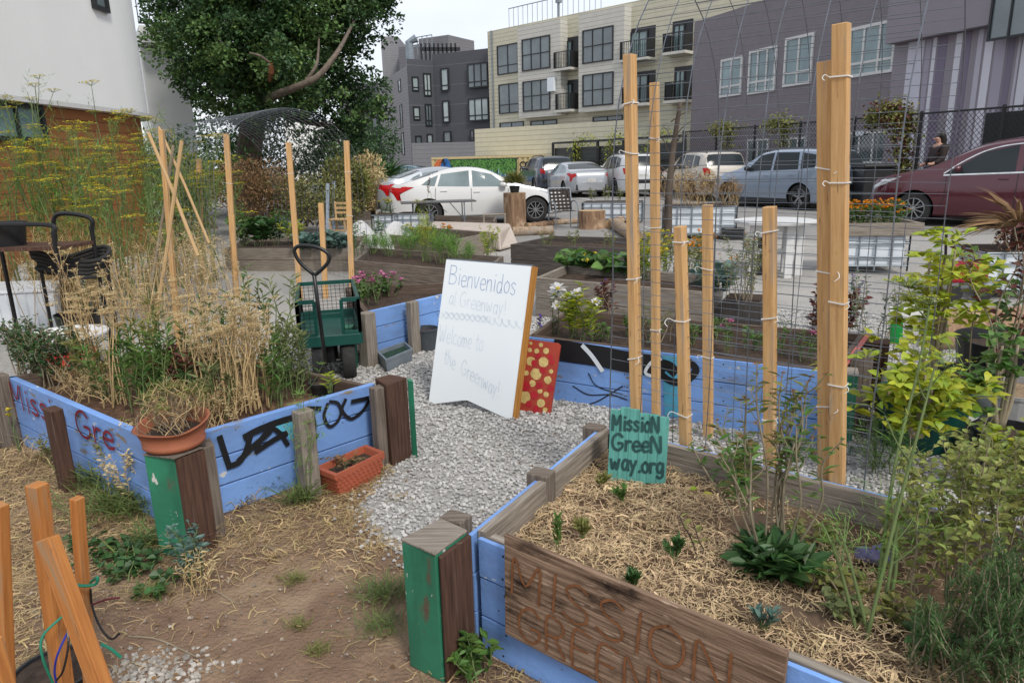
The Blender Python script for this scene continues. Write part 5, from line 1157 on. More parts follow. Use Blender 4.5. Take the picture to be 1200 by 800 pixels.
# folding table
p=[G(469,262,0),G(558,262,0)]; a=D(469,237,p[0].y-.0); 
zt=.74; a=G(470,238.5,zt); b=G(558,235.5,zt); T=thing('folding_table','long dark topped folding table standing before the white sedan','table',V(a.x,a.y,0)); d=(b-a); Lt=d.length; d.normalize(); q=V(-d.y,d.x,0)*.5
mb=MB(); c=(a+b)/2+q/2; mb.beam(c-d*Lt/2,c+d*Lt/2,.55,.035); mb.build('tabletop',mat('dark table top',(.1,.1,.1),rough=.5),T,bevel=.005)
for u in (.16,.84):
    mb=MB(); P=a+d*Lt*u
    for w_ in (.05,.5): mb.tube([V(P.x,P.y,.0)+V(-d.y,d.x,0)*w_,V(P.x,P.y,zt-.02)+V(-d.y,d.x,0)*w_],.014,6)
    mb.tube([V(P.x,P.y,.15)+V(-d.y,d.x,0)*.05,V(P.x,P.y,.15)+V(-d.y,d.x,0)*.5],.01,6); s_=1 if u<.5 else -1
    mb.tube([V(P.x,P.y,.35)+V(-d.y,d.x,0)*.27,P+d*s_*.3+V(-d.y,d.x,0)*.27-V(0,0,.02)],.01,6); mb.build('leg',M['zinc'],T)
# stump with pot
c=G(604,266); mb=MB(); 
def stump(name,label,c,r,h,m='log',cat='stump',tilt=0,seed=0,group=None):
    T=thing(name,label,cat,c,group); n=26; prof=[]; ph=[random.uniform(0,6) for _ in range(3)]; vs=[]
    for k,z in enumerate((0,h*.15,h*.4,h*.7,h*.95,h)):
        for j in range(n):
            t=2*math.pi*j/n; rr=r*(1+.05*math.sin(3*t+ph[0])+.03*math.sin(7*t+ph[1])+(.1 if z==0 else 0)+random.uniform(-.012,.012)); vs.append((c.x+rr*math.cos(t),c.y+rr*math.sin(t),c.z+z))
    fs=[(i*n+j,i*n+(j+1)%n,(i+1)*n+(j+1)%n,(i+1)*n+j) for i in range(5) for j in range(n)]
    mb=MB(); mb.add(vs,fs); mb.build('bark',M[m],T,smooth=True); mb=MB(); mb.add(vs[-n:],[tuple(range(n))]); mb.build('cut_top',M['cutwood'],T); return T
stump('tree_stump','upright log stump carrying a round potted plant before white sedan',c,.27,.82)
STUMPTOP=V(c.x,c.y,.82)
stump('tree_stump','broad reddish brown stump standing by white tote left of the tall stakes',G(693,268),.3,.42)
def logg(a,b,r,label,m='log_lt',group='logs lying on the gravel'):
    T=thing('log',label,'log',V(a.x,a.y,0),group); mb=MB(); a=V(a.x,a.y,r*.95); b=V(b.x,b.y,r*.9); k=9; pts=[a.lerp(b,i/k)+V(0,0,random.uniform(-.01,.01)) for i in range(k+1)]
    mb.tube(pts,[r*(1+random.uniform(-.05,.05)) for _ in pts],14,cap=False); mb.build('bark',M[m],T,smooth=True)
    d=(b-a).normalized(); s=d.cross(V(0,0,1)).normalized(); u=s.cross(d)
    mb=MB()
    for e,sg in ((a,-1),(b,1)): 
        mb=MB(); mb.add([e+d*sg*.001+s*r*math.cos(t*.45)+u*r*math.sin(t*.45) for t in range(14)],[tuple(range(14))]); mb.build('cut_end',M['cutwood'],T)
    return T
logg(G(600,277),G(648,275),.1,'pale log lying before the stump')
logg(G(617,270),G(646,267),.09,'short reddish log end beside the stump, behind the pale log','log')
logg(G(648,264),G(680,262),.07,'thin pale log left of broad brown stump')
logg(G(720,268),G(748,288),.13,'grey log lying diagonally beside the grey raised bed','log_lt')
logg(G(712,268),G(728,262),.1,'short log section leaning near the white tote','log')
logg(G(1092,408),G(1230,402),.17,'thick split brown log on the right behind citrus pots','log')
# beige slab
T=None; a,b,c_,d_=G(500,275,.0),G(588,285,.0),G(604,272,.0),G(512,264,.0)
mb=MB(); P=[G(498,263,.3),G(590,266,.3),G(604,288,.06)]; 
tp=[G(500,266,.34),G(586,272,.34),G(598,262,.34),G(508,259,.34)]; bt=[G(500,281,.03),G(586,294,.03),G(609,287,.03),G(512,272,.03)]
mb.add([V(*p) for p in bt]+[V(*p) for p in tp],[(3,2,1,0),(4,5,6,7),(0,1,5,4),(1,2,6,5),(2,3,7,6),(3,0,4,7)]); o=mb.build('foam_slab',M['conc'],bevel=.04,label='beige foam slab lying between the grey raised beds'); o['category']='slab'
# IBC totes
def tote(px0,px1,py,w,dep,h,label,rim=False,rz=0,n=4):
    a=G(px0,py); b=G(px1,py); d=(b-a).normalized(); q=V(-d.y,d.x,0); w=(b-a).length; T=thing('tote_planter',label,'planter',a,'white caged planters')
    mb=MB(); P=[a+d*.03+q*.03,b-d*.03+q*.03,b-d*.03+q*(dep-.03),a+d*.03+q*(dep-.03)]; mb.prism(P,.1,h); mb.build('bottle',M['tote'],T,bevel=.04)
    mb=MB()
    for z in (.12,h*.45,h*.8,h+.01):
        for (s,e) in ((a,b),(b,b+q*dep),(a+q*dep,b+q*dep),(a,a+q*dep)): mb.tube([s+V(0,0,z),e+V(0,0,z)],.012,5)
    for i in range(n+1):
        for o_ in (0,dep): p=a+d*(w*i/n)+q*o_; mb.tube([p+V(0,0,.05),p+V(0,0,h+.02)],.012,5)
        for e in (a,b): p=e+q*(dep*i/n); mb.tube([p+V(0,0,.05),p+V(0,0,h+.02)],.012,5)
    mb.build('cage',M['zinc'],T)
    mb=MB(); mb.prism(P,h+.002,h+.03); mb.build('soil',M['soil'],T)
    if rim:
        mb=MB()
        for (s,e) in ((a-d*.1,b+d*.14),(a+q*dep-d*.1,b+q*dep+d*.14)): mb.beam(s+V(0,0,h+.08),e+V(0,0,h+.08),.06,.16)
        for (s,e) in ((a-d*.07,a+q*dep-d*.07),(b+d*.11,b+q*dep+d*.11)): mb.beam(s+V(0,0,h+.078),e+V(0,0,h+.078),.06,.155)
        mb.build('wood_rim',M['gray_wood2'],T)
    return a,d,q,w,dep,h,T
TO1=tote(437,461,281,.5,.5,.5,'white caged tote planter, left one of the pair under folding table',n=3)
TO2=tote(464,502,279,.8,.5,.5,'white caged tote planter, wider right one of the pair under folding table',n=4)
TO3=tote(682,752,262,1,.6,.5,'white caged tote planter behind broad brown stump',n=6)
TO4=tote(776,862,281,1,.7,.62,'white caged tote planter holding dried brown shrub beyond the short stakes',n=5)
TO5=tote(985,1062,322,1,.8,.52,'white caged tote planter with wooden rim and orange marigolds',rim=True,n=4)
TO6=tote(1148,1215,352,1,.7,.5,'white caged tote planter under the spiky dried plant at right',n=3)
T=thing('black_crate','small black crate and box at foot of the caged tote behind short stakes','crate',G(856,283)); mb=MB(); mb.box(G(858,281)+V(0,0,.12),.35,.25,.22); mb.box(G(853,270)+V(0,0,.5),.2,.2,.2); mb.build('box',M['plastic_k'],T,bevel=.01) if 0 else None
mb=MB(); mb.box(G(858,281)+V(0,0,.12),.4,.25,.22); mb.build('box',M['plastic_k'],T,bevel=.015); T['label']='small black crate at foot of caged tote beyond short stakes'
# woven chair
def woven_chair():
    o=G(660,268); T=thing('woven_chair','metal lawn chair with dark woven strap back, standing by stump','chair',o); d=V(.97,.25,0); q=V(-d.y,d.x,0)
    mb=MB()
    for s in (-.27,.27):
        mb.tube(crv([o+d*s-q*.25,o+d*s-q*.25+V(0,0,.55),o+d*s+q*.2+V(0,0,.58),o+d*s+q*.25]),.014,6)
        mb.tube([o+d*s+q*.12+V(0,0,.4),o+d*s+q*.3+V(0,0,.92)],.014,6)
    mb.tube([o-d*.27+q*.3+V(0,0,.92),o+d*.27+q*.3+V(0,0,.92)],.014,6); mb.build('frame',M['zinc'],T)
    st=mat('dark strap',(.035,.025,.02),rough=.6); mb=MB()
    for i in range(6):
        u=-.24+.096*i; mb.beam(o+d*u+q*.13+V(0,0,.42),o+d*u+q*.3+V(0,0,.9),.055,.004,up=q)
    for i in range(6):
        f=(i+.5)/6; z=.42+.48*f; mb.beam(o-d*.27+q*(.122+.17*f)+V(0,0,z),o+d*.27+q*(.122+.17*f)+V(0,0,z),.004,.05)
    mb.build('backrest',st,T); mb=MB()
    for i in range(5): mb.beam(o-d*.27+q*(-.2+.08*i)+V(0,0,.41),o+d*.27+q*(-.2+.08*i)+V(0,0,.41),.055,.004)
    mb.build('seat',st,T)
woven_chair()
# small pale wooden chair
def wchair():
    o=G(397,281); T=thing('wooden_chair','small pale wooden chair standing by the wire tunnel','chair',o); d=V(.97,-.2,0); q=V(-d.y,d.x,0); m=M['pale_wood']
    for s,t,h in ((-.17,0,.42),(.17,0,.42),(-.17,.33,.8),(.17,.33,.8)):
        mb=MB(); mb.beam(o+d*s+q*t,o+d*s+q*t+V(0,0,h),.04,.035); mb.build('leg' if h<.5 else 'back_post',m,T)
    mb=MB(); mb.prism([o-d*.2-q*.03,o+d*.2-q*.03,o+d*.2+q*.3,o-d*.2+q*.3],.421,.445); mb.build('seat',m,T)
    for z in (.56,.66,.76): mb=MB(); mb.beam(o-d*.15+q*.33+V(0,0,z),o+d*.15+q*.33+V(0,0,z),.02,.05); mb.build('slat',m,T)
    mb=MB(); mb.beam(o-d*.15+V(0,0,.2),o+d*.15+V(0,0,.2),.02,.03); mb.build('stretcher',m,T)
wchair()
# low chair frame left of stump
T=thing('low_stool','pale wooden frame chair lying low left of log stump','stool',G(588,282)); o=G(580,280); mb=MB()
for s in (-.22,.22):
    mb.tube([o+V(s,0,0),o+V(s,.02,.5)],.018,6); mb.tube([o+V(s,.35,0),o+V(s,.1,.5)],.018,6)
mb.tube([o+V(-.24,.05,.5),o+V(.24,.05,.5)],.02,6); mb.build('frame',M['gray_wood2'],T); mb=MB(); mb.beam(o+V(-.22,.2,.28),o+V(.22,.2,.28),.2,.015); mb.build('seat',M['tarp'],T)
# round white table
def rtable():
    z=.74; L_=G(862,257,z); R_=G(960,259,z); c=(L_+R_)/2; c.z=0; r=(R_-L_).length/2; c=c+V(0,.05,0); T=thing('round_table','white painted round garden table with slab legs on the gravel','table',c); T['category']='table'
    mb=MB(); mb.prism([c+V(r*math.cos(t*math.pi/8+.2),r*math.sin(t*math.pi/8+.2),0) for t in range(16)],z-.035,z); mb.build('tabletop',M['white'],T,bevel=.006)
    for sx,sy in ((-.62,-.35),(.2,-.55),(.55,-.3),(-.3,.5),(.5,.45)):
        p=c+V(sx*r,sy*r,0); mb=MB(); mb.beam(p,p+V(0,0,z-.037),.1,.05,up=(0,1,0)); mb.build('leg',M['white'],T,bevel=.005)
    mb=MB(); mb.beam(c+V(-.6*r,-.38*r,z-.09),c+V(.55*r,-.38*r,z-.09),.03,.1); mb.build('apron',M['white'],T); mb=MB(); mb.beam(c+V(-.6*r,-.3*r,.35),c+V(.5*r,-.3*r,.33),.03,.07); mb.build('stretcher',M['white'],T)
    mb=MB(); mb.prism([c+V(-.55*r,-.1*r,0),c+V(-.2*r,-.1*r,0),c+V(-.2*r,.2*r,0),c+V(-.55*r,.2*r,0)],0.02,.5); o=mb.build('dark_bin',M['plastic_k'],bevel=.02,label='dark bin standing underneath the round white table'); o['category']='bin'
rtable()
# white bench panel / box left of round table
mb=MB(); c=G(884,300); 
# red tool box and white tray at right
T=thing('toolbox','red metal wagon box among the citrus leaves at right','box',G(1100,352)); c=G(1122,350); mb=MB(); mb.box(c+V(0,0,.3),.42,.3,.2); mb.build('body',M['red2'],T,bevel=.02); mb=MB(); mb.tube([c+V(-.25,-.1,.45),c+V(-.4,-.3,.75)],.014,6); mb.build('handle',M['metal_k'],T)
for s in (-.2,.2): mb=MB(); mb.tube([c+V(s*.8,-.2,.09),c+V(s*.8,-.15,.09)],.085,18); mb.build('wheel',M['rubber'],T)
T=thing('plant_tray','white corrugated tray with green side propped near the citrus trees','tray',G(1064,405,.3)); a=D(1043,367,4.6); b=D(1084,361,4.6); mb=MB(); mb.beam(a,b,.012,.09,up=(0,.3,1)); mb.build('tray',M['white'],T,bevel=.003); mb=MB(); q=(b-a)
for i in range(7): mb.beam(a.lerp(b,i/6)+V(0,-.012,-.05),a.lerp(b,i/6)+V(0,-.012,.05),.005,.008)
mb.build('ribs',M['zinc'],T) if 0 else None
mb=MB(); c=D(1050,385,4.62); mb.beam(c+V(0,0,.06),c+V(.01,0,-.1),.07,.03,up=(0,1,0)); mb.build('green_side',mat('bright green plastic',(.02,.4,.08),rough=.4),T)
# ---- pots on the right
RP={}
RP['citrus']=rpot('round_pot','dark green round pot with yellowing citrus tree behind the near bed','pot',G(1075,520),.235,.3,M['metal_g'],soilm=mat('strawy soil',(.35,.25,.15),(.2,.13,.08),scale=20,bump=1))
RP['grey']=rpot('round_pot','pale grey tub with white strap handle at the right edge','pot',G(1176,520),.22,.34,mat('grey tub',(.42,.42,.41),rough=.5),soilm=mat('strawy soil',(.35,.25,.15),(.2,.13,.08),scale=20,bump=1),fill=.9)
T=RP['grey']; mb=MB(); a=D(1133,492,3.62); b=D(1166,478,3.62); mb.beam(a,b,.01,.03,up=(0,.2,1)); mb.build('handle',M['white'],T)
RP['black']=rpot('round_pot','large black nursery pot behind the grey tub','pot',G(1180,470),.34,.42,M['plastic_k'])
RP['small']=rpot('round_pot','small black pot of leafy green plants at right edge below the grey tub','pot',G(1180,552),.17,.22,M['plastic_k'])
mb=MB(); p=G(1160,541,.1); mb.box(D(1171,517,3.28),.045,.005,.02); o=mb.build('plant_label',M['white'],RP['small'])
RP['black2']=rpot('round_pot','black nursery pot in the shade left of grey tub','pot',G(1118,490),.2,.3,M['plastic_k'])
T=thing('water_bottle','clear plastic jug standing beside the citrus trunk','bottle',D(1042,470,3.95)); c=D(1042,472,3.95); mb=MB(); mb.lathe(c,[(.0,0),(.05,0),(.055,.02),(.055,.17),(.03,.2),(0,.2)],18); mb.build('body',mat('cloudy bottle',(.45,.45,.42),rough=.2),T,smooth=True)
# planter boxes mid
T=thing('planter_box','dark wood box planter with loose grey shrub, beyond short stakes','planter',G(845,378)); p=[G(846,352,.3),G(893,355,.3),G(898,347,.3),G(852,345,.3)]; mb=MB(); mb.prism([V(x.x,x.y,0) for x in p],0,.3); mb.build('box',wood('charcoal planter wood',(.1,.09,.085),(.045,.04,.037)),T,bevel=.006); c=sum(p,Vector())/4; mb=MB(); mb.prism([V(*(c+(x-c)*.85)[:2],0) for x in p],.301,.32); mb.build('soil',M['soil'],T)
T=thing('concrete_block','grey concrete block standing at end of squash bed','block',G(826,372)); p=[G(812,343,.3),G(845,347,.3),G(848,338,.3),G(816,336,.3)]; mb=MB(); mb.prism([V(x.x,x.y,0) for x in p],0,.3); mb.build('block',mat('concrete',(.3,.29,.28),(.2,.19,.185),bump=.3),T,bevel=.01)
# metal trough boxes by left-middle bed
def mtrough(px,h,label,m):
    P=[G(x,y,h) for x,y in px]; T=thing('metal_trough',label,'planter',G(px[0][0],px[0][1]+20)); mb,c,b=trough(P,h,.08,.08,None,T); mb.build('body',m,T,bevel=.003); mb=MB(); mb.prism([c+(V(p.x,p.y,0)-c)*.88 for p in P],.02,h*.72); mb.build('moss',M['mossy'],T)
M['mossy']=mat('moss',(.02,.06,.03),(.01,.03,.02),scale=40,bump=1)
mtrough([(452,421),(483,408),(474,400),(442,411)],.12,'dull metal trough planter on gravel against the small blue bed',M['zinc'])
T=rpot('grey_bucket','dark grey bucket lying at bottom of small blue bed next to whiteboard','bucket',G(500,410),.11,.2,mat('slate plastic',(.07,.08,.09),rough=.4))
# ---- green wagon
def wagon():
    o=G(385,437); 
    # body corners at z .38 (floor) and .62(top)
    fl,fr=G(352,402,.33),G(423,396,.33); d=(fr-fl).normalized(); q=V(-d.y,d.x,0); W_=(fr-fl).length; D_=.85
    T=thing('garden_wagon','dark green mesh sided garden wagon with black loop handle, parked by blue bed','wagon',V(fl.x,fl.y,0)); m=M['metal_g']; c=[fl,fr,fr+q*D_,fl+q*D_]
    z0,z1=.33,.58
    mb=MB()
    for i in range(4):
        a,b=c[i],c[(i+1)%4]; a=V(a.x,a.y,z0);b=V(b.x,b.y,z0); mb.beam(a,b,.03,.08)
    mb.beam((c[0]+c[3])/2,(c[1]+c[2])/2,D_-.06,.01); mb.build('tray',m,T,bevel=.004)
    mesh=MB()
    for i in range(4):
        a,b=V(c[i].x,c[i].y,z0+.05),V(c[(i+1)%4].x,c[(i+1)%4].y,z0+.05); dd=(b-a); L_=dd.length; dd.normalize(); out=V(dd.y,-dd.x,0)
        if i==0: segs=[(0,.28),(.72,1)]
        else: segs=[(0,1)]
        up=V(0,0,z1-z0)
        for (s,e) in segs:
            mb=MB()
            A_,B_=a+dd*L_*s,a+dd*L_*e; mb.beam(A_,A_+up,.03,.02); mb.beam(B_,B_+up,.03,.02); mb.beam(A_+up,B_+up,.024,.03); mb.beam(A_,B_,.024,.03)
            n=int((B_-A_).length/.035)
            for k in range(1,n): 
                p=A_+dd*(B_-A_).length*k/n; mesh.beam(p,p+up,.003,.003)
            for k in range(1,8): mesh.beam(A_+up*k/8,B_+up*k/8,.003,.003)
            mb.build('side_frame',m,T)
    mesh.build('mesh_side',M['metal_k'],T)
    for sx,sy in ((.12,.1),(W_-.1,.1),(.12,D_-.1),(W_-.1,D_-.1)):
        p=V(c[0].x,c[0].y,0)+d*sx+q*sy; 
        mb=MB(); n=24
        vs=[]
        wd2=.05; r=.15
        for (rr,w_) in ((.07,-wd2),(.135,-wd2),(.15,-wd2*.6),(.15,wd2*.6),(.135,wd2),(.07,wd2)):
            for j in range(n): t=2*math.pi*j/n; vs.append(p+V(0,0,r)+q*(rr*math.cos(t))+V(0,0,rr*math.sin(t))+d*w_)
        mb.add(vs,[(i*n+j,i*n+(j+1)%n,(i+1)*n+(j+1)%n,(i+1)*n+j) for i in range(5) for j in range(n)]); w=mb.build('wheel',M['rubber'],T,smooth=True)
        mb=MB(); mb.tube([p+V(0,0,r)-d*.03,p+V(0,0,r)+d*.03],.072,14); mb.build('hub',M['zinc'],w)
    for sy in (.1,D_-.1): mb=MB(); p=V(c[0].x,c[0].y,.15)+q*sy; mb.tube([p+d*.12,p+d*(W_-.1)],.014,8); mb.beam(p+d*W_/2,p+d*W_/2+V(0,0,.16),.12,.06); mb.build('axle',M['metal_k'],T)
    b=D(382,428,c[0].y-.12); t=D(368,322,c[0].y-.28); mb=MB(); mb.tube([b,t],.014,8)
    d2=(t-b).normalized(); s=V(1,0,0)
    R1=D(368,322,t.y); loop=[(368,322),(352,308),(345,294),(352,288),(372,290),(385,298),(384,308),(372,320),(368,322)]
    mb.tube(crv([D(x,y,t.y) for x,y in loop],5),.013,8); mb.build('handle',M['metal_k'],T,smooth=True)
wagon()
# ---- left: black trolley with pots, boxes, hoses
def trolley():
    z=.5; a=G(-60,300,.5); 
    o=G(-40,352); d=V(1,-.05,0).normalized(); q=V(-d.y,d.x,0)
    y=5.9; zt=D(30,290,y).z; x0=D(-45,290,y).x; x1=D(68,290,y).x
    T=thing('plant_trolley','black tubular trolley with brown shelf holding a black pot','trolley',V(x0,y,0)); 
    mb=MB(); mb.prism([V(x0,y,0),V(x1,y,0),V(x1+.05,y+.45,0),V(x0,y+.45,0)],zt-.03,zt); mb.build('shelf',M['brown_wood'],T)
    mb=MB()
    hb=zt+.13
    for (x,yy) in ((x1-.02,y),(x1+.04,y+.45),(x0,y),(x0,y+.45)): mb=MB(); mb.tube([V(x,yy,0),V(x,yy,zt+.12)],.018,8); mb.build('leg',M['metal_k'],T)
    mb=MB(); mb.tube(crv([V(x1-.02,y,zt+.1),V(x1-.03,y+.02,hb+.04),V(x1-.3,y+.02,hb+.06),V(x0,y,hb+.06)]),.02,8); mb.build('front_rail',M['metal_k'],T)
    mb=MB(); mb.tube(crv([V(x1+.04,y+.45,zt+.08),V(x1+.04,y+.45,hb+.07),V(x1-.25,y+.45,hb+.1),V(x1-.3,y+.45,zt)]),.02,8); mb.build('rear_rail',M['metal_k'],T)
    rpot('nursery_pot','black nursery pot with white sticker on the trolley shelf','pot',V(D(12,290,y+.2).x,y+.2,zt),.15,.2,M['plastic_k'])
    g=ORG; 
trolley()
T=thing('hose_coil','thick black hose coiled on a stand behind the trolley','hose',G(80,370)); c=D(85,306,6.4); mb=MB()
for k in range(5): mb.tube([c+V((.31+.03*math.sin(k*5))*math.cos(t*.35+k),.2*math.sin(t*.35+k),.035*k-.08+.05*math.sin(t*.35*2+k*2)) for t in range(19)],.018,7)
mb.build('hose',M['rubber'],T,smooth=True); mb=MB()
for s in (-.3,.3): mb.tube([V(c.x+s,c.y,0),V(c.x+s,c.y,c.z)],.015,6)
mb.build('stand',M['metal_k'],T)
def pbox(name,px,h,label,m,lid=None,cat='box'):
    P=[G(x,y,h) for x,y in px]; T=thing(name,label,cat,V(P[0].x,P[0].y,0)); c=sum(P,Vector())/4; c.z=0
    mb=MB(); b=[c+(V(p.x,p.y,0)-c)*.92 for p in P]; t=[V(p.x,p.y,h-.03) for p in P]; r=[V(*(c+(V(p.x,p.y,0)-c)*1.05)[:2],h-.03) for p in P]; r2=[V(p.x,p.y,h) for p in r]
    L_=b+t+r+r2; mb.add(L_,[(3,2,1,0),(12,13,14,15)]+[(k*4+i,k*4+(i+1)%4,k*4+4+(i+1)%4,k*4+4+i) for k in range(3) for i in range(4)]); mb.build('body',m,T,bevel=.006)
    mb=MB()
    for i in range(4):
        a_,b_=b[i],b[(i+1)%4]; a2,b2=t[i],t[(i+1)%4]; n=V((b_-a_).y,-(b_-a_).x,0).normalized(); n=n if n.dot(a_-c)>0 else -n
        for k in range(1,9): mb.beam(a_.lerp(b_,k/9)+n*.003,a2.lerp(b2,k/9)+n*.003,.012,.01)
    mb.build('ribs',m,T)
    if lid: mb=MB(); mb.prism([V(p.x,p.y,0) for p in r],h+.001,h+.025); mb.build('lid',lid,T,bevel=.006)
    return T
pbox('storage_bin',[(-40,343),(62,338),(68,328),(-30,331)],.44,'large cloudy plastic storage bin standing below the trolley',M['clear'])
pbox('storage_bin',[(80,328),(118,328),(120,318),(84,318)],.34,'clear storage box with blue lid beside black hose',mat('blueish clear plastic',(.5,.58,.66),rough=.3),mat('blue lid',(.03,.12,.5),rough=.4))
rpot('nursery_pot','black pot with grey green herb next to the cloudy storage bin','pot',G(96,397),.2,.26,M['plastic_k'])
T=thing('paper_sack','white open sack spilling straw between the trolley and blue lidded box','sack',G(62,352)); mb=MB(); c=G(72,362); mb.blob((c.x-.35,c.y+.1,.3),.26,(1,.6,1.0),.12,2); mb.build('sack',M['tarp'],T,smooth=True); mb=MB(); mb.blob((c.x,c.y-.1,.26),.2,(1.2,.7,.6),.2,2); mb.build('straw_clump',M['straw_g'],T)
T=thing('oval_tub','white oval tub over a red bucket half hidden by dry stems','tub',G(85,428)); c=G(82,432); mb=MB(); mb.lathe(V(c.x,c.y,.05),[(0,0),(.2,0),(.24,.15),(0,.15)],28); mb.build('bucket',M['red'],T,smooth=False); mb=MB(); mb.lathe(V(c.x,c.y,.205),[(0,0),(.27,0),(.31,.08),(.33,.085),(.33,.1),(.3,.1),(.26,.03),(0,.03)],32); mb.build('tub',M['white'],T,smooth=False)
# grey white tarp heap
T=None; mb=MB(); vs=[]; fs=[]; n=18
a=D(415,228,13.5); 
for i in range(n+1):
    for j in range(n+1):
        u,v=i/n,j/n; x=a.x+ (u)*1.35-.25; y=13.6-v*.9+.25*math.sin(u*7); z=.62*math.sin(math.pi*min(1,v*1.0+.02))**.6*(.55+.45*math.sin(u*5+.6)**2)*(1-abs(u-.5)**3*4)+.03*math.sin(u*25+v*13)
        vs.append((x,y,max(z,.015)))
for i in range(n):
    for j in range(n): fs.append((i*(n+1)+j,(i+1)*(n+1)+j,(i+1)*(n+1)+j+1,i*(n+1)+j+1))
mb.add(vs,fs); o=mb.build('tarp_heap',M['tarp'],smooth=True,label='crumpled grey white tarp heaped behind the pale wooden chair'); o['category']='tarp'
# blue-grey posts by the tunnel and black planters
for i,(x,y0,y1) in enumerate(((384,215,275),(391,212,272))):
    T=thing('blue_post',('front' if i==0 else 'rear')+' of two pale blue posts standing by the small wooden chair','post',G(x,y1)); mb=MB(); b=G(x,y1); mb.beam(b,D(x,y0,b.y),.07,.05,up=(0,1,0)); mb.build('post',mat('pale blue paint',(.35,.42,.5),rough=.6),T)
rpot('nursery_pot','black pot on its own near the end of leafy green bed','pot',G(425,283),.2,.24,M['plastic_k'])
# purple rag
mb=MB(); c=G(1022,652,.34)
for k in range(7): mb.blob((c.x+random.uniform(-.05,.05),c.y+random.uniform(-.03,.03),c.z+.005),.028,(1.5,.8,.6),.35,2)
o=mb.build('purple_rag',mat('purple cloth',(.2,.19,.34),(.09,.085,.16),scale=20,rough=.9),smooth=True,label='crumpled purple rag lying on dark mulch in near bed'); o['category']='rag'
# ================================================================ PERSON
def person():
    base=D(1092,240,17.2); bx,by=base.x,17.2; T=thing('person','dark haired person in a brown jacket standing behind the maroon minivan','person',V(bx,by,.15)); T['category']='person'
    def skin(verts,edges,rad,name,m,parent,root=0,sub=2):
        me=bpy.data.meshes.new(name); me.from_pydata([tuple(v) for v in verts],edges,[]); o=bpy.data.objects.new(name,me); C.objects.link(o)
        md=o.modifiers.new('s','SKIN'); 
        for i,r in enumerate(rad): me.skin_vertices[0].data[i].radius=(r,r) if not isinstance(r,tuple) else r
        me.skin_vertices[0].data[root].use_root=True
        ms=o.modifiers.new('u','SUBSURF'); ms.levels=sub; ms.render_levels=sub
        me.materials.append(m); ORG[o.name]=ORG[parent.name]; o.parent=parent
        bpy.context.view_layer.update(); dg=bpy.context.evaluated_depsgraph_get(); nm=bpy.data.meshes.new_from_object(o.evaluated_get(dg)); o.modifiers.clear(); o.data=nm
        for p in nm.polygons: p.use_smooth=True
        return o
    # local coordinates: facing -x (left), standing. height 1.68
    v=[(0,0,.95),(0,0,1.15),(0,0,1.36),(0,0,1.45),(-.03,0,1.52),(-.04,0,1.6),
       (0,.1,.88),(.01,.11,.48),(0,.11,.08),(-.12,.11,.04),(0,-.1,.88),(-.02,-.11,.48),(.04,-.11,.08),(-.08,-.11,.04),
       (0,.19,1.38),(-.02,.23,1.12),(-.2,.2,1.0),(-.28,.17,1.0),(0,-.19,1.38),(-.03,-.23,1.12),(-.22,-.18,1.02),(-.3,-.16,1.03)]
    e=[(0,1),(1,2),(2,3),(3,4),(4,5),(0,6),(6,7),(7,8),(8,9),(0,10),(10,11),(11,12),(12,13),(2,14),(14,15),(15,16),(16,17),(2,18),(18,19),(19,20),(20,21)]
    r=[.13,.12,.13,.045,.06,.068,.09,.06,.04,.035,.09,.06,.04,.035,.06,.045,.035,.035,.06,.045,.035,.035]
    T.scale=(1.08,1.08,1.08)
    skin(v,e,r,'body',M['skin'],T)
    v=[(0,0,.85),(0,0,1.15),(0,0,1.38),(0,.2,1.39),(-.02,.24,1.12),(-.16,.205,1.02),(0,-.2,1.39),(-.03,-.24,1.12),(-.18,-.19,1.03)]
    skin(v,[(0,1),(1,2),(2,3),(3,4),(4,5),(2,6),(6,7),(7,8)],[.17,.155,.16,.08,.065,.055,.08,.065,.055],'jacket',M['jacket'],T)
    v=[(0,0,.95),(0,.1,.86),(.01,.11,.48),(0,.11,.1),(0,-.1,.86),(-.02,-.11,.48),(.04,-.11,.1)]
    skin(v,[(0,1),(1,2),(2,3),(0,4),(4,5),(5,6)],[.15,.105,.075,.06,.105,.075,.06],'trousers',M['trim'],T)
    v=[(-.03,0,1.66),(.03,0,1.63),(.07,0,1.53),(.08,0,1.4),(.09,0,1.26)]
    skin(v,[(0,1),(1,2),(2,3),(3,4)],[.085,.1,.09,.075,.05],'hair',M['hair'],T)
    g=MB(); o_=ORG[T.name]; c=V(o_.x-.115,o_.y,o_.z+1.56); g.blob((c.x-.0,c.y,c.z),.02,(1.2,.7,.8),0,2); g.build('nose',M['skin'],T)
person()
T=thing('pink_bag','pink bag carried beside the maroon minivan bonnet','bag',D(1083,197,15.9)); mb=MB(); c=D(1093,196,16.3); 
bpy.data.objects.remove(T)
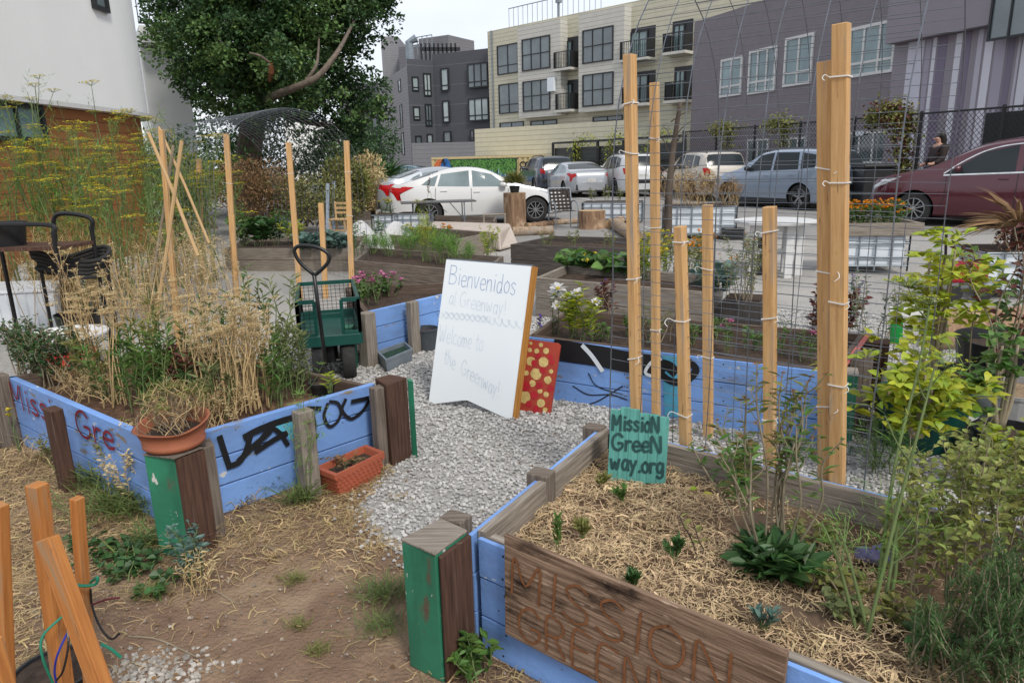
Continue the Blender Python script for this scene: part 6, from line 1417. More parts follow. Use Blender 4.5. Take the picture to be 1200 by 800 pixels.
# ================================================================ PLANTS
def rdir(up=.3,flat=1.0):
    a=random.uniform(0,2*math.pi); return V(math.cos(a)*flat,math.sin(a)*flat,up)
def umbel(fb,sb,p,d,r,n=12,k=7,ht=.5):
    """fb flower builder, sb stem builder"""
    d=Vector(d).normalized(); a=d.cross(V(.3,.2,.9)).normalized() if abs(d.z)<.9 else V(1,0,0); b=d.cross(a)
    pos=[];dr=[]
    for i in range(n):
        t=2*math.pi*i/n*1.9; rr=r*math.sqrt((i+.6)/n); e=p+(a*math.cos(t)+b*math.sin(t))*rr+d*(r*ht*(1.2-.5*rr/r))
        sb.beam(p,e,.0012+r*.008,.0012+r*.008)
        for j in range(k):
            q=rdir(.15); pos.append(e+q*.15*r*random.random()); dr.append(q)
    fb.leaves(pos,dr,r*.17,r*.13,fold=.1)
def daisy(fb,cb,p,d,r,n=8):
    d=Vector(d).normalized(); a=d.cross(V(.31,.2,.9)).normalized(); b=d.cross(a)
    pos=[p]*n; dr=[a*math.cos(2*math.pi*i/n)+b*math.sin(2*math.pi*i/n)+d*.35 for i in range(n)]
    fb.leaves([tuple(x) for x in pos],[tuple(x) for x in dr],r,r*.75,fold=.15)
    if cb: cb.blob(p+d*r*.15,r*.28,(1,1,.7),.1,1)
def feather(lb,p,d,L,n=22,w=.0022):
    d=Vector(d).normalized(); pos=[];dr=[]; bx=Vector(p)
    for i in range(n):
        t=(i+.5)/n; q=(d*.55+rdir(.1)*.75); pos.append(bx+d*L*t); dr.append(q)
    lb.leaves(pos,dr,L*.38,w,fold=0); 
def plant(name,label,base,H,spread,n=6,leaf=(.06,.02),nl=14,lm='leaf',sm='stem',lo=.15,hi=1.0,up=.35,out=.9,droop=.1,fl=None,fm=None,cm=None,fr=.02,fn=10,branch=0,bl=.15,sr=.004,lean=(0,0),group=None,cat='plant',wig=.06,fold=.25,taper=1,rosette=0,spr0=.02,lsc=None,fprob=1.0,parent=None,cross=0):
    base=Vector(base); T=thing(name,label,cat,base,group) if parent is None else parent
    sb,lb,fb,cb=MB(),MB(),MB(),MB(); pos=[];dr=[];LL=[]
    for s in range(n):
        a=random.uniform(0,2*math.pi); r=math.sqrt(random.random())*spread; h=H*random.uniform(.72,1.0)*(1-.25*(r/(spread+1e-6))**2)
        b0=base+V(math.cos(a),math.sin(a),0)*min(r,1)*spr0/(spread+.001)+V(random.uniform(-1,1),random.uniform(-1,1),0)*spr0
        tip=base+V(math.cos(a)*r+lean[0],math.sin(a)*r+lean[1],h); m1=b0.lerp(tip,.4)+V(random.uniform(-wig,wig)*H,random.uniform(-wig,wig)*H,h*.06); m2=b0.lerp(tip,.75)+V(random.uniform(-wig,wig)*H*.6,random.uniform(-wig,wig)*H*.6,h*.03)
        P=crv([b0,m1,m2,tip],5); sb.tube(P,[sr,sr*.45],5,cap=False); ends=[(P[-1],(P[-1]-P[-2]).normalized())]
        def at(t):
            f=t*(len(P)-1); i=min(int(f),len(P)-2); return P[i].lerp(P[i+1],f-i),(P[i+1]-P[i]).normalized()
        for j in range(nl):
            t=lo+(hi-lo)*(j+random.random())/nl; p,tg=at(t); q=rdir(0); pos.append(p); dr.append(tg*up+q*out); LL.append(leaf[0]*(1-(1-taper)*t))
        for j in range(branch):
            t=random.uniform(.35,.95); p,tg=at(t); q=tg*.8+rdir(.2)*.75; e=p+q.normalized()*bl*random.uniform(.5,1.2); PB=crv([p,p.lerp(e,.5)+V(0,0,-bl*.06),e+V(0,0,bl*.1)],3); sb.tube(PB,[sr*.5,sr*.25],4,cap=False); ends.append((PB[-1],(PB[-1]-PB[-2]).normalized()))
            for k in range(max(1,nl//4)):
                f=random.random(); i=min(int(f*(len(PB)-1)),len(PB)-2); pos.append(PB[i].lerp(PB[i+1],random.random())); dr.append((PB[-1]-PB[0]).normalized()*up+rdir(.1)*out); LL.append(leaf[0]*.8)
        if fl:
            for (p,d) in ends:
                if random.random()>fprob: continue
                if fl=='umbel': umbel(fb,sb,p,(d+V(0,0,1.2)),fr*random.uniform(.7,1.15),fn)
                if fl=='daisy': daisy(fb,cb,p,(d+V(0,-.8,.6)),fr*random.uniform(.8,1.1),fn)
                if fl=='ball': 
                    fb.leaves([tuple(p)]*fn,[tuple(rdir(random.uniform(-.4,1))) for _ in range(fn)],fr,fr*.5)
                if fl=='spike': 
                    k=fn; fb.leaves([tuple(p-d*fr*3*i/k) for i in range(k)],[tuple(rdir(.5)) for _ in range(k)],fr*.6,fr*.4)
    if rosette:
        for j in range(rosette): q=rdir(random.uniform(.2,1.0)); pos.append(base+q*.01); dr.append(q); LL.append(leaf[0]*1.2)
    if sb.v: sb.build('stem',M[sm],T,smooth=True)
    if leaf[0]>0 and pos:
        if lsc=='feather':
            for p,d,l in zip(pos,dr,LL): feather(lb,p,d,l*random.uniform(.6,1.1),n=12,w=leaf[1])
        else: lb.leaves([tuple(p) for p in pos],[tuple(d) for d in dr],np.array(LL),np.array(LL)*leaf[1]/leaf[0],fold=fold,droop=droop)
        lb.build('foliage',M[lm],T)
    if fb.arr or fb.v: fb.build('flowers',M[fm or 'fl_y'],T)
    if cb.v: cb.build('flower_centres',M[cm or 'fl_o'],T)
    return T
def bush(name,label,c,rx,ry,rz,n,leaf,lm,group=None,cat='shrub',clumps=9,sm='bark',up=.2,z0=None,stems=6,gap=.75):
    c=Vector(c); T=thing(name,label,cat,V(c.x,c.y,max(0,c.z-rz) if z0 is None else z0),group); lb,sb=MB(),MB(); pos=[];dr=[]
    for k in range(clumps):
        q=Vector((random.gauss(0,1),random.gauss(0,1),random.gauss(0,1))).normalized()*random.uniform(.35,gap); cc=V(c.x+q.x*rx,c.y+q.y*ry,c.z+q.z*rz); rr=random.uniform(.35,.6)
        m=n//clumps; g=rng.normal(size=(m,3)); g/=np.linalg.norm(g,axis=1,keepdims=True); g2=g*rng.uniform(.35,1.05,(m,1))**.6*rr*np.array([rx,ry,rz]); pos.append(g2+np.array(cc)); dr.append(g*np.array([1,1,.7])+rng.normal(size=(m,3))*.6+np.array([0,0,up]))
        if k<stems:
            b=V(c.x+random.uniform(-.2,.2)*rx,c.y+random.uniform(-.2,.2)*ry,T.location.z); sb.tube(crv([b,b.lerp(cc,.5)+V(0,0,.1*rz),cc],4),[.02*max(rx,.3),.006*max(rx,.3)],5)
    pos=np.concatenate(pos); dr=np.concatenate(dr); keep=pos[:,2]>T.location.z; lb.leaves(pos[keep],dr[keep],leaf[0],leaf[1]); 
    if sb.v: sb.build('stem',M[sm],T)
    lb.build('foliage',M[lm],T); return T
# ---------------- big tree
M['tree_leaf']=mat('tree leaf',(.062,.125,.045),(.034,.078,.028),scale=.9,rough=.5,island=.45,hue=.02,trans=.2)
M['tree_leaf2']=mat('tree leaf light',(.15,.25,.07),(.08,.15,.045),scale=.9,rough=.5,island=.4,hue=.02,trans=.25)
TD=21.0
def tp(px,py,dd=0): return D(px,py,TD+dd)
tb0=tp(292,258); tb0.z=0; TR=thing('broadleaf_tree','large dark green tree spreading over the wire tunnel','tree',tb0)
mb=MB()
def limb(pts,r0,r1,n=9): P=crv(pts,5); mb.tube(P,[r0+(r1-r0)*i/(len(P)-1) for i in range(len(P))],n)
limb([tb0,tp(290,210),tp(294,160),tp(302,120)],.42,.3); mb.build('trunk',M['bark'],TR,smooth=True)
def branch(pts,r0,r1,m='bark'):
    global mb
    mb=MB(); limb(pts,r0,r1,7); mb.build('branch',M[m],TR,smooth=True)
M['bark_l']=mat('pale bark',(.19,.15,.115),(.09,.07,.055),scale=9,bump=.5)
branch([tp(300,125),tp(312,100,-1),tp(318,80,-1.5),tp(322,50,-1.5)],.24,.12,'bark_l'); branch([tp(300,125),tp(322,112,-2.2),tp(345,103,-3.0),tp(372,90,-3.2),tp(392,66,-3.0),tp(402,50,-2.4),tp(415,25,-1)],.11,.035,'bark_l')
branch([tp(296,140),tp(270,100,.5),tp(245,60),tp(230,30)],.2,.06); branch([tp(318,80,-1.5),tp(290,40,-1),tp(280,0,0)],.14,.05); branch([tp(356,99,-3.1),tp(370,78,-3.1),tp(373,60,-2.6),tp(374,40,-1.5)],.05,.02,'bark_l')
branch([tp(302,120),tp(350,140,.5),tp(400,150,.5)],.15,.05); branch([tp(318,76,-3),tp(305,66,-3.3),tp(292,62,-3.4)],.045,.02,'bark_l')
mb=MB(); mb.tube([tp(317,74,-3.1),tp(318,84,-3),tp(316,95,-2.6)],[.05,.075,.04],7); mb.build('broken_limb',mat('torn wood',(.3,.11,.05),(.16,.07,.03),scale=14),TR)
cl=[(230,28,1.15,0),(225,60,1.2,-.5),(240,88,.9,-1),(222,5,1.1,0),(262,10,1.3,-1),(270,55,1.4,-1.2),(262,100,1.0,-.6),(292,92,.9,.5),(250,122,.6,.3),(300,20,1.4,-1.5),(320,-20,1.4,0),(335,45,1.4,-1.3),(345,85,1.2,.2),(372,20,1.4,-1),(385,60,1.0,.2),(400,-20,1.4,0),(415,15,1.1,-.5),(440,25,.75,-.5),(452,20,.5,-.6),(440,-10,1.1,0),(432,45,.55,-.4),(395,100,.9,.4),(420,105,.8,0),(440,120,.5,-.2),(432,140,.5,-.4),(412,140,.7,.2),(385,135,.8,.6),(360,125,.8,.8),(325,120,.9,1.2),(285,130,.7,1.4),(400,165,.6,.2),(422,172,.4,0),(380,170,.6,.8),(260,-30,1.5,0),(345,-50,1.5,0),(215,95,.45,-.6),(232,108,.5,-.2),(310,60,1.2,.8),(355,110,.8,1.4),(250,75,1.0,1),(290,-10,1.3,.8),(405,45,.9,.9),(300,112,.8,-1.6),(330,112,.7,-1.9),(272,118,.7,-1),(310,128,.6,-1.2),(345,128,.6,-1.6),(292,60,.9,-2.4),(335,70,.7,-2.6),(300,142,.5,-.9),(372,112,.7,-2)]
def crown(cl,tpf,T,dens,leaf,mats,nm='crown'):
    bl=[MB() for _ in mats]
    for (x,y,r,dd) in cl:
        c=tpf(x,y,dd); sub=int(9*r)+3
        for k in range(sub):
            g=np.array(Vector((random.gauss(0,1),random.gauss(0,1),random.gauss(0,1))).normalized()); cc=np.array(c)+g*r*random.uniform(.45,.95)*np.array([1,1,.8]); sr=random.uniform(.25,.45)*max(r,.6)
            m=int(dens*sr*sr*7); q=rng.normal(size=(m,3)); q/=np.linalg.norm(q,axis=1,keepdims=True); q[:,2]=np.where(rng.random(m)<.6,np.abs(q[:,2]),q[:,2]); p=cc+q*sr*rng.uniform(.5,1.1,(m,1)); d=q+rng.normal(size=(m,3))*.7+np.array([0,0,-.15])
            bl[1 if (random.random()<.4 and len(bl)>1) else 0].leaves(p,d,leaf,leaf*.75)
    for b,m in zip(bl,mats):
        if b.arr: b.build(nm,m,T)
crown(cl,tp,TR,120,.12,[M['tree_leaf'],M['tree_leaf2']])
# understory shrubs behind tunnel and along the back
bgr='shrubs growing behind the wire tunnel'
for (x,y,d,rx,rz,m,lab,n,lf) in ((235,200,19,1.6,1.5,'leaf_d','dark shrub left of the tree trunk, behind fennel',3600,.12),(330,205,24,2.6,1.6,'tree_leaf','wide dark shrub right behind the tree trunk',5000,.13),(390,195,27,2.2,1.7,'leaf_d','dark shrub behind the right half of the tunnel',3600,.14),(300,225,17,1.5,.7,'dry_b','brown dry brush under the tunnel behind greens',3600,.09),(360,230,17.5,1.4,.7,'leaf_o','olive brush behind the small wooden chair',3200,.09),(425,212,21,.9,1.1,'dry_f','tan ornamental grass clump left of the parked sedans',4200,.13),(405,222,19,.7,.9,'leaf_o','greenish ornamental grass left of tan clump',2600,.12),(205,225,15,1.2,1.1,'leaf_o','olive shrub close to the corner of the white building',3400,.09),(432,175,32,1.4,1.6,'leaf_d','dark round shrub before the dark house',2200,.16),(258,160,25,2.2,1.9,'leaf_d','tall dark shrub left of the trunk under canopy',3200,.14)):
    c=D(x,y,d); bush('background_shrub',lab,c,rx,rx*.7,rz,n,(lf,lf*.35 if m in('dry_f','dry_b') else lf*.5),M and m,group=bgr,clumps=14,up=.6 if m=='dry_f' else .2)
def yucca(label,c,r,n,m='leaf_b',name='spiky_plant',L_=None,wid=.035,group=None,up0=-.1):
    T=thing(name,label,'plant',V(c.x,c.y,0) if c.z>.0 else c,group); lb=MB(); mb=MB()
    if c.z>.1: mb.tube([V(c.x,c.y,0),c],.07,8); mb.build('stem',M['bark'],T)
    lb.leaves([tuple(c)]*n,[tuple(rdir(random.uniform(up0,1.6))) for _ in range(n)],r,wid,fold=.3,droop=.25); lb.build('leaves',M[m],T); return T
yucca('spiky dark green yucca left of the grey wall',D(455,208,30),.9,120,'leaf_d',wid=.07); yucca('second spiky yucca closer to the small blue car',D(474,212,31),.7,90,'leaf_d',wid=.06)
# plant on stump
T=thing('stump_plant','round mop of thin green leaves in small pot on the upright log stump','plant',STUMPTOP); mb=MB(); mb.lathe(STUMPTOP+V(0,0,.003),[(0,0),(.1,0),(.13,.16),(.11,.16),(0,.14)],18); mb.build('pot',M['plastic_k'],T)
lb=MB(); c=STUMPTOP+V(0,0,.22); n=900; q=rng.normal(size=(n,3)); q/=np.linalg.norm(q,axis=1,keepdims=True); q[:,2]=np.abs(q[:,2])*.9-.1; lb.leaves(np.array(c)+q*rng.uniform(.05,.2,(n,1)),q+np.array([0,0,.75]),.2,.014,droop=.45); lb.build('foliage',M['leaf_o'],T)
# vines on fences
def vine(label,pts,rad,n,m='leaf_o',fm='leaf_r'):
    T=thing('climbing_vine',label,'vine',V(pts[0].x,pts[0].y,0),'vines on the fences'); mb=MB(); P=crv(pts,5); mb.tube(P,.02,5); mb.build('stem',M['bark'],T)
    for k,(mm,f) in enumerate(((m,.7),(fm,.3))):
        lb=MB(); k_=int(n*f); idx=rng.integers(0,len(P),k_); pos=np.array([P[i][:] for i in idx])+rng.normal(size=(k_,3))*np.array([rad,rad*.4,rad]); lb.leaves(pos,rng.normal(size=(k_,3))+np.array([0,-.5,-.2]),.11,.08); lb.build('foliage',M[mm],T)
b=on_f(1058)-V(.1,.1,0); vine('dense vine with red leaves climbing chain fence behind the maroon minivan bonnet',[V(b.x,b.y,.1),b+V(.05,0,1.2),b+V(0,0,2.2),on_f(1050)+V(0,0,hF),on_f(1035)+V(0,0,hF+.05),on_f(1020)+V(0,0,hF)],.17,2600)
for x,lab in ((850,'vine clump on top of chain fence above beige wagon'),(915,'vine clump on chain fence above the silver blue wagon')): 
    p=on_f(x); vine(lab,[p+V(0,0,.2),p+V(.05,0,hF*.7),p+V(0,0,hF),on_f(x-14)+V(0,0,hF),on_f(x+12)+V(0,0,hF)],.16,700,'leaf_o','leaf_o')
for f,lab in ((.22,'leftmost vine tuft on dark trellis fence'),(.5,'middle vine tuft on the dark trellis fence'),(.78,'vine tuft at the right end of dark trellis fence')):
    p=a0_=V(P0.x,P0.y,0)+(P1-V(P0.x,P0.y,0))*f; vine(lab,[p+V(0,-.1,.2),p+V(0,-.1,1.4),p+V(.1,-.1,hh),p+V(.8,-.3,hh)],.2,500,'leaf_y','leaf_o')
# dry shrub over tote, etc
a,d,q,w_,dp,h,_=TO4; c=a+d*w_*.35+q*dp*.5+V(0,0,h+.3)
plant('dried_shrub','brown dried shrub spilling over the caged tote beyond short stakes',a+d*w_*.4+q*dp*.5+V(0,0,h),.75,.75,60,(.05,.012),26,'dry_b','dry',lo=.3,branch=3,bl=.2,fl='ball',fm='dry_f',fr=.03,fn=6,spr0=.3,cat='shrub')
plant('dried_shrub','smaller brown dried shrub at right end of same caged tote',a+d*w_*.9+q*dp*.5+V(0,0,h),.55,.4,26,(.05,.012),18,'dry_b','dry',lo=.3,branch=2,bl=.15,spr0=.15,cat='shrub')
# a leaning dead trunk behind mesh
T=thing('dead_sapling','dark dead sapling trunk leaning up behind the second tall stake','tree',G(778,292)); mb=MB(); b=G(782,292); mb.tube(crv([b,D(785,240,b.y),D(788,190,b.y),D(797,110,b.y)]),[.06,.05,.04,.03]+[.02]*15,7) if 0 else mb.tube(crv([b,D(783,240,b.y),D(787,190,b.y),D(797,120,b.y)]),[.09,.035],7)
mb.build('trunk',M['bark'],T,smooth=True); mb=MB()
for k in range(16): 
    y=random.uniform(130,260); p=D(786,y,b.y); e=p+V(random.uniform(-.5,.5),random.uniform(-.2,.2),random.uniform(.1,.5)); mb.tube(crv([p,p.lerp(e,.5)+V(0,0,.05),e],3),[.012,.003],4)
mb.build('twigs',M['bark'],T)
a,d,q,w_,dp,h,_=TO3
for i in range(4): plant('tote_seedling',['leftmost leggy seedling','second leggy seedling','third leggy seedling','rightmost leggy seedling'][i]+' in caged tote behind the broad stump',a+d*w_*(.15+.22*i)+q*.3+V(0,0,h),.45,.12,5,(.06,.03),9,'leaf_o','stem',spr0=.04,group='seedlings in the tote behind broad stump')
a,d,q,w_,dp,h,_=TO5; 
for i in range(4): plant('marigold',['leftmost','second','third','rightmost'][i]+' marigold plant with orange flowers in wood rimmed tote',a+d*w_*(.1+.25*i)+q*.3+V(0,0,h+.05),.42,.2,16,(.07,.02),16,'leaf','stem',fl='ball',fm='fl_o',fr=.04,fn=16,spr0=.08,branch=1,bl=.08,fprob=.6,group='marigolds in wood rimmed tote')
a,d,q,w_,dp,h,_=TO1; plant('potted_flower','yellow flowering plant in left caged tote of the pair',a+d*w_*.5+q*.25+V(0,0,h),.42,.18,9,(.06,.02),12,'leaf','stem',fl='ball',fm='fl_y',fr=.04,fn=12,spr0=.1)
a,d,q,w_,dp,h,_=TO2; plant('potted_flower','bushy yellow green umbel plant in right caged tote of the pair',a+d*w_*.6+q*.2+V(0,0,h),.3,.22,10,(.06,.02),10,'leaf_y','stem',fl='umbel',fm='fl_y',fr=.07,fn=10,spr0=.1)
plant('potted_flower','dark red flower stalk before the white sedan door',a+d*w_*1.0+q*.2+V(0,0,h),.85,.05,2,(.05,.02),5,'leaf_d','stem',fl='spike',fm='leaf_r',fr=.06,fn=24,spr0=.02)
# ---------------- bed plants
def bp(Q,u,v,z): p=Q[0].lerp(Q[1],u).lerp(Q[3].lerp(Q[2],u),v); return V(p.x,p.y,z)
def atz(x,y,z): return G(x,y,z)
# carrots bed F
for i,(x,y,h_) in enumerate(((455,300,.26),(478,302,.3),(500,306,.62),(520,308,.32),(545,312,.25),(438,297,.22),(488,296,.3),(510,298,.28),(530,302,.26))):
    plant('carrot_plant',['feathery carrot plant low at left part','feathery carrot plant left of tallest','tallest bright feathery carrot plant','feathery carrot plant right of tallest','feathery carrot plant at far right end','feathery carrot plant at far left end','feathery carrot plant behind left of the tallest','feathery carrot plant behind the tallest','feathery carrot plant behind right of the tallest'][i]+' of bed behind whiteboard',atz(x,y,.34),h_,.13,14,(.13,.004),8,'leaf_y' if i==2 else 'feather','stem',lsc='feather',lo=.25,up=.9,out=.5,spr0=.05,group='carrots')
for i,(x,y) in enumerate(((420,300),(447,294))): plant('herb','tall leafy herb '+('beside left edge of' if i==0 else 'near back left of')+' carrot bed',atz(x,y,.3),.55,.14,7,(.07,.02),16,'leaf','stem',spr0=.05,group='herbs')
for i,(x,y,s) in enumerate(((480,276,'left'),(515,277,'right'))): plant('poppy','orange poppies at the '+s+' side of small grey bed below the table',atz(x,y,.3),.22,.25,24,(.06,.012),10,'feather','stem',fl='ball',fm='fl_o' if i else 'fl_y',fr=.045,fn=12,spr0=.15,fprob=.45,group='poppies')
plant('purple_flower','purple flower spike above the small grey bed',atz(505,272,.3),.45,.06,3,(.04,.01),6,'leaf','stem',fl='spike',fm='fl_v',fr=.05,fn=20,spr0=.03)
plant('shrub_cutting','airy yellow green branches at right end of carrot bed beside the whiteboard',atz(573,305,.3),.5,.22,10,(.05,.022),18,'leaf_y','stem',spr0=.08,branch=1,bl=.12)
# geraniums in blue bed left
for i,(x,y) in enumerate(((437,356),(425,350),(455,347))): plant('geranium',['pink geranium rising at front of the small blue bed','pink geranium behind the wagon rim in small blue bed','low pink geranium in centre of small blue bed'][i],atz(x,y,.33),.34 if i==0 else .26,.16,9,(.05,.04),9,'leaf','stem',fl='ball',fm='fl_p',fr=.035,fn=18,spr0=.06,fprob=.7,group='geraniums')
# leafy green beds left
gl=[('tall leafy kale plant','leaf_d',.5,(.16,.09)),('pale stemmed chard plant','leaf_y',.45,(.12,.04)),('broad blue green cabbage plant','leaf_b',.3,(.17,.13)),('bushy green bean plant','leaf',.6,(.09,.05)),('dense leafy bean plant','leaf_d',.55,(.09,.05)),('leafy greens tuft','leaf',.4,(.11,.05))]
for i,(x,y,k,pl) in enumerate(((285,288,3,'left end of the bed beneath tunnel'),(305,288,0,'bed beneath the tunnel, second from left'),(322,287,4,'middle of the bed beneath tunnel'),(345,286,1,'bed beneath tunnel, below the tall pale stake'),(395,296,2,'right end of the bed beneath tunnel'),(368,296,2,'bed beneath tunnel behind the wagon handle'),(312,280,5,'back edge of bed beneath the tunnel'),(335,280,3,'back of the bed beneath tunnel, near its middle'))):
    g=gl[k]; plant('leafy_vegetable',g[0]+' at the '+pl,atz(x,y,.28),g[2],.25,12,g[3],12,g[1],'stem',spr0=.1,up=.5,group='leafy vegetables beneath the tunnel')
# squash / marigold bed D and middle
for i,(x,y) in enumerate(((690,318),(712,322),(735,324),(672,316))): plant('squash_plant',['squash plant with yellow bloom in the grey bed','broad leaved squash plant right of yellow bloom','squash plant just left of tall stake','small squash plant at left corner'][i]+' behind white poppies',atz(x,y,.34),.22,.22,12,(.13,.12),5,'leaf' if i%2 else 'leaf_d','stem',fl='ball' if i==0 else None,fm='fl_y',fr=.06,fn=10,fprob=.3,spr0=.08,group='squash plants')
for i,(x,y) in enumerate(((782,325),(805,328),(770,315),(820,322),(760,328))): plant('marigold',['bushy marigold dotted yellow between the two tall stakes and short ones','marigold plant directly behind the shortest near stake','marigold at the back left of the squash bed','marigold at right end of squash bed','yellow green leafy marigold in front row of squash bed'][i],atz(x,y,.32),.5,.2,16,(.045,.015),18,'leaf_y' if i==4 else 'leaf_o','stem',fl='ball',fm='fl_o' if i%2 else 'fl_y',fr=.03,fn=14,branch=2,bl=.12,fprob=.35,spr0=.08,group='marigolds in the squash bed')
# mid blue bed: white poppies, dark plants, pinks
c=bp(MIDQ,.1,.35,.34)
plant('white_poppy','white poppy plant with large papery flowers at left end of the long blue bed',atz(678,398,.34),.36,.16,11,(.075,.018),26,'leaf_y','stem',fl='daisy',fm='fl_w',cm='fl_y',fr=.055,fn=7,fprob=.3,spr0=.07,branch=1,bl=.1)
T=plant('white_poppy','single tall white poppy bloom left of the others',atz(652,392,.34),.42,.04,2,(.05,.015),8,'leaf','stem',fl='daisy',fm='fl_w',cm='fl_y',fr=.07,fn=7,spr0=.02)
plant('purple_flower','dark purple larkspur spike beside the grey side plank of blue bed',atz(630,398,.34),.25,.02,1,(.04,.01),8,'leaf','stem',fl='spike',fm='fl_v',fr=.05,fn=26,spr0=.01)
plant('dark_leaf_plant','dark reddish leaved plant with purple blooms behind the white poppies',atz(715,372,.34),.34,.14,10,(.05,.025),14,'leaf_r','stem_g',fl='ball',fm='fl_v',fr=.025,fn=10,fprob=.3,spr0=.05)
for i,(x,y) in enumerate(((765,408),(855,412),(915,418),(945,424))): plant('pink_flower',['pink flowered slender plant behind second tall stake','pink flowered slender plant right of short slim stake','pink flowered slender plant by the labelled short stake','pink flowered slender plant next to the tall double stake'][i],atz(x,y,.34),.24,.07,5,(.05,.012),9,'leaf','stem',fl='ball',fm='fl_p',fr=.03,fn=18,fprob=.4,spr0=.03,group='pink flowers in the long blue bed')
plant('lavender','grey thin stemmed lavender tangle between short stakes in blue bed',atz(760,398,.34),.3,.2,22,(.04,.006),10,'leaf_s','stem_g',spr0=.08)
for i,(x,y) in enumerate(((700,402),(808,404),(880,408),(740,392),(835,396))): plant('small_herb',['small herb close to the white poppies','small herb behind shortest near stake','small herb under dark planter box','small herb near the back plank left part','small herb near the back plank centre'][i]+' in long blue bed',atz(x,y,.34),.16,.09,8,(.04,.018),9,'leaf','stem',spr0=.04,group='small herbs in the long blue bed')
for i,(x,y) in enumerate(((640,290),(672,290),(712,292),(745,290))): plant('small_herb',['leggy herb at left','small herb at centre left','herb at centre right','purple tinged herb at right'][i]+' of dark grey bed behind squash bed',atz(x,y,.36),.3,.1,5,(.06,.025),8,'leaf_r' if i==3 else 'leaf_o','stem',spr0=.04,group='herbs in the dark grey bed')
plant('grey_shrub','loose grey green shrub with orange tips in the dark planter box',atz(868,350,.32),.62,.32,20,(.045,.017),18,'leaf_s','stem_g',spr0=.1,branch=3,bl=.15,fl='ball',fm='fl_o',fr=.02,fn=6,fprob=.12,cat='shrub')
plant('kale','dark blue green kale beside the concrete block',atz(832,352,.2),.42,.2,10,(.13,.09),8,'leaf_b','stem',spr0=.05)
for i,(x,y,s) in enumerate(((952,392,'left of'),(985,396,'right of'))): plant('dark_leaf_plant','dark red coleus plant just '+s+' the tall double stake beyond blue bed',atz(x,y,.1),.5,.15,10,(.07,.045),12,'leaf_r','stem_g',spr0=.05,group='dark red coleus')
plant('purple_flower','purple blue flowers beside the dark red coleus right of double stake',atz(998,385,.1),.55,.06,4,(.03,.01),10,'leaf','stem',fl='spike',fm='fl_v',fr=.04,fn=14,spr0=.03)
# ---------------- fennel stand
fb_='fennel stand against brown wall'
desc=['leftmost tall fennel by the ground floor window','tall fennel right of the window','fennel with high yellow umbels before the white wall','fennel rising highest, crossing the white wall edge','fennel behind the trolley rails','dense fennel in the middle of stand','dense fennel left of the teepee','fennel with many yellow umbels behind the teepee','fennel at the right end of the brown wall','fennel reaching into the wire tunnel','short dense fennel below the umbels','short fennel between trolley and teepee','fennel just behind the tall stake','fennel at foot of white wall corner']
for i,(x,d_,h_) in enumerate(((22,8.3,2.15),(48,8.4,2.5),(62,8.6,3.0),(96,8.8,2.8),(85,8.2,2.1),(120,9.0,2.55),(150,8.8,2.15),(178,9.2,2.15),(205,9.6,2.45),(236,9.8,2.3),(110,8.2,1.8),(160,7.6,1.6),(258,10.2,1.9),(140,9.6,2.3))):
    b=D(x,300,d_); b.z=0
    plant('fennel_plant',desc[i],b,h_,.42,7,(.26,.005),8,'feather','stem',lsc='feather',lo=.12,hi=.82,up=.8,out=.7,fl='umbel',fm='fl_y',fr=.11,fn=13,branch=3,bl=.4,sr=.01,spr0=.12,fprob=.5,group=fb_,wig=.03)
for i,(x,d_) in enumerate(((60,8.0),(95,8.0),(130,7.9),(170,7.4),(210,7.8),(15,8.1),(245,8.6))):
    b=D(x,330,d_); b.z=0; plant('dry_brush',['dry brown stalks behind the trolley shelf','dry brown stalks behind hose coil','dry brown stalks behind the storage boxes','dry brown stalks just left of teepee foot','dry brown stalks right of the teepee foot','dry brown stalks at left photo edge','dry brown stalks by the tall stake'][i],b,1.0,.4,26,(.08,.008),20,'dry_b' if i%2 else 'dry_f','dry',spr0=.3,branch=2,bl=.2,group='dry stalks below the fennel',wig=.08)
plant('orange_frond','fading orange feathery fronds low against brown wall',V(*D(75,300,6.9)[:2],0),1.3,.55,14,(.3,.005),9,'fen_or','dry',lsc='feather',lo=.3,up=.6,out=.8,spr0=.25)
plant('orange_frond','fading orange feathery fronds behind the wire tunnel left side',V(*D(215,300,8.4)[:2],0),1.2,.5,12,(.28,.005),9,'fen_or','dry',lsc='feather',lo=.3,up=.6,out=.8,spr0=.25)
# ---------------- left bed
z=.34; gy='dry yarrow clumps in the left bed'
for i,(x,y,h_,n,r_) in enumerate(((262,484,.60,20,.14),(285,480,.66,26,.15),(308,472,.62,18,.13),(238,470,.62,12,.12),(118,462,.6,6,.14),(150,470,.8,7,.16),(98,452,.5,4,.12),(185,448,.9,6,.18),(215,462,.75,7,.15),(135,450,.85,5,.16))):
    plant('dry_yarrow',['clump of cream dry yarrow behind pot right side','tallest cream dry yarrow clump beside the green asters','cream dry yarrow nearest the wagon','cream dry yarrow close to the broken pot','tawny dry yarrow left of the teepee','tall sparse dry yarrow at teepee foot','low tawny yarrow near dark green shrub','sparse dry yarrow behind the teepee poles','tall dry yarrow right of teepee poles','highest sparse dry yarrow left of teepee'][i],atz(x,y,z),h_,r_,n,(.028,.004),6,'dry_f','dry',fl='umbel',fm='dry_f',fr=.03 if i<4 else .035,fn=11,sr=.0036,spr0=.07,branch=2,bl=.11,group=gy,wig=.035,fprob=.75)
ga='green leafy asters in the left bed'
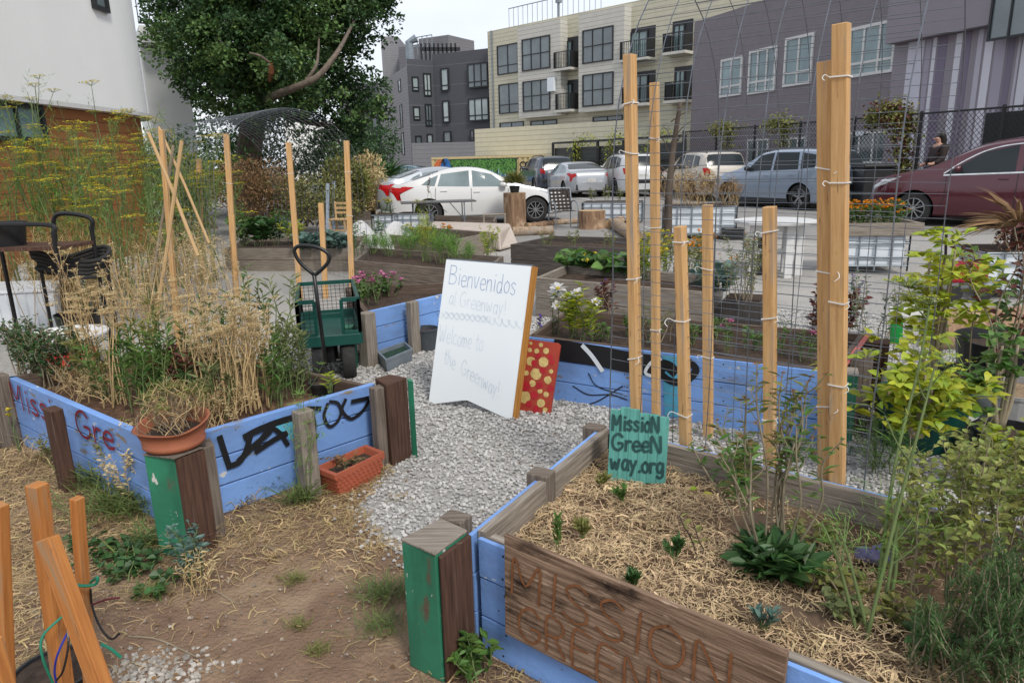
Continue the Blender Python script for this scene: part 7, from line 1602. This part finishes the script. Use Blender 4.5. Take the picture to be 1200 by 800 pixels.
for i,(x,y,h_,n,lm) in enumerate(((335,466,.5,7,'leaf_s'),(322,474,.4,6,'leaf'),(350,462,.46,6,'leaf_s'),(300,458,.85,6,'leaf'),(340,452,.92,6,'leaf_s'),(205,482,.55,6,'leaf'),(228,484,.34,6,'leaf_d'),(172,478,.55,8,'leaf'),(250,462,.62,8,'leaf'),(280,455,.6,7,'leaf_s'),(195,468,.62,8,'leaf_o'),(218,474,.4,9,'leaf_r'),(140,470,.5,7,'leaf'),(262,490,.3,8,'leaf_s'),(110,465,.4,7,'leaf_o'),(165,485,.45,8,'leaf'))):
    plant('aster_plant',['pale green aster nearest small black pot','dark green aster right of yarrow','pale green aster right beside wagon wheel','tall aster crossing behind yarrow heads','tall pale aster in front of wagon','aster with long stems directly behind broken pot','low dark aster right above broken pot','aster between teepee pole and pot','tall aster in the midst of cream yarrow','tall pale aster behind cream yarrow','olive aster by the teepee foot','reddish drying aster behind pot','green aster left of teepee in the tawny stalks','low grey green aster at the feet of cream yarrow','olive aster beside the dark shrubs','green aster between pot and left rim'][i],atz(x,y,z),h_,.14,n,(.065,.014),20,lm,'stem' if i!=11 else 'dry',spr0=.05,up=.6,out=.8,group=ga,wig=.04)
for i,(x,y,h_) in enumerate(((35,440,.42),(58,446,.36),(80,452,.4))):
    plant('oregano_shrub',['dark green twiggy shrub in far left corner of left bed','dark green leafy shrub second from left corner','dark leafy shrub beside tawny yarrow'][i],atz(x,y,z),h_,.2,18,(.035,.02),20,'leaf_d','stem_g',spr0=.08,branch=3,bl=.1,group='dark green shrubs in left bed',fl='ball',fm='dry_b',fr=.012,fn=6,fprob=.4)
for i,(x,y) in enumerate(((100,462),(125,470),(235,500),(270,492),(165,465),(215,485))): plant('dry_tangle',['tangled dry stems along left rim near the lettering','tangled dry stems above the word on left side','tangled dry stems right of broken pot','tangled dry stems before cream yarrow','tangled dry stems around the teepee foot','tangled dry stems in bed centre'][i],atz(x,y,z),.2,.16,22,(.03,.005),9,'dry_f' if i%2 else 'dry_b','dry',sr=.002,spr0=.1,branch=2,bl=.1,group='dry tangles in the left bed',wig=.2)
for i,(x,y,h_) in enumerate(((110,442,.9),(165,455,1.0),(205,450,1.05),(240,455,.85))): plant('dry_stalk',['thin tawny stalk rising above dark shrubs','thin tawny stalk left of the thick teepee pole','thin tawny stalk crossing the teepee poles','thin tawny stalk between the teepee and yarrow'][i],atz(x,y,z),h_,.14,7,(.03,.006),10,'dry_b','dry',sr=.0028,spr0=.06,branch=4,bl=.12,fl='ball',fm='dry_f',fr=.012,fn=7,group='thin stalks in the left bed',wig=.04)
# in the broken pot
c=POTC+V(0,0,.09); plant('potted_succulent','dry tangled plant with yellow green tips growing in broken terracotta pot',c,.2,.15,30,(.032,.008),6,'leaf_o','dry',sr=.002,spr0=.07,wig=.25,lo=.65,branch=1,bl=.07); plant('potted_twigs','brown dead twigs hanging inside the broken terracotta pot',c,.12,.13,60,(.02,.006),6,'dry_b','stem_g',sr=.0016,spr0=.08,wig=.3,branch=2,bl=.06)
plant('weed_stem','lone leggy wild fennel stem rising beside the scalloped planter',G(362,590),.62,.12,3,(.07,.003),8,'feather','stem',lsc='feather',sr=.003,branch=3,bl=.15,fl='umbel',fm='leaf_y',fr=.015,fn=5,spr0=.02)
plant('planter_weeds','few dry weeds inside the scalloped planter box',atz(405,546,.1),.08,.1,14,(.035,.01),5,'dry_b','stem',sr=.0015,spr0=.08,wig=.3)
plant('pot_seedling','bright green seedling in the black pot sunk in left bed',G(386,460,.38),.13,.03,4,(.05,.01),7,'leaf_y','stem',spr0=.01)
M['sage_y']=mat('yellowing sage leaf',(.33,.36,.1),(.2,.24,.06),rough=.65,island=.35,hue=.03,trans=.35)
# ---------------- near bed plants
zn=.325; gs='tall seeding stalks in near bed'
for i,(x,y,h_,n,l_) in enumerate(((895,655,.56,4,(-.16,.02)),(905,652,.72,5,(-.01,.03)),(915,660,.68,5,(.08,0)),(900,648,.58,4,(-.05,.1)))):
    plant('seed_stalk',['leaning pale stalks falling toward left of clump','tallest seeding stalks at middle of near bed','brown tipped stalks right in the clump','shorter stalks behind the clump'][i],atz(x,y,zn),h_,.13,n,(.05,.013),13,'leaf_o' if i%2 else 'leaf','stem_g',lo=.35,spr0=.03,lean=l_,branch=2,bl=.09,fl='ball',fm='dry_b',fr=.014,fn=6,sr=.0045,group=gs,fprob=.6)
T=plant('green_rosette','dark green leafy rosette below the tall seeding stalks',atz(905,672,zn),.09,.1,14,(.085,.032),14,'leaf_d','stem',lo=.1,up=.7,spr0=.05,rosette=40,fold=.2)
for i,(x,y,h_) in enumerate(((652,645,.13),(731,590,.06),(703,571,.05),(683,630,.07),(745,690,.05),(895,738,.06),(790,655,.07))):
    plant('seedling',['bright green upright seedling near front left corner','small bright seedling in front of teal sign','tiny seedling in back left corner','pale thin seedling beside upright one','tiny dark seedling near the name board','low grey green seedling behind right end of name board','small dark seedling at centre of straw'][i],atz(x,y,zn+.005),h_,.015 if i==0 else .03,2 if i==0 else 5,(.03,.009) if i==0 else (.035,.012),22 if i==0 else 10,['leaf','leaf','leaf_o','leaf_o','leaf_d','leaf_b','leaf_d'][i],'stem',spr0=.006,up=.9,out=.6,sr=.002,group='seedlings in the straw',wig=.03)
plant('brown_twig','bare dark twig sticking from the straw with few leaves',atz(825,655,zn),.2,.03,2,(.03,.012),5,'leaf_o','bark',sr=.003,spr0=.02,lean=(-.05,.02))
plant('leafy_bush','green bush against the back plank right of the teal sign',atz(862,583,zn),.25,.1,9,(.04,.018),15,'leaf','stem',spr0=.05,branch=2,bl=.06)
T=thing('ground_leaves','two round bright leaves lying beside back plank','plant',atz(812,575,zn)); lb=MB(); 
for x,y in ((808,574),(822,580)): lb.leaves([tuple(atz(x,y,zn+.02))],[(1,.1,.1)],.045,.03)
lb.build('foliage',M['leaf_y'],T)
def fen2(x,y,h_,lab,lean,n=2):
    return plant('fennel_stalk',lab,atz(x,y,zn),h_,.03,n,(.15,.0016),9,'feather','stem',lsc='feather',lo=.25,up=.5,out=.9,sr=.0058,spr0=.01,lean=lean,branch=2,bl=.12,wig=.03,group='fennel stalks in near bed')
fen2(1015,755,.95,'tall thick fennel stalk crossing the citrus tree at right',(.16,.1),1); fen2(1010,748,.42,'short fennel stalk with feathery fronds low at left of tall one',(-.08,.08),2); fen2(1035,720,.38,'feathery fennel stalk just right of the purple rag',(.03,.05),2)
plant('yellow_leaf_stem','yellow umbel topped fennel stem curving in front of the maroon minivan',atz(1030,700,zn),1.02,.02,1,(.12,.003),4,'feather_y','stem',lsc='feather',sr=.006,lean=(.14,.15),branch=2,bl=.12,fl='umbel',fm='leaf_y',fr=.06,fn=12,spr0=.01,wig=.01)
for i,(x,y,h_,n,m) in enumerate(((1085,705,.42,13,'leaf_o'),(1135,685,.5,14,'leaf_o'),(1180,670,.52,14,'leaf_y'),(1105,640,.42,12,'leaf_y'),(1220,655,.56,13,'feather_y'),(1150,625,.46,12,'leaf_o'))):
    plant('sage_bush',['sage bush at left front of the right side mass','sage bush behind the rosemary','yellow green sage bush at right edge','olive stemmed sage near the back plank','sage bush cut by the right edge','thin yellowish sage behind others near back plank'][i],atz(x,y,zn),h_,.14,n,(.032,.021),18,'sage_y','stem_g',spr0=.08,branch=3,bl=.08,sr=.0028,group='sage bushes at the right of near bed',cat='shrub')
M['rosemary']=mat('rosemary needle',(.11,.2,.065),(.07,.13,.045),rough=.6,island=.3,hue=.02,trans=.2)
for i,(x,y,h_) in enumerate(((1150,790,.26),(1195,770,.32),(1130,805,.2),(1215,800,.3))):
    plant('rosemary_bush',['rosemary bush at lower right with upright needled stems','tallest rosemary bush at lower right edge','low rosemary stems at bottom right','rosemary cut by the bottom right corner'][i],atz(x,y,zn),h_*1.15,.13,30,(.022,.003),85,'rosemary','stem_g',spr0=.08,up=.8,out=.6,sr=.0028,group='rosemary bushes',fold=.1,cat='shrub')
for i,(x,y) in enumerate(((985,700),(1060,735),(975,725),(1090,770),(950,640))): plant('low_leaf_clump',['low round leaved clump behind rosette','low leaf clump before sage','low curled leaf clump right of rosette','dark low leaves under the rosemary','low leaves behind the stalks'][i],atz(x,y,zn),.09,.08,9,(.035,.026),7,['leaf_o','leaf_o','leaf_s','leaf_d','leaf_o'][i],'stem_g',spr0=.05,group='low leaf clumps in near bed')
# ---------------- right pots
def citrus(label,c,trunk,h,r,n,lm,leaf,z0):
    T=thing('citrus_tree',label,'tree',c,'potted citrus trees'); mb=MB(); tops=[]
    for k,(dx,dy) in enumerate(((.02,0),(-.12,.05),(.15,.04),(.05,-.1))):
        e=c+V(dx*2*r,dy*2*r,h*random.uniform(.7,1)); P=crv([c+V(dx*.1,0,0),c.lerp(e,.45)+V(dx*.2,0,0),e],5); mb.tube(P,[trunk,.006],7); tops+=P[5:]
    mb.build('trunk',M['stem_g'],T,smooth=True); lb=MB(); pos=[];dr=[]
    for k in range(n//9):
        p=random.choice(tops)+V(*(rng.normal(size=3)*np.array([r*.55,r*.4,r*.35])))
        for j in range(9): q=rdir(random.uniform(-.1,.9)); pos.append(p+q*.015); dr.append(q)
    lb.leaves([tuple(p) for p in pos],[tuple(d) for d in dr],leaf[0],leaf[1],fold=.2,droop=.2); lb.build('crown',M[lm],T); return T
citrus('yellow leaved citrus tree in the dark green round pot',G(1073,512,.27),.018,.32,.21,620,'leaf_y',(.078,.038),.25)
citrus('taller yellow green citrus beyond the green pot with lemon coloured leaves',G(1085,460,.2),.016,.84,.25,520,'leaf_y',(.08,.04),.2)
citrus('small green citrus in the pale grey tub',G(1170,500,.3),.014,.42,.13,150,'leaf',(.07,.045),.3)
plant('rose_cane','thin reddish rose cane rising from the large black pot',G(1172,450,.36),.95,.22,5,(.055,.035),15,'leaf_r','stem_g',spr0=.05,branch=2,bl=.15,sr=.006); plant('berry_cane','green leaved cane arching over log behind grey tub',G(1155,462,.2),1.0,.3,5,(.07,.05),14,'leaf','stem_g',spr0=.08,branch=2,bl=.15,sr=.005)
plant('leafy_herb','bright green leafy herb in small black pot at right edge',G(1185,540,.2),.16,.14,14,(.06,.04),9,'leaf_y','stem',spr0=.06); plant('wild_fennel','soft feathery weed beside dark green pot',G(1030,552,0),.3,.18,18,(.1,.002),8,'feather','stem',lsc='feather',spr0=.06); plant('straw_weed','dry weeds between green pot and blue bed post',G(1040,500,0),.3,.15,20,(.06,.01),8,'leaf_o','dry',spr0=.08)
a,d,q,w_,dp,h,_=TO6; 
T=yucca('spiky dried reddish plant in tote at right edge',a+d*.45+q*.3+V(0,0,h+.25),.62,70,'dry_b',wid=.04,name='spiky_plant'); plant('dark_leaf_plant','dark reddish leafy plant trailing over tote at right edge',a+d*.35+q*.1+V(0,0,h),.3,.25,16,(.06,.045),12,'leaf_r','stem_g',spr0=.1)
plant('olive_branch','thin olive branches with narrow leaves left of the citrus trees',G(1025,420,.1),.75,.3,7,(.05,.014),16,'leaf_d','stem_g',spr0=.05,lean=(-.05,0),branch=3,bl=.15,sr=.004)
plant('yellow_cactus_leaf','broad yellow leaved stem above the tall citrus',G(1100,430,.2),1.0,.08,3,(.14,.08),4,'leaf_y','stem_g',spr0=.03,lo=.85,sr=.006)
# ================================================================ GROUND COVER
def inpoly(P,x,y):
    c=np.zeros(len(x),bool); n=len(P)
    for i in range(n):
        a=P[i];b=P[(i+1)%n]
        with np.errstate(divide='ignore',invalid='ignore'): c^=((a[1]>y)!=(b[1]>y))&(x<(b[0]-a[0])*(y-a[1])/(b[1]-a[1]+1e-12)+a[0])
    return c
def vnoise(x,y,s,seed=0):
    r=np.random.default_rng(seed); g=r.random((64,64)); u=x*s+100; v=y*s+100; i=np.floor(u).astype(int)%63; j=np.floor(v).astype(int)%63; fu=u-np.floor(u); fv=v-np.floor(v); fu=fu*fu*(3-2*fu); fv=fv*fv*(3-2*fv)
    return g[i,j]*(1-fu)*(1-fv)+g[i+1,j]*fu*(1-fv)+g[i,j+1]*(1-fu)*fv+g[i+1,j+1]*fu*fv
def stones(name,x,y,r,m,z=.006):
    n=len(x); v,f=ICO[1]; tmpl=[v*(1+rng.uniform(-.28,.28,(len(v),1)))*np.array([1,rng.uniform(.6,.95),rng.uniform(.5,.75)]) for _ in range(12)]
    idx=rng.integers(0,12,n); T_=np.stack(tmpl)[idx]; th=rng.uniform(0,6.28,n); ph=rng.uniform(-.5,.5,n)
    X=T_[:,:,0];Y=T_[:,:,1];Z=T_[:,:,2]; Y2=Y*np.cos(ph)[:,None]-Z*np.sin(ph)[:,None]; Z2=Y*np.sin(ph)[:,None]+Z*np.cos(ph)[:,None]
    X3=X*np.cos(th)[:,None]-Y2*np.sin(th)[:,None]; Y3=X*np.sin(th)[:,None]+Y2*np.cos(th)[:,None]
    VV=np.stack([X3*r[:,None]+x[:,None],Y3*r[:,None]+y[:,None],Z2*r[:,None]+z+r[:,None]*.35+rng.uniform(0,.006,n)[:,None]],2).reshape(-1,3)
    FF=(np.arange(n)[:,None,None]*len(v)+f[None]).reshape(-1,3); mb=MB(); mb.np_add(VV,FF); o=mb.build(name,m,org=(0,0,0)); return o
gp=[(p.x,p.y) for p in GP]; nb=[(p.x,p.y) for p in (N0,N1,N2,N3)]; mbp=[(p.x,p.y) for p in MIDQ]; lbp=[(p.x,p.y) for p in (A0,A1,A3,A2)]
N_=90000; x=rng.uniform(-2.6,3.6,N_); y=2.0+5.2*rng.random(N_)**1.25; jx=x+rng.normal(size=N_)*.05; jy=y+rng.normal(size=N_)*.05
k=inpoly(gp,jx,jy)&~inpoly(nb,x,y)&~inpoly(mbp,x,y)&~inpoly(lbp,x,y)&(np.abs(x)<y*.78+.1); x,y=x[k],y[k]; print('stones',len(x))
r=rng.uniform(.006,.0125,len(x))*(1+.2*(y>4)); o=stones('gravel_stones',x,y,r,M['stone']); tag(o,'pale crushed stones covering the path between the beds','gravel',kind='stuff')
cx=G(170,790); n=380; x=cx.x+rng.normal(size=n)*.11; y=cx.y+rng.normal(size=n)*.06; o=stones('gravel_patch',x,y,rng.uniform(.005,.013,n),mat('dusty stone',(.4,.37,.33),(.26,.235,.2),island=.35),-.005); tag(o,'small patch of pale stones beside the slanting orange stake','gravel',kind='stuff')
n=1500; x=rng.uniform(-2.2,.3,n); y=rng.uniform(1.5,3.6,n); k=~inpoly(lbp,x,y)&~inpoly(gp,x,y); x,y=x[k],y[k]; o=stones('dirt_pebbles',x,y,rng.uniform(.002,.009,len(x)),mat('pebble',(.3,.24,.19),island=.4),0); tag(o,'scattered small pebbles on the bare dirt','pebbles',kind='stuff')
def strands(name,x,y,z,L_,w,m,up=.15,lift=.01,label='',cat='straw'):
    n=len(x); a=rng.uniform(0,6.28,n); d=np.stack([np.cos(a),np.sin(a),rng.normal(size=n)*up],1); L_=L_*rng.uniform(.5,1.4,n); p=np.stack([x,y,z+rng.uniform(0,lift,n)],1); s=np.stack([-np.sin(a),np.cos(a),rng.normal(size=n)*.4],1)*w/2*(rng.uniform(.35,1.1,(n,1))+1.6*(rng.random((n,1))<.06)); bend=np.stack([rng.normal(size=n)*.12,rng.normal(size=n)*.12,np.abs(rng.normal(size=n))*.08],1)*L_[:,None]
    A=p-d*L_[:,None]/2; B=p+bend; C_=p+d*L_[:,None]/2; 
    for q in (A,C_): q[:,2]=np.maximum(q[:,2],z+.001)
    VV=np.stack([A-s,A+s,B+s,B-s,C_+s,C_-s],1).reshape(-1,3); i=np.arange(n)[:,None]*6; FF=np.concatenate([i+np.array([[0,1,2,3]]),i+np.array([[3,2,4,5]])],0); mb=MB(); mb.np_add(VV,FF); o=mb.build(name,m,org=(0,0,0)); return tag(o,label,cat,kind='stuff')
nq=[(p.x,p.y) for p in NQ]
# straw mat in the near bed: thick at left and front, thin toward dark back right corner
N_=95000; x=rng.uniform(-.2,3.2,N_); y=rng.uniform(1.0,3.3,N_); k=inpoly(nq,x,y)&(y<x*0+3.3)
x,y=x[k],y[k]; e=np.array(NQ[2])-np.array(NQ[1]); # distance from the back plank
nn_=np.array([-(NQ[2]-NQ[1]).normalized().y,(NQ[2]-NQ[1]).normalized().x]); dist=np.abs((x-NQ[1].x)*nn_[0]+(y-NQ[1].y)*nn_[1]); al=(x-NQ[1].x)*(NQ[2]-NQ[1]).normalized().x+(y-NQ[1].y)*(NQ[2]-NQ[1]).normalized().y
bare=np.clip((al-.35)*1.6,0,1)*np.clip(1.05-dist*1.1-.0,0,1)+np.clip(.12-dist,0,.12)*6
den=np.clip(1.15-bare*1.25+.5*(vnoise(x,y,5,3)-.5),0.10,1); k=rng.random(len(x))<den; x,y=x[k],y[k]
hgt=.318+.035*vnoise(x,y,6,5)+.018*vnoise(x,y,17,6)
strands('straw_mulch',x,y,hgt-.01,.038,.0026,M['straw'],up=.25,lift=.016,label='loose straw mulch covering the soil of the near bed')
# mulch on the left ground
N_=95000; x=rng.uniform(-3.6,.6,N_); y=rng.uniform(1.3,4.6,N_); k=~inpoly(lbp,x,y)&~inpoly(gp,x-.03,y-.02)&~inpoly(nb,x,y)
x,y=x[k],y[k]; dc=G(330,740); dd=np.hypot((x-dc.x)/.62,(y-dc.y)/.42); edge=np.clip(dd-.75,0,1); den=np.clip(edge*1.0*(.3+1.1*vnoise(x,y,3.2,8)**1.5+.25*vnoise(x,y,11,9))-.05*(x>-.6),0.03,1); k=rng.random(len(x))<den; x,y=x[k],y[k]
strands('straw_litter',x,y,.002,.055,.0024,M['straw_g'],up=.18,lift=.02,label='dry grass litter strewn over the dirt beside the left bed')
# grass tufts
def tuft(name,label,c,n,L_,spread,m,group='grass tufts on the dirt',w=.0055,up0=.5):
    T=thing(name,label,'grass',c,group); a=rng.uniform(0,6.28,n); lb=MB(); p=np.array(c)+rng.normal(size=(n,3))*np.array([spread,spread*.7,0]); d=np.stack([np.cos(a)*.7,np.sin(a)*.7,rng.uniform(up0,1.6,n)],1); lb.leaves(p,d,L_,w*(.55 if L_<.1 else 1),fold=.1,droop=.4); lb.build('blades',M[m],T)
for i,(x,y,n,L_,s,m,lab) in enumerate(((150,600,420,.2,.1,'grass','long dark grass tuft left of the corner post'),(125,570,260,.2,.08,'grass','grass tuft against the left bed below red lettering'),(185,640,160,.14,.05,'grass','grass at the very foot of green corner post'),(175,700,120,.08,.03,'leaf_o','yellowish tuft between stakes and corner post'),(345,683,90,.06,.02,'leaf_o','small pale tuft on bare dirt, upper one'),(352,735,80,.05,.018,'leaf_o','small pale tuft on bare dirt, middle one'),(372,765,80,.05,.018,'leaf_o','small pale tuft on bare dirt, lowest one'),(310,575,140,.13,.04,'grass','thin grass under the black graffiti'),(352,590,120,.14,.04,'grass','thin grass at foot of the grey post'),(450,700,260,.09,.05,'grass','soft grass left of near green post'),(445,740,160,.09,.04,'grass','lower soft grass beside the near green post'),(410,610,90,.06,.04,'straw_g','pale tuft where gravel meets the dirt'),(440,640,90,.05,.04,'straw_g','dry tuft at gravel edge near the near post'),(285,590,120,.1,.04,'straw_g','dry tuft right of brown corner board'),(230,640,140,.12,.04,'straw_g','dry tuft in front of brown corner board'),(470,585,60,.04,.03,'straw_g','pale dry tuft lying on the gravel'),(320,655,60,.05,.02,'straw_g','dry tuft near upper pale tuft'),(60,540,140,.12,.08,'straw_g','dry grass tuft at foot of the brown post'),(20,520,120,.12,.08,'straw_g','dry grass tuft at far left bed corner'))):
    tuft('grass_tuft',lab,G(x,y),n,L_,s,m)
for i,(x,y) in enumerate(((120,660),(150,678),(185,690),(100,640),(140,650),(165,665))): plant('mallow_weed',['mallow weed nearest the thin orange stake','mallow weed in centre of green patch','mallow weed under green corner post','mallow weed furthest left in patch','mallow weed behind patch centre','mallow weed at patch right side'][i],G(x,y),.07,.09,8,(.035,.034),5,'leaf_d','stem',spr0=.05,up=.3,group='mallow weeds by the corner post')
plant('tansy_weed','grey green lobed weed growing in front of brown corner board',G(222,680),.26,.09,8,(.04,.015),14,'leaf_b','stem',spr0=.03,branch=2,bl=.05); plant('foxtail_grass','straw coloured foxtails beside the grey green weed',G(240,690),.2,.1,22,(.03,.006),6,'dry_f','dry',spr0=.05,sr=.0015)
plant('fern_weed','lobed green weed growing at foot of near blue bed',G(555,797),.16,.08,9,(.045,.018),12,'leaf','stem',spr0=.03); plant('yellow_dandelion','yellow dandelion on thin stem before left bed',G(25,530),.3,.03,2,(.02,.005),3,'grass','stem',fl='ball',fm='fl_y',fr=.02,fn=20,spr0=.01)
for i,(x,y) in enumerate(((150,572),(165,590),(78,540))): plant('dry_weed',['tall dry weeds after the red letters','dry weeds close to green corner post','dry weeds before the brown post'][i],G(x,y),.4 if i!=2 else .25,.14,22,(.03,.012),16,'dry_f' if i%2 else 'leaf_o','dry',spr0=.06,sr=.002,branch=2,bl=.08,group='dry weeds against the left bed')

n=420; x=rng.uniform(-2.6,.4,n); y=rng.uniform(1.6,4.2,n); k=~inpoly(lbp,x,y)&~inpoly(nb,x,y); x,y=x[k],y[k]; n=len(x); a=rng.uniform(0,6.28,n); mb=MB(); mb.leaves(np.stack([x,y,np.full(n,.008)],1),np.stack([np.cos(a),np.sin(a),rng.uniform(-.05,.25,n)],1),.022,.013,fold=.3); o=mb.build('dead_leaves',M['dry_b'],org=(0,0,0)); tag(o,'small dead brown leaves strewn over dirt and gravel edge','leaves',kind='stuff')
for i,(x0,y0,x1,y1) in enumerate(((230,690,275,706),(300,640,330,652),(150,745,232,770),(340,560,300,575),(420,655,395,640))):
    a=G(x0,y0,.008); b=G(x1,y1,.012); mb=MB(); mb.tube(crv([a,a.lerp(b,.4)+V(.01,.01,.012),b],5),[.003,.0015],5); o=mb.build('fallen_twig',M['stem_g'],org=a,label=['brown twig on bare dirt in front of the grey green weed','pale twig near the middle of bare dirt','long twig crossing small stone patch','twig at foot of the graffiti planks','twig near edge of the gravel path'][i]); o['category']='twig'; o['group']='fallen twigs'
